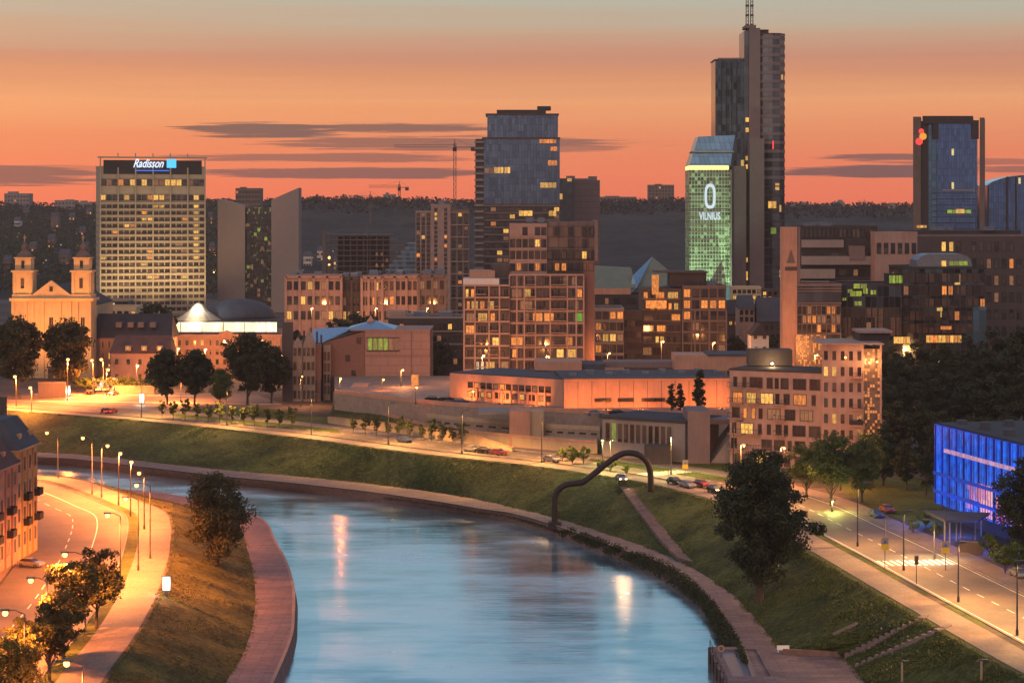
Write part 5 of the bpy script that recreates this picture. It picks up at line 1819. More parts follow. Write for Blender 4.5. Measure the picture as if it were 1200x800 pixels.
for i in range(5):
    a, b = lw[i], lw[i + 1]; u = (b - a).normalized(); n = Vector((-u.y, u.x))
    m.prism([a - n * .12, b - n * .12, b + n * .62, a + n * .62], [hts[i] + .01, hts[i + 1] + .01, hts[i + 1] + .01, hts[i] + .01], [hts[i] + .2, hts[i + 1] + .2, hts[i + 1] + .2, hts[i] + .2])
rw.put('coping', m, 'salmon_wall')
pw_ = [Vector((X(a, d), d, Z(y, d))) for a, y, d in ((392, 465, 592), (430, 477, 572), (475, 490, 549), (520, 502, 531), (560, 512, 519), (600, 524, 507))]
# sloping lawn between the retaining wall and the stairs
m = MB(); vs = []
for i in range(6):
    vs += [(lw[i].x + .4, lw[i].y + .55, hts[i] - .1), (pw_[i].x, pw_[i].y, pw_[i].z - .8)]
m.add(vs, [(2 * i, 2 * i + 2, 2 * i + 3, 2 * i + 1) for i in range(5)])
tag(link('lawn_terrace', m.mesh('lawn_terrace', 'grass_left')), kind='structure')
sw = Thing('stair_wall', 'diagonal parapet wall of the stairs running down from the museum corner', 'wall', (X(470, 540), 540, 9))
m = MB(); m2 = MB()
for i in range(5):
    a, b = pw_[i], pw_[i + 1]; u = (b.xy - a.xy).normalized(); n = Vector((-u.y, u.x))
    m.prism([a.xy, b.xy, b.xy + n * .5, a.xy + n * .5], 9, [a.z, b.z, b.z, a.z])
    m2.prism([a.xy + n * .52, b.xy + n * .52, b.xy + n * 3.6, a.xy + n * 3.6], 9, [a.z - .9, b.z - .9, b.z - .9, a.z - .9])
sw.put('wall', m, 'salmon_wall'); sw.put('walkway', m2, 'sidewalk')

sh = Thing('exhibition_hall', 'long low salmon coloured hall with blank walls and a strip of small windows', 'hall', (X(690, 575), 575, PZ))
A = Vector((X(527, 562), 562)); B = Vector((X(660, 540), 540))
q = quad_base(A, B, 20)
zt_ = Z(437, 562)
sh.put('left_wing', MB().prism(q, PZ, zt_), 'salmon_wall')
sh.put('left_wing_roof', MB().prism([p + (sum(q, Vector((0, 0))) / 4 - p).normalized() * .5 for p in q], zt_ + .01, zt_ + .3), 'roof_slate')
sh.windows(A, B, 2, 13, PZ + .6, PZ + 5.2, w=1.4, h=1.3, p=.3, cols_lit=('win_yellow', 'win_dim', 'win_orange'), mull=0, m=(.16, .1), seed=4)
fins(sh, A, B, [.25 + .075 * i for i in range(9)], PZ, PZ + 3, .5, .5, 'salmon_wall', 'buttress')
C = (X(661, 536), 536.0); D = (X(856, 539), 539.0)
q = quad_base(C, D, 24)
zt2 = Z(444, 536)
sh.put('right_wing', MB().prism(q, PZ, zt2), 'salmon_wall')
sh.put('right_wing_roof', MB().prism([p + (sum(q, Vector((0, 0))) / 4 - p).normalized() * -.4 for p in q], zt2 + .01, zt2 + .35), 'roof_slate')
for (a, b) in ((697, 716), (724, 743), (752, 768), (768, 780)):
    sh.put('strip_window', MB().box(X(a, 536), 535.7 + (a - 661) * .0154, Z(471, 536), X(b, 536), 536.6 + (a - 661) * .0154, Z(467, 536)), 'window_dark')
sh.put('roof_block', MB().box(X(627, 565), 565, zt2, X(682, 565), 580, Z(424, 565)), 'salmon_wall')
sh.put('roof_block', MB().box(X(682, 565) + .02, 566, zt2, X(709, 565), 580, Z(427, 565)), 'roof_slate')
sh.put('roof_block', MB().box(X(709, 575), 575, zt2, X(792, 575), 585, Z(424, 575)), 'mauve_concrete')
sh.put('roof_block', MB().box(X(792, 562), 564, zt2, X(884, 562), 578, Z(417, 562)), 'salmon_wall')
sh.put('roof_block_cap', MB().box(X(830, 562), 563.5, Z(417, 562) + .01, X(886, 562), 578, Z(415.5, 562)), 'roof_slate')
for k in range(1, 12):
    p = Vector(C).lerp(Vector(D), k / 12)
    sh.put('panel_joint', MB().box(p.x - .07, p.y - .06, PZ + .05, p.x + .07, p.y - .005, zt2 - .05), 'brown_cladding')
sh.put('cornice', MB().prism([Vector(C) + Vector((0, -.25)), Vector(D) + Vector((0, -.25)), Vector(D), Vector(C)], zt2 - .5, zt2 - .02), 'salmon_wall')
for k in range(9):
    p = Vector(C).lerp(Vector(D), (k + .5) / 9)
    sh.put('roof_vent', MB().box(p.x - .9, p.y + 6 + (k * 5) % 9, zt2 + .35, p.x + .9, p.y + 7.5 + (k * 5) % 9, zt2 + 1.1 + .3 * (k % 2)), 'roof_metal')
sh.flush()
pb = Thing('plaza_pavilion', 'small salmon cube pavilion in front of the hall steps', 'pavilion', (X(598, 525), 525, 9))
pb.put('wall', MB().box(X(597, 512), 511, 9, X(621, 512), 519, Z(481, 512)), 'salmon_wall')
pb.put('side_block', MB().box(X(621, 512) + .02, 512, 9, X(637, 512), 519, Z(482, 512)), 'sand_wall')
pb.put('canopy', MB().box(X(560, 515), 516, Z(486, 515), X(596.9, 515), 528, Z(483, 515)), 'grey_concrete')

# long grey pavilion by the road
d = 482
gl = Thing('road_pavilion', 'long low grey pavilion with a dark flat roof and tall glazed panels beside the arch', 'pavilion', (X(755, d), d + 8, 9))
A = (X(706, 492), 492.0); B = (X(803, 480), 480.0)
q = quad_base(A, B, 16)
gl.put('wall', MB().prism(q, 9, Z(495, d)), 'grey_concrete')
gl.put('roof', MB().prism([p + (sum(q, Vector((0, 0))) / 4 - p).normalized() * -.7 for p in q], Z(495, d) + .01, Z(492, d)), 'roof_dark')
gl.windows(A, B, 1, 11, Z(524, d), Z(498, d), w=1.1, h=4.2, p=.12, cols_lit=('win_dim', 'win_lime'), m=(.03, .15), mull=0, frame='grey_concrete', seed=2)
gl.put('porch', MB().box(X(757, 476), 476, 9, X(788, 476), 481.5, Z(523, 476)), 'brown_wall')
gl.put('tall_block', MB().box(X(803, d) + .3, 478, 9, X(832, 478), 492, Z(482, 478)), 'mauve_concrete')
m = MB(); m.prism([(X(832, 478) + .02, 479), (X(866, 479), 479), (X(866, 479), 494), (X(832, 478) + .02, 494)], 9, [Z(500, 478) - 8.5, Z(500, 478), Z(500, 478), Z(500, 478) - 8.5])
gl.put('sloping_wing', m, 'grey_concrete')
gl.put('sloping_wing_top', MB().box(X(830, 485), 484, Z(500, 478), X(873, 485), 496, Z(495, 478)), 'mauve_concrete')
gl.flush()

# ---- energy museum: brick old part + pink hall
d = 640
mu = Thing('museum', 'pink panelled museum hall with a blue skylight roof joined to an old brick gabled house', 'museum', (X(430, d), d + 12, 9))
mu.put('brick_wing', MB().prism([(X(378, d), d), (X(428, d), d), (X(428, d), d + 22), (X(378, d), d + 22)], 9, [Z(402, d), Z(388, d), Z(388, d), Z(402, d)]), 'red_brick')
mu.put('hall', MB().box(X(428, d) + .02, d - .3, 9, X(504, d), d + 24, Z(387.5, d)), 'museum_panel')
mu.put('parapet', MB().box(X(410, d), d - .5, Z(387.5, d) + .01, X(504.5, d), d + 24.2, Z(386.3, d)), 'museum_panel')
mu.put('hall_joint', MB().box(X(428, d), d - .42, Z(416.6, d), X(504, d), d - .31, Z(416, d)), 'brown_cladding')
mu.put('hall_joint', MB().box(X(482, d), d - .42, 9, X(482.6, d), d - .31, Z(387.6, d)), 'brown_cladding')
m = MB()
for k in range(6):
    a = 431 + k * 6.1
    lit_patch(mu, a, a + 5.3, 396, 410, d - .3, 'win_lime' if k < 4 else 'win_dim', 1, .15)
m.box(X(430, d), d - .6, Z(411.2, d), X(468.5, d), d - .31, Z(410.2, d)); m.box(X(430, d), d - .6, Z(396, d), X(468.5, d), d - .31, Z(395.2, d))
mu.put('window_frame', m, 'frame_dark')
xa, xb, xt = X(405, d), X(462, d), X(436, d)
m = MB(); m.add([(xa, d + 2, Z(386.2, d)), (xb, d + 2, Z(386.2, d)), (xb, d + 22, Z(386.2, d)), (xa, d + 22, Z(386.2, d)), (xt, d + 10, Z(377, d))], [(0, 1, 4), (1, 2, 4), (2, 3, 4), (3, 0, 4), (3, 2, 1, 0)])
mu.put('skylight_roof', m, 'copper_blue')
m = MB(); m.add([(X(362, d), d + 1, Z(402, d)), (X(378, d), d + 1, Z(401.5, d)), (X(408, d), d + 1, Z(388, d)), (X(362, d), d + 18, Z(389, d)), (X(396, d), d + 18, Z(387, d)), (X(408, d), d + 18, Z(387, d)),],
                [(0, 1, 4, 3), (1, 2, 5, 4), (0, 3, 4, 5, 2, 1)])
mu.put('blue_roof', m, 'copper_blue')
mu.put('statue', MB().lathe((xt - 1, d + 9, 0), [(1.1, Z(379, d)), (1.2, Z(377, d)), (.6, Z(375, d)), (.35, Z(373, d)), (.1, Z(371, d))], 8), 'salmon_wall')
for (a, y) in ((405, 415), (412, 433), (418, 394.5)):
    mu.windows((X(a, d) - 1, d), (X(a + 5, d) + 1, d), 1, 1, Z(y + 9, d), Z(y, d), w=1.2, h=1.8, p=0, mull=0, frame='brown_wall')
# old house with gables
mu.put('old_house', MB().box(X(334, d), d - 6, 9, X(377.9, d), d + 14, Z(402, d)), 'red_brick')
mu.put('tall_bay', MB().box(X(334, d), d - 7.5, 9, X(346, d), d - 6.02, Z(376, d)), 'dark_brick')
for (a, b, yt) in ((346, 357, 399), (358, 372, 388)):
    xa, xb = X(a, d), X(b, d); zc_ = Z(402, d)
    m = MB(); m.add([(xa, d - 7.2, 9), (xb, d - 7.2, 9), (xb, d - 7.2, zc_), ((xa + xb) / 2, d - 7.2, Z(yt, d) + 1.5), (xa, d - 7.2, zc_), (xa, d - 6.02, 9), (xb, d - 6.02, 9), (xb, d - 6.02, zc_), ((xa + xb) / 2, d - 6.02, Z(yt, d) + 1.5), (xa, d - 6.02, zc_)],
                    [(0, 1, 2, 3, 4), (9, 8, 7, 6, 5), (0, 5, 6, 1), (1, 6, 7, 2), (2, 7, 8, 3), (3, 8, 9, 4), (4, 9, 5, 0)])
    mu.put('gable', m, 'stone_wall')
mu.windows((X(346, d), d - 7.2), (X(372, d), d - 7.2), 4, 5, Z(468, d), Z(402, d), w=.9, h=2.4, p=.05, mull=0, frame='stone_wall')
mu.put('turret', MB().box(X(380, d), d - 3, 9, X(388, d), d - .02, Z(404, d)), 'stone_wall')
mu.windows((X(380, d), d - 3), (X(388, d), d - 3), 4, 2, Z(462, d), Z(410, d), w=.7, h=2.6, p=0, mull=0, frame='stone_wall')
for (a, y) in ((350, 391), (356, 387), (364, 384), (371, 388), (376, 392)):
    mu.put('chimney', MB().box(X(a, d), d - 2, Z(403, d), X(a + 2, d), d - 1, Z(y, d)), 'dark_brick')
mu.flush()
wl_ = Thing('courtyard_wall', 'low salmon walls and lit entrance below the museum hall', 'wall', (X(450, 600), 600, 9))
wl_.put('wall', MB().box(X(391, 598), 596, 9, X(412, 598), 600, Z(459, 598)), 'grey_concrete')
wl_.put('wall', MB().box(X(408, 590), 598, 9, X(427, 590), 612, Z(453, 598)), 'salmon_wall')
wl_.put('wall', MB().box(X(427, 606), 606, 9, X(530, 606), 612, Z(453, 606)), 'salmon_wall')
wl_.put('curved_wall', MB().prism([(X(432, 575), 580), (X(492, 575), 566), (X(492, 575), 605), (X(432, 575), 605)], 9, Z(466, 575)), 'grey_concrete')
wl_.put('entrance', MB().box(X(482, 604), 604.5, PZ, X(490, 604), 605.9, PZ + 3), 'win_orange')

# ---- blue lit building
bb = Thing('blue_lit_building', 'office box washed in vivid blue light with a pink and orange glow on its ribs', 'office building', (84, 380, 9))
A = Vector((X(1096, 396), 396.0)); B = Vector((92.5, 330.0))
zt_ = 26.2
u = (B - A).normalized(); nn = Vector((-u.y, u.x))
q = [A, B, B + nn * 26, A + nn * 26]
bb.put('wall', MB().prism(q, 11.5, zt_), 'led_blue')
bb.put('base', MB().prism([A + u * 1 + nn * 1, B + nn * 1, B + nn * 25, A + u * 1 + nn * 25], 9, 11.48), 'dark_wall')
m = MB(); cc = sum(q, Vector((0, 0))) / 4
m.prism([p + (cc - p).normalized() * .5 for p in q], zt_ + .01, zt_ + .3); bb.put('roof', m, 'roof_dark')
L = (B - A).length
for k in range(64):
    c = A + u * (L * (k + .5) / 64) - nn * .38
    bb.put('glass_fin', MB().prism([c - u * .14, c + u * .14, c + u * .14 + nn * .37, c - u * .14 + nn * .37], 11.6, zt_ - .1), 'led_bright' if k % 3 else 'led_blue')
for z, w_, mt in ((21.8, .35, 'led_pale'), (17.2, .3, 'blue_paint'), (13.9, .3, 'blue_paint')):
    bb.put('floor_strip', MB().prism([A - nn * .5 + u * (5 if mt == 'led_pale' else 0), B - nn * .5, B - nn * .01, A - nn * .01 + u * (5 if mt == 'led_pale' else 0)], z - w_, z + w_), mt)
for (k0, k1, z0, z1, mt) in ((.22, .27, 16.0, 17.4, 'led_pink'), (.235, .30, 14.4, 16.2, 'led_pink'), (.28, .34, 15, 17.6, 'led_pink'), (.30, .38, 12.0, 17.6, 'win_orange'), (.40, .50, 11.8, 16.2, 'led_pink'), (.52, .6, 11.8, 14.6, 'win_orange'), (.21, .25, 12.6, 13.6, 'led_pink')):
    a = A + u * (L * k0) - nn * .3; b = A + u * (L * k1) - nn * .3
    bb.put('art_panel', MB().prism([a, b, b + nn * .28, a + nn * .28], z0, z1), mt)
for k in range(8):
    a = A + u * (3 + k * 5) + nn * (4 + (k * 7) % 14)
    bb.put('roof_unit', MB().box(a.x - .8, a.y - 1.0, zt_ + .3, a.x + .8, a.y + 1.0, zt_ + .9 + (k % 3) * .3), 'roof_slate')
for k in (.12, .35, .6):
    p = A + u * L * k - nn * 6
    light('blue_wash', 'POINT', (p.x, p.y, 11.5), 2200, (.03, .14, 1.0), .3)
# entrance canopy with columns
cp = Thing('entrance_canopy', 'thin dark flat canopy on slim columns in front of the blue lit building', 'canopy', (X(1115, 372), 372, 9))
a_, b_, c_, d_ = [G(px, py, 13.2).xy for px, py in ((1083, 600), (1160, 603), (1146, 612), (1108, 612))]
cp.put('roof', MB().prism([d_, c_, b_, a_], 13.2, 13.6), 'roof_slate')
for (px, py) in ((1107, 637), (1113, 640), (1121, 634), (1126, 630), (1143, 632), (1150, 628)):
    p = G(px, py)
    cp.put('column', MB().tube(p, (p.x, p.y, 13.2), .14, .14, 8), 'frame_light')
# fence beside
fe = Thing('slatted_fence', 'brown slatted fence below the blue lit building', 'fence', G(1135, 648))
p0, p1 = G(1125, 647), G(1151, 649)
m = MB()
for k in range(26):
    c = p0.lerp(p1, k / 25); m.box(c.x - .08, c.y - .04, 9, c.x + .08, c.y + .04, 10.9)
fe.put('slats', m, 'brown_cladding'); fe.put('rail', MB().tube((p0.x, p0.y, 10.95), (p1.x, p1.y, 10.95), .07, .07, 6), 'frame_light')

# ---- near left houses along the street
def left_house(name, label, y0, y1, x, depth, z1, wall, roof, rh, seed, cols):
    A = (x - .9 * 0, y0); B = (x + 1.6 * (y1 - y0) / 30, y1)
    t = Thing(name, label, 'house', (x - depth / 2, (y0 + y1) / 2, 7))
    A = Vector(A); B = Vector(B)
    q = [A, B, B + Vector((-depth, 0)), A + Vector((-depth, 0))]
    t.put('wall', MB().prism(q, 7, z1), wall)
    # mansard
    c = sum(q, Vector((0, 0))) / 4
    ins = [p.lerp(c, .32) for p in q]
    m = MB(); m.hexa([(p.x + .4 * (1 if p.x > c.x else -1), p.y, z1 + .32) for p in q], [(p.x, p.y, z1 + rh) for p in ins])
    t.put('roof', m, roof)
    t.put('cornice', MB().prism([q[0] + Vector((.7, -.1)), q[1] + Vector((.7, .1)), q[2] + Vector((-.5, .1)), q[3] + Vector((-.5, -.1))], z1 + .01, z1 + .3), wall)
    t.windows(q[0], q[1], 4, cols, 8.2, z1 - .3, w=1.2, h=2.2, p=.06, mull=1, frame='frame_light', seed=seed, cols_lit=('win_orange', 'win_dim'))
    t.q = q
    for k in range(cols - 1):
        p = q[0].lerp(q[1], (k + 1) / cols)
        t.put('drainpipe' if k % 2 else 'pilaster', MB().box(p.x - .02, p.y - .15, 7, p.x + .3, p.y + .15, z1), wall)
    for k in range(cols // 2):
        p = q[0].lerp(q[1], (k * 2 + 1.5) / cols)
        for r in (1, 2):
            zz = 8.2 + (z1 - 8.5) * r / 4 + .35
            m = MB(); m.box(p.x + .01, p.y - 1.4, zz - .2, p.x + 1.2, p.y + 1.4, zz); m.box(p.x + 1.12, p.y - 1.4, zz, p.x + 1.2, p.y + 1.4, zz + 1)
            m.box(p.x + .01, p.y - 1.4, zz, p.x + 1.12, p.y - 1.33, zz + 1).box(p.x + .01, p.y + 1.33, zz, p.x + 1.12, p.y + 1.4, zz + 1)
            t.put('balcony', m, 'frame_dark')
        pd = p.x - 1.5
        t.put('dormer', MB().box(pd - 1.6, p.y - .9, z1 + .6, pd + .9, p.y + .9, z1 + 2.6), wall)
    rr = random.Random(seed)
    for k in range(3):
        p = c + Vector((rr.uniform(-3, 3), rr.uniform(-.35, .35) * (y1 - y0)))
        t.put('chimney', MB().box(p.x - .5, p.y - .8, z1 + rh - 2, p.x + .5, p.y + .8, z1 + rh + 2), 'dark_brick')
    t.flush()
    return t
left_house('corner_house', 'corner house with orange-lit facade and balconies at the bend of the left street', 357, 370, -83.0, 18, 25.3, 'old_yellow', 'roof_slate', 5.2, 3, 4)
left_house('street_house', 'pinkish house with a bluish slate roof at the left edge, nearer than the corner house', 338, 356.6, -83.6, 17, 23.5, 'old_pink', 'roof_tile', 5.0, 4, 5)
left_house('street_house', 'nearest house of the left street row, mostly outside the frame', 316, 337.6, -84.6, 17, 20.5, 'old_pink', 'roof_tile', 5, 5, 6)
d = 392
bh = Thing('tall_roof_house', 'taller house with a steep dark tiled roof and chimneys behind the corner house', 'house', (-97, 385, 7))
q = [Vector((-90, 366)), Vector((-87.5, 384)), Vector((-108, 388)), Vector((-110, 368))]
bh.put('wall', MB().prism(q, 7, 25), 'old_pink')
c = sum(q, Vector((0, 0))) / 4
e = [p + (p - c).normalized() * .6 for p in q]
ins = [p.lerp(c, .7) for p in q]
m = MB(); m.hexa([(p.x, p.y, 25.02) for p in e], [(p.x, p.y, 31.5) for p in ins]); bh.put('roof', m, 'roof_slate')
for (a, b) in ((-92, 372), (-95, 378), (-99, 375), (-91, 381), (-102, 380)):
    bh.put('chimney', MB().box(a - .6, b - .9, 26, a + .6, b + .9, 32.5), 'dark_brick')

# ---- far ridge buildings
def hit(px, py):
    dv = Vector(((px - 600) / F, 1, (YH - py) / F)).normalized()
    h = BV.ray_cast(Vector((0, 0, H)), dv)
    return h[0] if h[0] else None
def ridge_block(label, x0, x1, yt, d=2650, seed=0, roofs=1, wall='grey_concrete', name='ridge_tower', lit=.08, group=None):
    zb_ = gh(X((x0 + x1) / 2, d), d) - 4
    A, B = AB(x0, d, x1)
    t = building(name, label, 'apartment block', A, B, 22, zb_, Z(yt, d), wall, finish=False, group=group)
    rr = random.Random(seed)
    w_ = (x1 - x0)
    for k in range(roofs):
        a = x0 + rr.uniform(.05, .5) * w_
        t.put('roof_unit', MB().box(X(a, d), d + 4, Z(yt, d) - .1, X(a + w_ * rr.uniform(.2, .4), d), d + 14, Z(yt - rr.uniform(1.2, 3), d)), wall)
    rows = max(1, int((Z(yt, d) - zb_ - 4) / 4.2)); cols = max(2, int(w_ / 3.6))
    t.windows(A, B, rows, cols, zb_ + 4, Z(yt, d) - 1, w=2.0, h=2.0, p=lit, seed=seed, mull=0, cols_lit=('win_orange', 'win_dim'))
    t.flush()
ridge_block('squat tower block leftmost on the hill horizon', 5, 34, 227, seed=1)
ridge_block('pair of joined tower blocks on the hill horizon left of the hotel', 64, 88, 235, seed=2)
ridge_block('long low block on the hill horizon touching the hotel', 90, 112, 237, seed=3)
ridge_block('tall rounded-top tower rising behind the twin stone slabs', 276, 305, 221, 1900, 4, wall='brown_cladding')
ridge_block('small block on the hill horizon right of the twin stone slabs', 360, 372, 233, seed=5, lit=.02)
ridge_block('small block under the faint low crane on the horizon', 412, 424, 232, seed=6, lit=.02)
ridge_block('block beneath the small dark crane on the horizon', 449, 463, 228, seed=7, lit=.02)
ridge_block('long pale block on the horizon between the pink and green towers', 703, 746, 231, seed=8, lit=.02, wall='mauve_concrete')
ridge_block('stepped tower block on the horizon between the pink and green towers', 760, 790, 217, seed=9, wall='brown_cladding')
for i, (a, b, y, lb) in enumerate([(925, 936, 241, 'first small rooftop on the horizon right of the tallest tower'), (940, 951, 239, 'second small rooftop on the horizon right of the tallest tower'), (964, 972, 240.5, 'third small rooftop on the horizon right of the tallest tower'),
                               (978, 990, 237, 'lit rooftop on the horizon, the brightest right of the tallest tower'), (1000, 1024, 241, 'wide low rooftop on the horizon under the tiny crane'), (1040, 1056, 240.5, 'lit low rooftop on the horizon left of the finned tower')]):
    ridge_block(lb, a, b, y, 2600, 20 + i, name='ridge_house', lit=.6 if i in (3, 5) else .05)

# hillside houses at the left and centre
hs = [(20, 268, 7, 'pale'), (38, 300, 8, ''), (64, 272, 9, 'tall'), (84, 262, 6, ''), (60, 290, 8, ''), (96, 280, 7, ''), (30, 255, 6, ''), (104, 255, 6, ''), (246, 262, 5, ''), (248, 300, 6, ''), (75, 310, 12, 'big'),
      (360, 312, 9, 'white'), (375, 305, 7, 'white2'), (395, 316, 8, 'white3'), (8, 318, 8, ''), (100, 300, 6, '')]
hl = {0: 'pale low house on the wooded hillside left of the church towers', 1: 'house right above the left bell tower of the church', 2: 'tall narrow lit house on the hillside between the two bell towers', 3: 'small house high on the hillside left of the hotel',
      4: 'house directly above the church pediment', 5: 'house above the right bell tower close to the hotel', 6: 'topmost small house on the left hillside', 7: 'small house touching the hotel edge high on the hill', 8: 'small house in the gap between hotel and stone slabs, upper',
      9: 'small house in the gap between hotel and stone slabs, lower', 10: 'wide hall roof behind the church, left of the hotel foot', 11: 'pale house right of the twin stone slabs', 12: 'pale taller house left of the unfinished frame', 13: 'pale low house at the foot of the unfinished frame',
      14: 'house at the left edge beside the left bell tower', 15: 'house between the right bell tower and the hotel'}
for i, (px, py, w_, k_) in enumerate(hs):
    p = hit(px, py)
    if p is None: continue
    d_ = p.y
    A, B = AB(px - w_ / 2, d_, px + w_ / 2)
    t = house('hill_house', hl[i], 'house', A, B, 10, p.z - 3, p.z + (8 if k_ != 'tall' else 16), 4, 'white_wall' if 'white' in k_ or k_ == 'pale' else 'brown_cladding', 'roof_slate',
              rows=2 if k_ != 'tall' else 4, cols=3, z0=p.z - 1, z1=p.z + 7, w=1.4, h=1.5, p=.35, seed=i, mull=0)
    t.flush()


# ================================================================== TREES
def rdir(rr):
    z = rr.uniform(-1, 1); a = rr.uniform(0, 2 * math.pi); s_ = math.sqrt(1 - z * z)
    return Vector((s_ * math.cos(a), s_ * math.sin(a), z))


def leaf(vs, fs, c, n, size, rr):
    a = n.orthogonal().normalized()
    b = n.cross(a)
    t = rr.uniform(0, math.pi)
    u = a * math.cos(t) + b * math.sin(t); v = b * math.cos(t) - a * math.sin(t)
    s1, s2 = size * rr.uniform(.7, 1.2), size * rr.uniform(.4, .75)
    o = len(vs)
    vs += [c - u * s1, c + v * s2, c + u * s1, c - v * s2]
    fs.append((o, o + 1, o + 2, o + 3))


def tree_mesh(name, h, r, base, clumps, per, size, seed, shape='round', mat='leaf_mid', tr=.25, extra=None):
    """returns (trunk mesh, crown mesh); crown from z=base to h, radius r"""
    rr = random.Random(seed)
    tm = MB()
    pts = [Vector((0, 0, -.4))]; rs = [tr * 1.25]
    k = 5
    for i in range(1, k + 1):
        f = i / k
        pts.append(Vector((rr.uniform(-.25, .25) * f, rr.uniform(-.25, .25) * f, h * .82 * f))); rs.append(tr * (1 - .82 * f))
    tm.path(pts, rs, 8)
    vs = []; fs = []
    cents = []
    mid = (h + base) / 2; hh = (h - base) / 2
    for i in range(clumps):
        while True:
            p = rdir(rr) * (rr.random() ** .42)
            if shape == 'cone':
                zf = (p.z + 1) / 2
                rad = (1 - zf) ** .8
                if math.hypot(p.x, p.y) > rad + .08: continue
                break
            if shape == 'drop':
                zf = (p.z + 1) / 2
                if math.hypot(p.x, p.y) > (1.05 - .45 * abs(zf - .35)): continue
                break
            break
        jr = rr.uniform(.7, 1.1)
        cents.append((Vector((p.x * r * .86 * jr, p.y * r * .86 * jr, mid + p.z * hh * .88)), r * rr.uniform(.13, .33)))
    if extra: cents += extra
    for c, cr in cents:
        n_ = max(8, int(per * rr.uniform(.6, 1.3)))
        sq_ = rr.uniform(.55, .85)
        for j in range(n_):
            dv = rdir(rr); q = dv * (cr * rr.uniform(.45, 1.08))
            q.z *= sq_
            n = (dv + rdir(rr) * .8).normalized()
            leaf(vs, fs, c + q, n, size, rr)
    for c, cr in cents[::max(1, len(cents) // 16)]:
        z0 = min(h * .7, max(base * .6, c.z - r * .7))
        tm.path([Vector((0, 0, z0)), Vector((c.x * .5, c.y * .5, (z0 + c.z) / 2 + .2)), c], [tr * .45, tr * .3, .04], 5)
    cm = MB(); cm.add(vs, fs)
    return tm.mesh('trunk', 'bark'), cm.mesh('crown', mat)


def plant(name, label, cat, loc, meshes, s=1.0, rz=0.0, group=None, sz=None):
    o = bpy.data.objects.new(name, None)
    o.location = loc; o.rotation_euler = (0, 0, rz); o.scale = (s, s, sz or s)
    col.objects.link(o)
    tag(o, label, cat, group)
    link('trunk', meshes[0], o); link('crown', meshes[1], o)
    return o


def onto(px, py):
    p = onpoly(px, py)
    return p

# big dark tree on the right bank
bp = onto(890, 704)
ex = [(Vector((5.5, 0, 12.5)), 1.9), (Vector((7.6, -.4, 12.0)), 1.8), (Vector((9.4, -.4, 11.6)), 1.3), (Vector((6.5, .3, 13.8)), 1.3), (Vector((4, 1, 15)), 2)]
big = tree_mesh('big', 25.8, 7.9, 1.9, 165, 185, .29, 11, 'drop', 'leaf_dark', .62, ex)
plant('linden_tree', 'huge dark leafy tree standing on the grass between quay and road', 'tree', bp, big)
# tree leaning over the quay on the left bank
lp = onto(254, 662)
lt_ = tree_mesh('lt', 17.0, 7.0, .5, 110, 140, .27, 12, 'drop', 'leaf_brown', .4)
plant('willow_tree', 'brown-green drooping tree on the slope above the left quay', 'tree', lp, lt_, 1.0)
# left street trees
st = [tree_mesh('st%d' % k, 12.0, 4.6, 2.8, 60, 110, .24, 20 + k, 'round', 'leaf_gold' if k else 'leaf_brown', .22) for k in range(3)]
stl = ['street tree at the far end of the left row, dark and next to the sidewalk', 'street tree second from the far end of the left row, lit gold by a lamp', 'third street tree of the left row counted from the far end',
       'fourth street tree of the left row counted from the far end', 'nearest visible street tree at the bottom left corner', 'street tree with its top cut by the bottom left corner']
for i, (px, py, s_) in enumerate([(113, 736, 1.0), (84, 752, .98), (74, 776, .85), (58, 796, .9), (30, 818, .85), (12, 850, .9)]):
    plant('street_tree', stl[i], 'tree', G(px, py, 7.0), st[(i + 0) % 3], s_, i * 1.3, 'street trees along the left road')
# church square trees
ct = [tree_mesh('ct%d' % k, 18, 7.0, 2.2, 120, 100, .42, 40 + k, 'round', m_, .3) for k, m_ in enumerate(('leaf_brown', 'leaf_dark', 'leaf_mid'))]
for px, py, s_, k, lb, nm in [(20, 463, 1.42, 0, 'broad tree covering the left corner of the church front', 'church_tree'), (78, 461, 1.36, 0, 'broad tree in front of the right half of the church', 'church_tree'),
                          (196, 474, .92, 1, 'leftmost dark tree of the clump before the classical building', 'square_tree'), (228, 474, .92, 1, 'dark round tree second in the clump before the classical building', 'square_tree'),
                          (258, 476, .62, 2, 'low green tree between two dark trees before the classical building', 'square_tree'), (290, 474, 1.2, 1, 'largest dark tree of the clump left of the museum', 'square_tree'), (318, 472, .95, 1, 'dark tree touching the old brick house of the museum', 'square_tree')]:
    plant(nm, lb, 'tree', G(px, py), ct[k], s_, px * .7, 'trees around the church square')
bt_ = [tree_mesh('bt%d' % k, 15, 6, 2, 40, 60, .6, 50 + k, 'round', 'leaf_dark', .3) for k in range(2)]
BL = [(183, 800, 1.5, 'dark pointed tree in front of the hotel foot'), (395, 850, .95, 'leftmost dark tree below the pink framed offices'), (415, 845, 1.1, 'second dark tree below the pink framed offices'), (436, 850, 1.05, 'third dark tree below the pink framed offices'),
      (478, 870, 1.0, 'dark tree under the wide pink framed wing'), (505, 872, .95, 'dark tree under the narrow office wing'), (512, 690, 1.0, 'dark tree squeezed between museum hall and apartment block'), (520, 705, 1.1, 'dark tree behind the one beside the museum hall'),
      (858, 740, .9, 'dark tree left of the small white gabled house'), (868, 735, .8, 'lower dark tree touching the white gabled house'), (908, 735, .9, 'dark tree right of the small white gabled house'), (346, 830, .7, 'dark tree at the right end of the glowing terrace'), (925, 600, .55, 'small dark tree below the pink pylon')]
for i, (px, d, s_, lb) in enumerate(BL):
    plant('park_tree', lb, 'tree', (X(px, d), d, 9), bt_[i % 2], s_, i * 1.1, 'dark trees between the buildings')
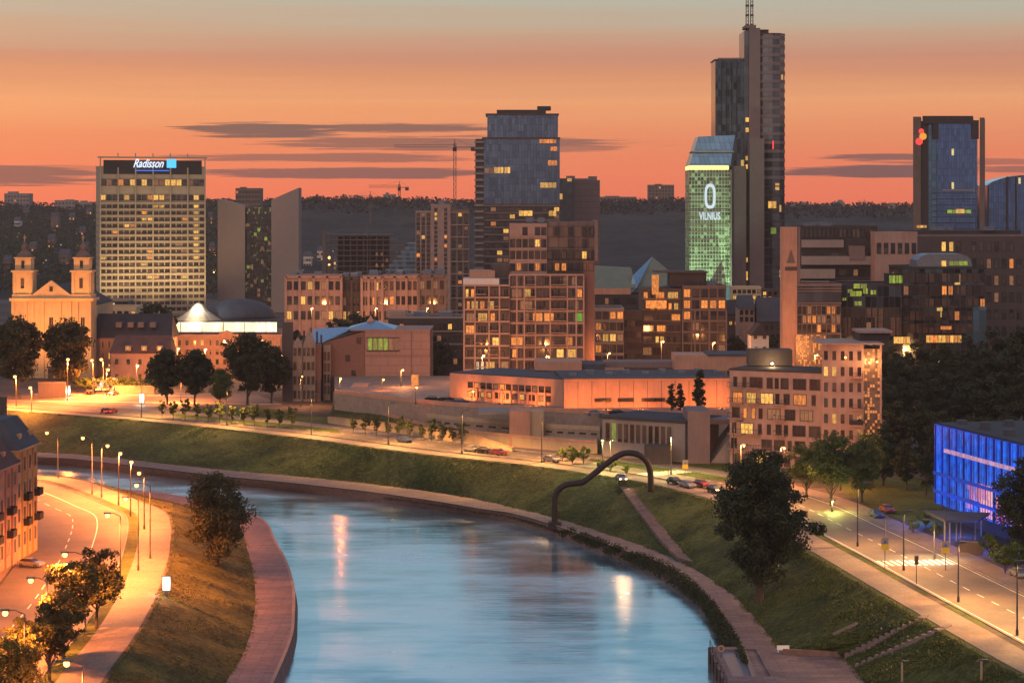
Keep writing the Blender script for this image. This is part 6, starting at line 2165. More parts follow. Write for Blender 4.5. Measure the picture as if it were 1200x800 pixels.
# conifers
co = tree_mesh('co', 13, 2.6, .8, 60, 50, .28, 60, 'cone', 'leaf_dark', .2)
plant('spruce', 'tall ragged spruce in front of the salmon hall', 'tree', G(820, 486, PZ), co, 1.0, 0, 'spruces on the plaza')
plant('spruce', 'left of the two shorter spruces in front of the salmon hall', 'tree', G(787, 484, PZ), co, .66, 1.5, 'spruces on the plaza')
plant('spruce', 'right of the two shorter spruces in front of the salmon hall', 'tree', G(797, 485, PZ), co, .68, 2.7, 'spruces on the plaza')
# right-hand wooded slope
wt_ = [tree_mesh('wt%d' % k, 20, 6.5, 2, 60, 85, .45, 70 + k, 'round', 'leaf_dark', .35) for k in range(3)]
rr = random.Random(5)
WT = [(1046, 590, 1.0), (1075, 600, 1.02), (1105, 598, 1.0), (1135, 596, 1.12), (1165, 592, 1.22), (1195, 590, 1.3), (1225, 585, 1.3), (1055, 545, .95), (1090, 550, .9), (1125, 548, .95), (1155, 545, 1.1), (1188, 540, 1.2), (1060, 505, .9), (1095, 510, .85),
      (1130, 500, .85), (1165, 495, .95), (1200, 490, 1.0), (1048, 465, .8), (1078, 470, .78), (1105, 455, .72), (1135, 450, .7), (1172, 455, .8), (1035, 440, .62), (1062, 432, .55), (1085, 425, .52), (1220, 470, 1.0)]
for i, (px, d, s_) in enumerate(WT):
    plant('woodland_tree', 'dark leafy tree in the dense wood on the right around the blue lit building', 'tree', (X(px, d), d, 9), wt_[i % 3], s_, i * 2.1, 'trees of the dark wood on the right')
ft = [tree_mesh('ft%d' % k, 15, 6.2, 2.6, 70, 120, .3, 80 + k, 'round', 'leaf_mid', .3) for k in range(2)]
for i, (px, py, s_, lb) in enumerate([(974, 592, .98, 'green tree with a lime-lit trunk in front of the pink apartment house'), (1010, 588, .86, 'green tree right of the lime-lit trunk'), (945, 582, .72, 'lower green tree half hidden behind the huge dark tree'), (1022, 572, .8, 'tree behind the green ones, next to the dark wood')]):
    plant('roadside_tree', lb, 'tree', G(px, py), ft[i % 2], s_, i * 1.7, 'trees by the east road')
plant('roadside_tree', 'large dark tree at the right edge hiding part of the blue lit building', 'tree', G(1200, 660), tree_mesh('re', 18.5, 5.6, 1.5, 80, 150, .27, 90, 'round', 'leaf_dark', .35), 1.0)
bu = [tree_mesh('bu%d' % k, 3.6, 1.7, .3, 18, 55, .17, 95 + k, 'round', 'leaf_bright', .07) for k in range(2)]
for i, (px, py, s_, lb) in enumerate([(659, 540, .9, 'leftmost small bush tree on the lawn left of the arch'), (671, 543, 1.3, 'tallest bush tree on the lawn left of the arch'), (684, 544, 1.25, 'broad bush tree right of the tallest one on the lawn'), (705, 552, .8, 'low bush in front of the lime lamp'), (716, 552, .85, 'low bush beneath the curve of the arch'), (734, 556, .7, 'small bush under the top of the arch')]):
    plant('bush', lb, 'bush', G(px, py), bu[i % 2], s_, i, 'bushes on the lawn by the arch')
for i, (px, py, s_, lb) in enumerate([(1160, 652, 1.2, 'hedge bush right of the slatted fence'), (1168, 660, 1.3, 'second hedge bush right of the slatted fence'), (1178, 672, 1.4, 'lit lime bush over the parked car at the right edge'), (1190, 668, 1.5, 'dark hedge bush under the big tree at the right edge'), (1070, 625, .8, 'bush left of the entrance canopy'), (1085, 618, 1.1, 'bush behind the left tip of the entrance canopy'), (1098, 630, .8, 'bush in front of the canopy columns')]):
    plant('bush', lb, 'bush', G(px, py), bu[i % 2], s_, i, 'bushes around the entrance canopy')
for i, px in enumerate(range(92, 190, 9)):
    plant('hedge_bush', 'low dark bush of the hedge line below the convent building' , 'bush', G(px, 459 + (i % 3)), bu[0], 1.5, i, 'hedge bushes along the square')
# saplings
sa = [tree_mesh('sa%d' % k, 4.4, 1.2, 1.0, 26, 34, .2, 100 + k, 'drop', 'leaf_mid', .06) for k in range(3)]
ordn = ['first', 'second', 'third', 'fourth', 'fifth', 'sixth', 'seventh', 'eighth', 'ninth', 'tenth', 'eleventh', 'twelfth']
for i, px in enumerate([190, 203, 217, 231, 244, 257, 272, 286, 298, 313, 327, 342]):
    plant('sapling', '%s sapling from the left in the row along the square side of the river road' % ordn[i], 'tree', G(px, 490 + (px - 190) * .085), sa[i % 3], 1.2 + .1 * ((i * 7) % 3), i, 'saplings in the left row')
for i, (px, py) in enumerate([(414, 508), (428, 510), (441, 511), (455, 513), (468, 514), (480, 515), (494, 516), (506, 517), (519, 519), (530, 520), (541, 522)]):
    plant('sapling', '%s sapling from the left in the row before the glowing retaining wall' % ordn[i], 'tree', G(px, py), sa[(i + 1) % 3], 1.1 + .12 * ((i * 5) % 3), i * 2, 'saplings before the retaining wall')

# loose vegetation nobody could count
def scatter(name, mat, pts_fn, n, size, seed, kind='stuff', zj=.3):
    rr = random.Random(seed); vs = []; fs = []
    for i in range(n):
        p = pts_fn(rr)
        if p is None: continue
        leaf(vs, fs, Vector((p.x, p.y, p.z + rr.uniform(0, zj))), (rdir(rr) + Vector((0, 0, .6))).normalized(), size * rr.uniform(.6, 1.3), rr)
    m = MB(); m.add(vs, fs)
    o = link(name, m.mesh(name, mat)); o['kind'] = kind
    return o
def bankpt(c0, c1, z0, z1, i0, i1, bulge=0.0):
    def f(rr):
        k = rr.uniform(i0, i1 - 1.01); i = int(k); a = c0[i].lerp(c0[i + 1], k - i); b = c1[i].lerp(c1[i + 1], k - i)
        t = rr.random() ** .9
        if noise.noise(Vector((a.x * .16, a.y * .16, 0))) < -.28: return None
        p = a.lerp(b, t)
        return Vector((p.x, p.y, z0 + (z1 - z0) * t + bulge * rr.random()))
    return f
i640 = nearest(W0, G(655, 628, 0).xy); i838 = nearest(W0, G(868, 790, 0).xy)
scatter('bank_shrubs', 'leaf_dark', bankpt(offset(W0, .6), offset(P1, .1), .1, 2.0, i640, i838, .9), 15000, .2, 3)
o = bpy.data.objects['bank_shrubs']
i560 = nearest(W0, G(560, 604, 0).xy)
scatter('bank_weeds', 'leaf_dark', bankpt(offset(W0, .2), offset(P1, .1), .05, 1.2, i560 - 14, i640, .2), 2500, .16, 4)
def slopept(rr):
    px = rr.uniform(930, 1200); py = rr.uniform(618, 800)
    p = onpoly(px, py)
    if p is None or p.z > 8.8 or p.z < 2.3: return None
    if noise.noise(Vector((p.x * .12, p.y * .12, 3))) < -.12 + (.5 if px < 990 and py > 700 else 0): return None
    return p
scatter('ground_cover', 'leaf_mid', slopept, 42000, .17, 5, zj=.35)
def edgept(c, z, w):
    def f(rr):
        k = rr.uniform(0, N - 1.01); i = int(k); a = c[i].lerp(c[i + 1], k - i)
        t = (c[i + 1] - c[i]).normalized(); n = Vector((-t.y, t.x))
        if noise.noise(Vector((a.x * .3, a.y * .3, z))) < -.1: return None
        p = a + n * rr.gauss(0, w)
        return Vector((p.x, p.y, max(z, gh(p.x, p.y))))
    return f
scatter('edge_grass', 'leaf_mid', edgept(P2, 2.2, .35), 9000, .15, 31, zj=.15)
scatter('edge_grass', 'leaf_mid', edgept(T_, 9.0, .35), 9000, .15, 32, zj=.15)
scatter('edge_grass', 'leaf_mid', edgept(LI, 2.2, .3), 4000, .14, 33, zj=.12)
scatter('edge_grass', 'leaf_mid', edgept(LT, 7.0, .3), 5000, .14, 34, zj=.12)
def tuftpt(rr):
    k = rr.uniform(40, N - 1.01); i = int(k); a = P2[i].lerp(P2[i + 1], k - i); b = T_[i].lerp(T_[i + 1], k - i); p = a.lerp(b, rr.random())
    if noise.noise(Vector((p.x * .09, p.y * .09, 5))) + .6 * noise.noise(Vector((p.x * .4, p.y * .4, 1))) < .12: return None
    return Vector((p.x, p.y, gh(p.x, p.y)))
scatter('bank_tufts', 'leaf_mid', tuftpt, 42000, .16, 35, zj=.22)
def tuftpt_l(rr):
    k = rr.uniform(60, N - 1.01); i = int(k); a = LI[i].lerp(LI[i + 1], k - i); b = LT[i].lerp(LT[i + 1], k - i); p = a.lerp(b, rr.random())
    if noise.noise(Vector((p.x * .12, p.y * .12, 5))) + .6 * noise.noise(Vector((p.x * .5, p.y * .5, 1))) < .05: return None
    return Vector((p.x, p.y, gh(p.x, p.y)))
scatter('bank_tufts', 'leaf_brown', tuftpt_l, 26000, .13, 36, zj=.16)
def slopept2(rr):
    px = rr.uniform(620, 1000); py = rr.uniform(560, 740)
    p = onpoly(px, py)
    if p is None or p.z > 8.9 or p.z < 2.3: return None
    if noise.noise(Vector((p.x * .1, p.y * .1, 9))) < .1: return None
    return p
scatter('long_grass', 'leaf_brown', slopept2, 8000, .13, 6, zj=.2)
def hillpt(rr):
    d = rr.uniform(2300, 2760); px = rr.uniform(-60, 1260); x = X(px, d)
    h = gh(x, d)
    if h < 20: return None
    return Vector((x, d, h))
scatter('hill_woods', 'hill_forest', hillpt, 16000, 2.2, 7, zj=5.0)
def hillpt_l(rr):
    d = rr.uniform(1400, 2500); px = rr.uniform(-40, 135) if rr.random() < .8 else rr.uniform(235, 262); x = X(px, d)
    if noise.noise(Vector((x * .03, d * .03, 2))) < -.25: return None
    return Vector((x, d, gh(x, d)))
scatter('hill_woods', 'leaf_dark', hillpt_l, 24000, 1.5, 17, zj=6.0)
def white_pt(rr):
    px = rr.gauss(1040, 22); py = rr.gauss(752, 9)
    p = onpoly(px, py)
    return p if p is not None and 2.5 < p.z < 8.5 else None
scatter('white_stones', 'frame_light', white_pt, 110, .28, 8, zj=.1)

# stone strips of the old steps on the slope
for (a, b, c, d_, lb) in [(992, 768, 1085, 722, 'upper long stone strip running up the near slope'), (1003, 781, 1112, 733, 'lower long stone strip running up the near slope'), (976, 744, 1004, 731, 'short stone strip on the near slope closer to the big tree')]:
    n = 14; pr = None
    t = Thing('stone_steps', lb, 'steps', onpoly((a + c) / 2, (b + d_) / 2))
    m = MB()
    for i in range(n + 1):
        p = onpoly(a + (c - a) * i / n, b + (d_ - b) * i / n)
        if pr is not None:
            u = (p.xy - pr.xy).normalized(); nn = Vector((-u.y, u.x)) * .45
            z = (p.z + pr.z) / 2 + .25
            m.prism([pr.xy - nn, p.xy - nn, p.xy + nn, pr.xy + nn], z - 1.2, z)
        pr = p
    t.put('treads', m, 'mauve_concrete')

# terrace wall and pier at the lower right
tw = Thing('terrace_kerb', 'low reddish kerb wall at the back of the lower terrace', 'wall', G(950, 767, 2.2))
a, b = G(918, 766, 2.2), G(988, 769, 2.2)
tw.put('wall', MB().prism([a.xy, b.xy, b.xy + Vector((0, .5)), a.xy + Vector((0, .5))], 2.0, 2.9), 'quay_stone')
pier = Thing('landing_stage', 'rusty square landing stage with a grey glass deck at the river edge', 'landing stage', (33, 297, 0))
px0, px1, py0, py1 = 28.8, 36.2, 286.0, 310.5
pier.put('hull', MB().box(px0, py0, -.6, px1, py1, 1.8), 'quay_stone')
m = MB(); m.box(px0 - .1, py0 - .1, 1.81, px0 + 1.3, py1 + .1, 2.35).box(px1 - .9, py0 - .1, 1.81, px1 + .1, py1 + .1, 2.35).box(px0 + 1.3, py1 - 1.6, 1.81, px1 - .9, py1 + .1, 2.35).box(px0 + 1.3, py0 - .1, 1.81, px1 - .9, py0 + 5, 2.35)
pier.put('rim', m, 'quay_paving')
pier.put('glass_deck', MB().box(px0 + 1.31, py0 + 5.01, 1.81, px1 - .91, py1 - 1.61, 2.1), 'roof_metal')
m = MB()
for k in range(7):
    y = py0 + (py1 - py0) * k / 6; m.tube((px0, y, 2.3), (px0, y, 3.3), .05, .05, 6)
m.tube((px0, py0, 3.3), (px0, py1, 3.3), .05, .05, 6).tube((px0, py0, 2.85), (px0, py1, 2.85), .04, .04, 6)
pier.put('railing', m, 'rust')
for k in range(5): pier.put('piling', MB().tube((px0 - .2, py0 + 3 + k * 5, -1), (px0 - .2, py0 + 3 + k * 5, 2.6), .22, .22, 8), 'steel_dark')
rb = Thing('life_ring_stand', 'small orange life ring stand on the landing stage', 'life ring', G(845, 770, 2.3))
p = G(845, 770, 2.35)
rb.put('post', MB().tube(p, p + Vector((0, 0, 1.5)), .06, .06, 6), 'steel_dark')
m = MB(); n = 14
for i in range(n):
    a0, a1 = 2 * math.pi * i / n, 2 * math.pi * (i + 1) / n
    m.tube(p + Vector((math.cos(a0) * .4, -.1, 1.3 + math.sin(a0) * .4)), p + Vector((math.cos(a1) * .4, -.1, 1.3 + math.sin(a1) * .4)), .12, .12, 6)
rb.put('ring', m, 'salmon_wall')
p = G(918, 764, 2.25)
wb_ = Thing('white_bench', 'small white bench at the corner of the lower terrace', 'bench', p)
wb_.put('seat', MB().box(p.x - .9, p.y - .3, p.z + .4, p.x + .9, p.y + .3, p.z + .5), 'white_paint')
wb_.put('backrest', MB().box(p.x - .9, p.y + .3, p.z + .45, p.x + .9, p.y + .38, p.z + .95), 'white_paint')
for s_ in (-.75, .75): wb_.put('leg', MB().box(p.x + s_ - .06, p.y - .25, p.z, p.x + s_ + .06, p.y + .25, p.z + .4), 'white_paint')

# the arch sculpture
dA = 432.0
ap = [(650, 611), (650, 598), (650.3, 584), (652.5, 576), (658, 570), (666, 566.5), (676, 565.3), (683, 563.5), (690, 558.5), (699, 551), (709, 542.5), (719, 535), (728, 530), (737, 528.5), (747, 530.5), (755, 536.5), (759.5, 545), (761, 555), (761, 573)]
pts3 = [Vector((X(a, dA + (a - 650) * .05), dA + (a - 650) * .05, Z(b, dA + (a - 650) * .05))) for a, b in ap]
pts3[0].z = gh(pts3[0].x, pts3[0].y) - .2; pts3[-1].z = min(pts3[-1].z, 8.8)
ar = Thing('arch_sculpture', 'giant dark rusty pipe sculpture arching from the quay up to the river road', 'sculpture', (pts3[0].x, pts3[0].y, 2))
sp = catmull([(p.x, p.z) for p in pts3], 70)
m = MB(); n = 16; vs = []; fs = []
P3 = [Vector((p.x, dA + (p.x - pts3[0].x) * .09, p.y)) for p in [Vector((q.x, q.y)) for q in sp]]
for i, p in enumerate(P3):
    t = (P3[min(i + 1, 69)] - P3[max(i - 1, 0)]).normalized()
    a = Vector((0, 1, 0)); a = (a - t * a.dot(t)).normalized(); b = t.cross(a)
    for k in range(n):
        an = 2 * math.pi * k / n; vs.append(p + a * math.cos(an) * .62 + b * math.sin(an) * .62)
for i in range(69):
    for k in range(n): fs.append((i * n + k, i * n + (k + 1) % n, (i + 1) * n + (k + 1) % n, (i + 1) * n + k))
fs += [tuple(range(n)), tuple(range(69 * n, 70 * n))]
m.add(vs, fs)
ar.put('pipe', m, 'rust', smooth=True)
for i in range(6, 66, 9):
    p, q = P3[i], P3[i + 1]
    ar.put('flange', MB().tube(p, p + (q - p).normalized() * .25, .72, .72, 16), 'rust')
p = P3[0]; ar.put('foot', MB().box(p.x - 1.3, p.y - 1.3, p.z - .6, p.x + 1.3, p.y + 1.3, p.z + .9), 'rust')

# ================================================================== LAMPS
def lamp(name, label, base, head, power, color=SODIUM, bulb='bulb_sodium', group=None, kind='POINT', r=.3, mat='steel_grey', br=.28, spread=R(150)):
    """pole from base, arm to the head position (world points)"""
    b = Vector(base); h = Vector(head)
    t = Thing(name, label, 'street lamp', b, group)
    top = Vector((b.x, b.y, h.z - .35))
    t.put('pole', MB().tube(b, top, .13, .08, 8).tube(b, b + Vector((0, 0, .8)), .2, .2, 8), mat)
    mid = top.lerp(Vector((h.x, h.y, h.z + .15)), .5) + Vector((0, 0, .25))
    t.put('arm', MB().path([top, mid, Vector((h.x, h.y, h.z + .15))], [.08, .07, .06], 6), mat)
    t.put('lamp_head', MB().box(h.x - .55, h.y - .25, h.z + .05, h.x + .55, h.y + .25, h.z + .25), mat)
    t.put('bulb', MB().lathe((h.x, h.y, h.z - br * .6), [(.03, -br), (br * .6, -br * .8), (br * .95, -br * .3), (br * .95, br * .3), (br * .6, br * .8), (.03, br)], 12), bulb, smooth=True)
    if power:
        if kind == 'POINT':
            light('lamp_light', 'POINT', (0, 0, 0), power, color, r, t.root).location = h - b + Vector((0, 0, -.2 - br * 1.8))
        else:
            l = light('lamp_light', 'SPOT', (0, 0, 0), power, color, r, t.root, None, spread, .5)
            l.location = h - b + Vector((0, 0, -.1 - br * 1.8))
    return t

LL = [((68, 560), (55, 506), 24000, 'lamp at the far bend of the left road, nearest the corner house'), ((108, 579), (97, 512), 26000, 'brightest star-like lamp of the left road row'),
      ((119, 583), (126, 521), 22000, 'lamp of the left road row facing the river, third from the far end'), ((139, 592), (141, 530), 20000, 'fourth lamp from the far end of the left road row'), ((153, 605), (154, 540), 20000, 'fifth lamp from the far end of the left road row'),
      ((169, 620), (163, 553), 20000, 'sixth lamp from the far end of the left road row'), ((176, 654), (160, 567), 20000, 'seventh lamp of the left row, on a tall pole at the sidewalk edge'), ((162, 668), (147, 583), 20000, 'lamp standing on the sidewalk between the road and the drooping tree'),
      ((141, 690), (126, 602), 18000, 'lamp over the left road beside the top of the first street tree'), ((100, 748), (76, 648), 15000, 'lamp glowing above the second street tree'), ((55, 775), (36, 678), 15000, 'lamp among the street trees near the parked silver car'),
      ((29, 835), (6, 716), 14000, 'lamp glowing at the left edge above the street trees'), ((97, 880), (78, 775), 13000, 'lamp at the bottom of the picture under the street trees')]
def px_road(b): return True
for (bp_, hp_, pw_, lb) in LL:
    b = G(bp_[0], bp_[1], 7.0)
    h = Vector((X(hp_[0], b.y), b.y, Z(hp_[1], b.y)))
    tl = lamp('street_lamp', lb, b, h, pw_ * (2.4 if bp_[1] < 670 else 4.5), group='sodium lamps along the left road', kind='SPOT', spread=R(172), br=.36)
    for c_ in tl.root.children:
        if c_.type == 'LIGHT' and px_road(bp_): c_.rotation_euler = (0, R(7), 0)
SL = [((79, 470), (80, 420), 26000, 'tall lamp in front of the church front'), ((109, 463), (108, 421), 14000, 'lamp between the church and the convent building'), ((121, 463), (119, 420), 12000, 'lamp in front of the convent building wall'),
      ((125, 464), (127, 432), 16000, 'lamp above the lit bus'), ((19, 476), (18, 440), 20000, 'lamp at the left edge of the church square'), ((37, 482), (36, 453), 14000, 'double lamp left of the church trees'), ((212, 470), (213, 440), 12000, 'lamp among the dark trees of the square')]
for (bp_, hp_, pw_, lb) in SL:
    b = G(bp_[0], bp_[1]); h = Vector((X(hp_[0], b.y), b.y - .5, Z(hp_[1], b.y)))
    lamp('square_lamp', lb, b, h, pw_ * 4, group='lamps of the church square', kind='SPOT', spread=R(168), br=.46)
# lamps of the plaza and river road
for (px, py, z, top, pw_, lb) in [(398, 461, PZ - .3, 4.3, 9000, 'plaza lamp glowing at the foot of the museum brick wall'), (448, 466, 14.0, 5.2, 4000, 'plaza lamp before the museum hall'), (487, 474, PZ, 4.6, 1500, 'small plaza lamp by the lit entrance'), (553, 476, PZ, 4.0, 2000, 'plaza lamp between parked cars and salmon hall')]:
    b = G(px, py, z)
    lamp('plaza_lamp', lb, b, b + Vector((.3, -.2, top)), pw_ * .3, (1, .22, .04), group='plaza lamps', br=.32, kind='POINT' if px < 400 else 'SPOT')
for (px, d, lb) in [(545, 556, 'wall washer at the left end of the salmon hall'), (585, 549, 'second wall washer of the left salmon wing'), (625, 542, 'third wall washer of the left salmon wing'), (672, 532, 'wall washer at the joint of the two salmon wings'),
                    (710, 532, 'second wall washer of the right salmon wing'), (750, 533, 'wall washer left of the spruces'), (808, 534, 'wall washer between the spruces'), (845, 535, 'wall washer at the right end of the salmon hall')]:
    b = Vector((X(px, d) , d - 1.5, PZ + .03))
    t = Thing('wall_washer', lb, 'floodlight', b, 'floodlights before the salmon hall')
    t.put('housing', MB().box(b.x - .3, b.y - .2, b.z, b.x + .3, b.y + .2, b.z + .3), 'steel_dark')
    l = light('washer_light', 'SPOT', (0, 0, 0), 3000, (1, .30, .075), .15, t.root, None, R(150), .6)
    l.location = (0, 0, .45); l.rotation_euler = (R(112), 0, 0)
FR = [(170, 'first'), (262, 'second'), (369, 'third'), (455, 'fourth'), (545, 'fifth'), (640, 'sixth')]
FRL = ['road lamp near the white lit poster on the square', 'road lamp behind the left row of saplings', 'tall road lamp standing below the old brick house', 'road lamp in the row of saplings before the retaining wall', 'road lamp beside the cars parked under the plaza', 'road lamp left of the bushes by the arch']
farc = land(T_, 7.4)
for k, (px, _) in enumerate(FR):
    i = nearest(farc, (X(px, 540), 540)) if False else min(range(N), key=lambda i: abs(600 + farc[i].x / farc[i].y * F - px))
    p = farc[i]; t = (farc[i + 1] - farc[i - 1]).normalized(); n_l = Vector((-t.y, t.x))
    b = Vector((p.x, p.y, 9)); h = Vector((p.x + n_l.x * 1.6, p.y + n_l.y * 1.6, 19.0))
    lamp('road_lamp', FRL[k], b, h, 36000, (1.0, .48, .12), 'steel_grey', 'lamps along the river road', 'SPOT', .25, br=.1)
RR = [((1005, 640), (1016, 567), 'road lamp nearest the green tree with the lime trunk'), ((1059, 668), (1066, 600), 'road lamp just before the zebra crossing'), ((1123, 705), (1128, 637), 'road lamp standing on the small grass island'), ((1192, 744), (1196, 659), 'road lamp at the right edge of the picture'),
      ((905, 596), (915, 535), 'road lamp hidden behind the huge dark tree'), ((860, 575), (868, 494), 'tall road lamp left of the huge dark tree')]
for k, (bp_, hp_, lb) in enumerate(RR):
    b = G(*bp_); h = Vector((X(hp_[0], b.y), b.y + .5, Z(hp_[1], b.y)))
    lamp('road_lamp', lb, b, h, 19000, (1.0, .50, .15), 'steel_grey', 'lamps along the river road', 'SPOT', .25, br=.1, mat='steel_dark', spread=R(165))
CL_ = [(352, 615, 9, 9, 9000, 'added lamp before the old brick house of the museum'), (330, 700, 9, 9, 12000, 'added lamp between the classical building and the old brick house'), (160, 672, 9, 8, 16000, 'added lamp in front of the townhouse with the red mansard roof'), (190, 668, 9, 8, 12000, 'added lamp at the right end of the townhouse'),
       (240, 735, 9, 9, 20000, 'added lamp before the middle of the classical building'), (285, 735, 9, 9, 20000, 'added lamp before the right part of the classical building'), (208, 738, 9, 9, 14000, 'added lamp before the left end of the classical building'),
       (365, 930, 9, 14, 16000, 'tall added lamp before the left pink framed wing'), (440, 930, 9, 14, 16000, 'tall added lamp before the middle pink framed wings'), (500, 930, 9, 14, 14000, 'tall added lamp before the right end of the framed office row'),
       (565, 615, 9, 15, 14000, 'tall added lamp at the left foot of the stepped apartment block'), (640, 612, 9, 15, 10000, 'tall added lamp at the middle foot of the stepped apartment block'), (712, 640, 9, 14, 8000, 'tall added lamp before the low grey-green apartment house'), (775, 680, 9, 15, 12000, 'tall added lamp before the dark apartment house'), (835, 690, 9, 14, 8000, 'tall added lamp at the right foot of the dark apartment house'),
       (905, 655, 9, 10, 9000, 'added lamp below the small white gabled house'), (955, 618, 9, 15, 15000, 'tall added lamp before the brown glass block'), (1030, 615, 9, 13, 10000, 'tall added lamp before the lime lit office'), (1100, 622, 9, 13, 12000, 'tall added lamp before the yellow lit ground floor'),
       (868, 445, 9, 8, 7000, 'added lamp left of the pink apartment house front'), (915, 440, 9, 8, 8000, 'added lamp before the low wing of the pink apartment house'), (985, 432, 9, 8, 7000, 'added lamp before the high wing of the pink apartment house'), (470, 600, PZ, 5, 5000, 'added lamp close to the museum hall wall')]
for (px, d, z, hh_, pw_, lb) in CL_:  # street lamps added to throw amber light onto the town facades
    b = Vector((X(px, d), d, z))
    lamp('added_city_lamp', lb, b, b + Vector((.6, -.8, hh_)), pw_, (1.0, .36, .10), group='added lamps in the streets of the town', br=.25, kind='SPOT' if px == 352 else 'POINT')
b = G(1245, 725); lamp('road_lamp', 'road lamp beyond the right edge', b, b + Vector((-2.5, 0, 10)), 15000, (1, .6, .22), 'steel_grey', 'lamps along the river road', 'SPOT', br=.1)
b = G(706, 545); lamp('path_lamp', 'lime-yellow glowing lamp at the corner of the grey pavilion', b, Vector((b.x, b.y - .2, Z(515, b.y))), 4000, (.95, .95, .3), 'bulb_lime', kind='SPOT', br=.32)
b = G(975, 600); lamp('path_lamp', 'low lamp under the green tree lighting its trunk lime', b, b + Vector((.2, -.1, 2.2)), 2500, (.8, 1.0, .2), 'bulb_lime', br=.1)
b = G(770, 556); lamp('path_lamp', 'low lamp by the zebra crossing near the arch', b + Vector((3, 0, 0)), b + Vector((3, -.2, 8)), 16000, (1.0, .72, .25), 'bulb_white', kind='SPOT', br=.12)
b = G(715, 553); lamp('path_lamp', 'pale lamp over the lawn beneath the arch', b, b + Vector((.5, -.2, 7)), 12000, (1.0, .78, .25), 'bulb_white', kind='SPOT', br=.1)
b = G(1095, 655); lamp('crossing_lamp', 'lamp flooding the near zebra crossing with pale light', b, b + Vector((-1.5, -1, 6.5)), 7000, (1.0, .8, .42), 'steel_grey', None, 'SPOT', br=.1, spread=R(110))
for (px, py, lb) in ((1057, 800, 'low path post at the bottom edge, left one'), (1150, 812, 'low path post at the bottom edge, right one')):
    p = onpoly(px, min(py, 798)) or G(px, py, 8)
    t = Thing('path_post', lb, 'post', p)
    t.put('post', MB().box(p.x - .12, p.y - .12, p.z - .3, p.x + .12, p.y + .12, p.z + 2.6), 'sand_wall')
    t.put('cap', MB().box(p.x - .1, p.y - .3, p.z + 2.6, p.x + .9, p.y + .3, p.z + 2.75), 'steel_dark')

# ================================================================== SIGNS AND POSTERS
def poster(label, p, w, h, lift=.5, mat='poster_white', name='lit_poster', power=900):
    t = Thing(name, label, 'poster case', p)
    t.put('case', MB().box(p.x - w / 2 - .12, p.y, p.z + lift - .12, p.x + w / 2 + .12, p.y + .3, p.z + lift + h + .12), 'steel_dark')
    t.put('screen', MB().box(p.x - w / 2, p.y - .03, p.z + lift, p.x + w / 2, p.y - .002, p.z + lift + h), mat)
    t.put('foot', MB().box(p.x - .25, p.y, p.z, p.x + .25, p.y + .3, p.z + lift - .13), 'steel_dark')
    light('poster_light', 'POINT', (0, 0, 0), power, (1, .9, .7), .4, t.root).location = (0, -.8, lift + h / 2)
    return t
poster('bright white lit poster case on the grass edge of the left sidewalk', onpoly(195, 699), 1.15, 2.1, 1.0, power=500)
poster('white lit poster case standing alone on the church square', G(166, 474), 1.3, 2.7)
poster('narrow greenish-white lit poster case under the tall church lamp', G(77, 465), .8, 3.0, .3, 'win_white')
poster('second narrow lit poster case right next to the first under the tall church lamp', G(81, 464.5), .5, 3.0, .3, 'sign_pale')
def road_sign(label, px, py, base):
    b = G(px, base); zt = Z(py, b.y)
    t = Thing('crossing_sign', label, 'road sign', b)
    t.put('pole', MB().tube(b, (b.x, b.y, zt + 6 if px > 900 else zt + .6), .07, .06, 7), 'steel_grey')
    t.put('yellow_plate', MB().box(b.x - .6, b.y - .12, zt - .9, b.x + .6, b.y - .07, zt - .0), 'yellow_paint')
    t.put('pictogram_plate', MB().box(b.x - .58, b.y - .12, zt + .01, b.x + .58, b.y - .07, zt + .95), 'frame_light')
    t.put('pictogram', MB().add([(b.x - .25, b.y - .135, zt + .18), (b.x + .25, b.y - .135, zt + .18), (b.x, b.y - .135, zt + .72)], [(0, 1, 2)]).box(b.x - .5, b.y - .13, zt + .05, b.x + .5, b.y - .121, zt + .1), 'blue_paint')
    return t
road_sign('yellow and white crossing sign left of the near zebra crossing', 1037, 637, 668)
road_sign('yellow and white crossing sign in front of the canopy', 1108, 641, 668)
road_sign('yellow crossing sign on a pale pole beside the grey pavilion', 803, 544, 556)
b = G(1074, 684)
t = Thing('traffic_light', 'small black traffic light box on a pole at the near zebra crossing', 'traffic light', b)
t.put('pole', MB().tube(b, b + Vector((0, 0, 3.2)), .07, .06, 7), 'steel_dark'); t.put('housing', MB().box(b.x - .28, b.y - .25, 12.0, b.x + .28, b.y + .2, 13.3), 'dark_wall')
for z in (12.25, 12.65, 13.05): t.put('lens', disc(b.x, b.y - .28, z, .14, .03), 'window_dark')
b = G(1005, 668)
t = Thing('flag_pole', 'thin dark pole beside the path near the zebra crossing', 'pole', G(783, 571)); 
b = G(783, 571); t.put('pole', MB().tube(b, b + Vector((0, 0, 4.5)), .05, .05, 6), 'steel_grey')

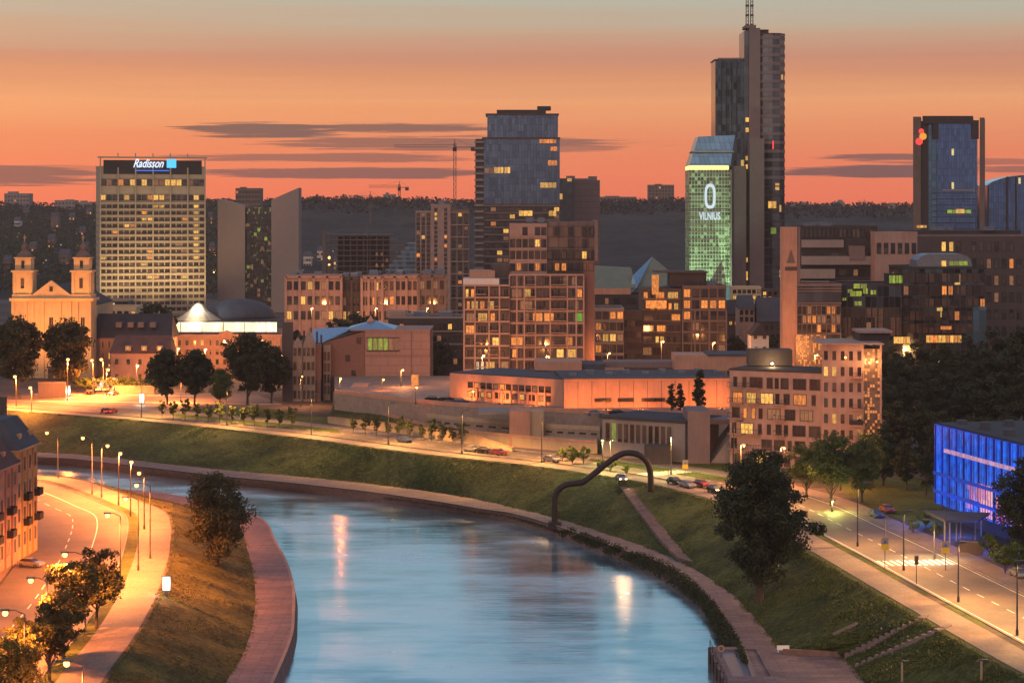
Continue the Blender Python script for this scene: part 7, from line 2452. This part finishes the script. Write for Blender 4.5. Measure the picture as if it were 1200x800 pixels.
# ================================================================== CARS
def car_mesh(paint):
    body = MB()
    prof = [(-2.15, .35), (-2.2, .75), (-1.95, .95), (-1.3, 1.0), (1.0, .98), (1.9, .85), (2.18, .65), (2.15, .35)]
    n = len(prof)
    for s_ in (0,):
        vs = [(x, -.86, z) for x, z in prof] + [(x, .86, z) for x, z in prof]
        body.add(vs, [tuple(range(n - 1, -1, -1)), tuple(range(n, 2 * n))] + [(i, (i + 1) % n, n + (i + 1) % n, n + i) for i in range(n)])
    roof = MB()
    roof.hexa([(-1.15, -.62, 1.4), (.35, -.62, 1.4), (.35, .62, 1.4), (-1.15, .62, 1.4)], [(-1.05, -.58, 1.46), (.25, -.58, 1.46), (.25, .58, 1.46), (-1.05, .58, 1.46)])
    glass = MB()
    glass.hexa([(-1.75, -.78, .99), (1.0, -.78, .99), (1.0, .78, .99), (-1.75, .78, .99)], [(-1.15, -.62, 1.399), (.35, -.62, 1.399), (.35, .62, 1.399), (-1.15, .62, 1.399)])
    wheel = MB(); wheel.tube((0, -.11, 0), (0, .11, 0), .33, .33, 14)
    rim = MB(); rim.tube((0, -.12, 0), (0, .12, 0), .19, .19, 10)
    lampm = MB().box(-.03, -.2, -.09, .03, .2, .09)
    return dict(body=body.mesh('body', paint), roof=roof.mesh('roof', paint), glass=glass.mesh('windows', 'window_dark'), wheel=wheel.mesh('wheel', 'rubber'), rim=rim.mesh('rim', 'steel_grey'), lamp=lampm)
CM = {}
def car(label, p, rz, paint='car_silver', head='frame_light', tail='red_paint', group='cars on the river road', cat='car', name='parked_car'):
    if paint not in CM: CM[paint] = car_mesh(paint)
    c = CM[paint]
    o = bpy.data.objects.new(name, None); o.location = p; o.rotation_euler = (0, 0, rz); col.objects.link(o); tag(o, label, cat, group)
    link('body', c['body'], o); link('roof', c['roof'], o); link('windows', c['glass'], o)
    for x in (-1.35, 1.35):
        for y in (-.78, .78):
            w = link('wheel', c['wheel'], o, (x, y, .33)); link('rim', c['rim'], w)
    for y in (-.6, .6):
        for x, mt, nm in ((2.18, head, 'headlight'), (-2.2, tail, 'tail_light')):
            k = (nm, mt)
            if k not in CM: CM[k] = MB().box(-.03, -.2, -.09, .03, .2, .09).mesh(nm, mt)
            link(nm, CM[k], o, (x, y, .68))
    return o
def road_dir(c, p):
    i = nearest(c, p); t = c[min(i + 1, N - 1)] - c[max(0, i - 1)]
    return math.atan2(t.y, t.x)
CL = [(474, 518, 'car_blue', 'blue-grey car parked by the saplings before the retaining wall'), (553, 529, 'car_silver', 'left silver car of the three parked under the plaza'), (567, 531, 'car_black', 'middle dark car of the three parked under the plaza'), (585, 533, 'car_red', 'right reddish car of the three parked under the plaza'),
      (646, 541, 'car_silver', 'single silver car left of the bushes by the arch'), (791, 567, 'car_black', 'dark car right of the arch foot, leftmost of the queue'), (806, 571, 'car_silver', 'silver car in the queue right of the arch'), (822, 570, 'car_red', 'red car in the queue right of the arch'), (838, 577, 'car_black', 'car of the queue next to the huge dark tree'),
      (1027, 606, 'car_blue', 'dark blue car parked at the edge of the wood'), (1040, 600, 'car_red', 'red car behind the dark blue one at the edge of the wood'), (1194, 676, 'car_silver', 'silver car cut by the right edge')]
for px, py, mt, lb in CL:
    p = G(px, py); car(lb, (p.x, p.y, 9.03), road_dir(T_, p.xy), mt)
# oncoming car with its headlights on, by the arch
p = G(728, 563.5)
o = car('car with blazing headlights coming toward the top of the embankment stairs', (p.x, p.y, 9.03), math.atan2(-1, .15), 'car_silver', 'head_lamp', name='oncoming_car')
for y in (-.6, .6):
    l = light('headlight_beam', 'SPOT', (0, 0, 0), 1000, (1, .5, .2), .1, o, None, R(75), .6)
    l.location = (2.35, y, .68); l.rotation_euler = (0, R(-84), 0)
p = G(36, 664, 7); car('silver car parked on the left street beside the corner house', (p.x, p.y, 7.03), R(-20), 'car_silver', group='cars on the left street')
for px, py, mt, lb in [(508, 470, 'car_black', 'dark car at the left end of the plaza parking'), (524, 470, 'car_black', 'second dark car of the plaza parking'), (540, 473, 'car_blue', 'third car of the plaza parking, nearest the hall windows'), (697, 487, 'car_silver', 'pale car at the right part of the plaza'), (724, 486, 'car_black', 'dark car at the right part of the plaza')]:
    p = G(px, py, PZ); car(lb, (p.x, p.y, PZ + .03), R(-10 if px < 600 else 5), mt, group='cars parked on the plaza')
for px, py, mt, lb in [(106, 462, 'car_black', 'car with red tail lights left of the lit bus'), (133, 463, 'car_silver', 'car with red tail lights right of the lit bus'), (124, 484, 'car_black', 'dark car with red tail lights low on the square'), (131, 484, 'car_red', 'red car beside the dark one low on the square')]:
    p = G(px, py); car(lb, (p.x, p.y, 9.04), R(75), mt, tail='tail_lamp', group='cars on the church square')
# bus
p = G(121, 459)
bus = Thing('city_bus', 'white lit city bus on the church square', 'bus', p)
bus.put('body', MB().box(p.x - 2.6, p.y, 9.5, p.x + 2.6, p.y + 10, 12.6), 'white_paint')
bus.put('lit_windows', MB().box(p.x - 2.4, p.y - .05, 10.5, p.x + 2.4, p.y - .005, 11.7), 'sign_pale')
bus.put('destination_board', MB().box(p.x - 2.4, p.y - .06, 12.0, p.x + 2.4, p.y - .005, 12.5), 'win_white')
for s_ in (-1, 1): bus.put('tail_light', MB().box(p.x + s_ * 2.3 - .2, p.y - .08, 9.8, p.x + s_ * 2.3 + .2, p.y - .01, 10.2), 'tail_lamp')
for (x_, y_) in ((-2.45, 2), (2.25, 2), (-2.45, 8), (2.25, 8)): bus.put('wheel', MB().tube((p.x + x_, p.y + y_, 9.5), (p.x + x_ + .2, p.y + y_, 9.5), .5, .5, 12), 'rubber')
# bus shelters / low walls on the square
p0, p1 = G(132, 463), G(178, 463)
w = Thing('square_wall', 'long low stone wall at the back of the church square', 'wall', p0)
w.put('wall', MB().box(p0.x, p0.y + 4, 9, p1.x, p0.y + 4.6, 11.4), 'stone_wall'); w.put('coping', MB().box(p0.x - .1, p0.y + 3.9, 11.41, p1.x + .1, p0.y + 4.7, 11.6), 'sand_wall')
p0, p1 = G(44, 466), G(76, 466)
w = Thing('square_wall', 'brownish wall in front of the church foot', 'wall', p0)
w.put('wall', MB().box(p0.x, p0.y + 1, 9, p1.x, p0.y + 1.6, 13.4), 'brown_cladding')
w.put('coping', MB().box(p0.x - .1, p0.y + .9, 13.41, p1.x + .1, p0.y + 1.7, 13.65), 'stone_wall')
# lit points on the hillside
rl = random.Random(77)
for i in range(34):
    px, py = (rl.uniform(2, 112), rl.uniform(252, 330)) if i < 24 else (rl.uniform(352, 480), rl.uniform(296, 322))
    p = hit(px, py)
    if p is None: continue
    t = Thing('hillside_lamp', 'tiny lamp among the dark trees of the hillside', 'lamp', p, 'tiny lamps scattered on the hillside')
    t.put('pole', MB().tube(p - Vector((0, 0, 1)), p + Vector((0, 0, 3)), .15, .1, 5), 'steel_grey')
    k_ = rl.uniform(.28, .6)
    t.put('bulb', MB().lathe((p.x, p.y, p.z + 3), [(.05, -k_), (k_, 0), (.05, k_)], 6), 'win_orange' if i % 3 else 'win_white')
for i, (px, py, lb) in enumerate([(362, 301, 'orange lamp on the hill right of the twin slabs'), (386, 302, 'bright orange lamp left of the unfinished frame, upper'), (386, 311, 'bright orange lamp left of the unfinished frame, lower'), (252, 298, 'orange lamp in the gap right of the hotel, upper'), (251, 318, 'orange lamp in the gap right of the hotel, lower'),
                                  (37, 261, 'small lamp on the upper left hillside'), (20, 278, 'lamp on the left hillside near the edge'), (108, 291, 'small lamp just left of the hotel'), (8, 278, 'faint lamp at the very left of the hillside')]):
    p = hit(px, py + 3)
    if p is None: continue
    t = Thing('hill_lamp', lb, 'lamp', p)
    s_ = 1.2 if i in (0, 1, 2, 3, 4) else .6
    zt = Z(py, p.y)
    t.put('pole', MB().tube(p - Vector((0, 0, 1)), (p.x, p.y, zt), .2, .15, 6), 'steel_grey')
    t.put('bulb', MB().lathe((p.x, p.y, zt), [(.1, -s_), (s_ * .8, -s_ * .6), (s_, 0), (s_ * .7, s_ * .7), (.1, s_)], 10), 'bulb_sodium')
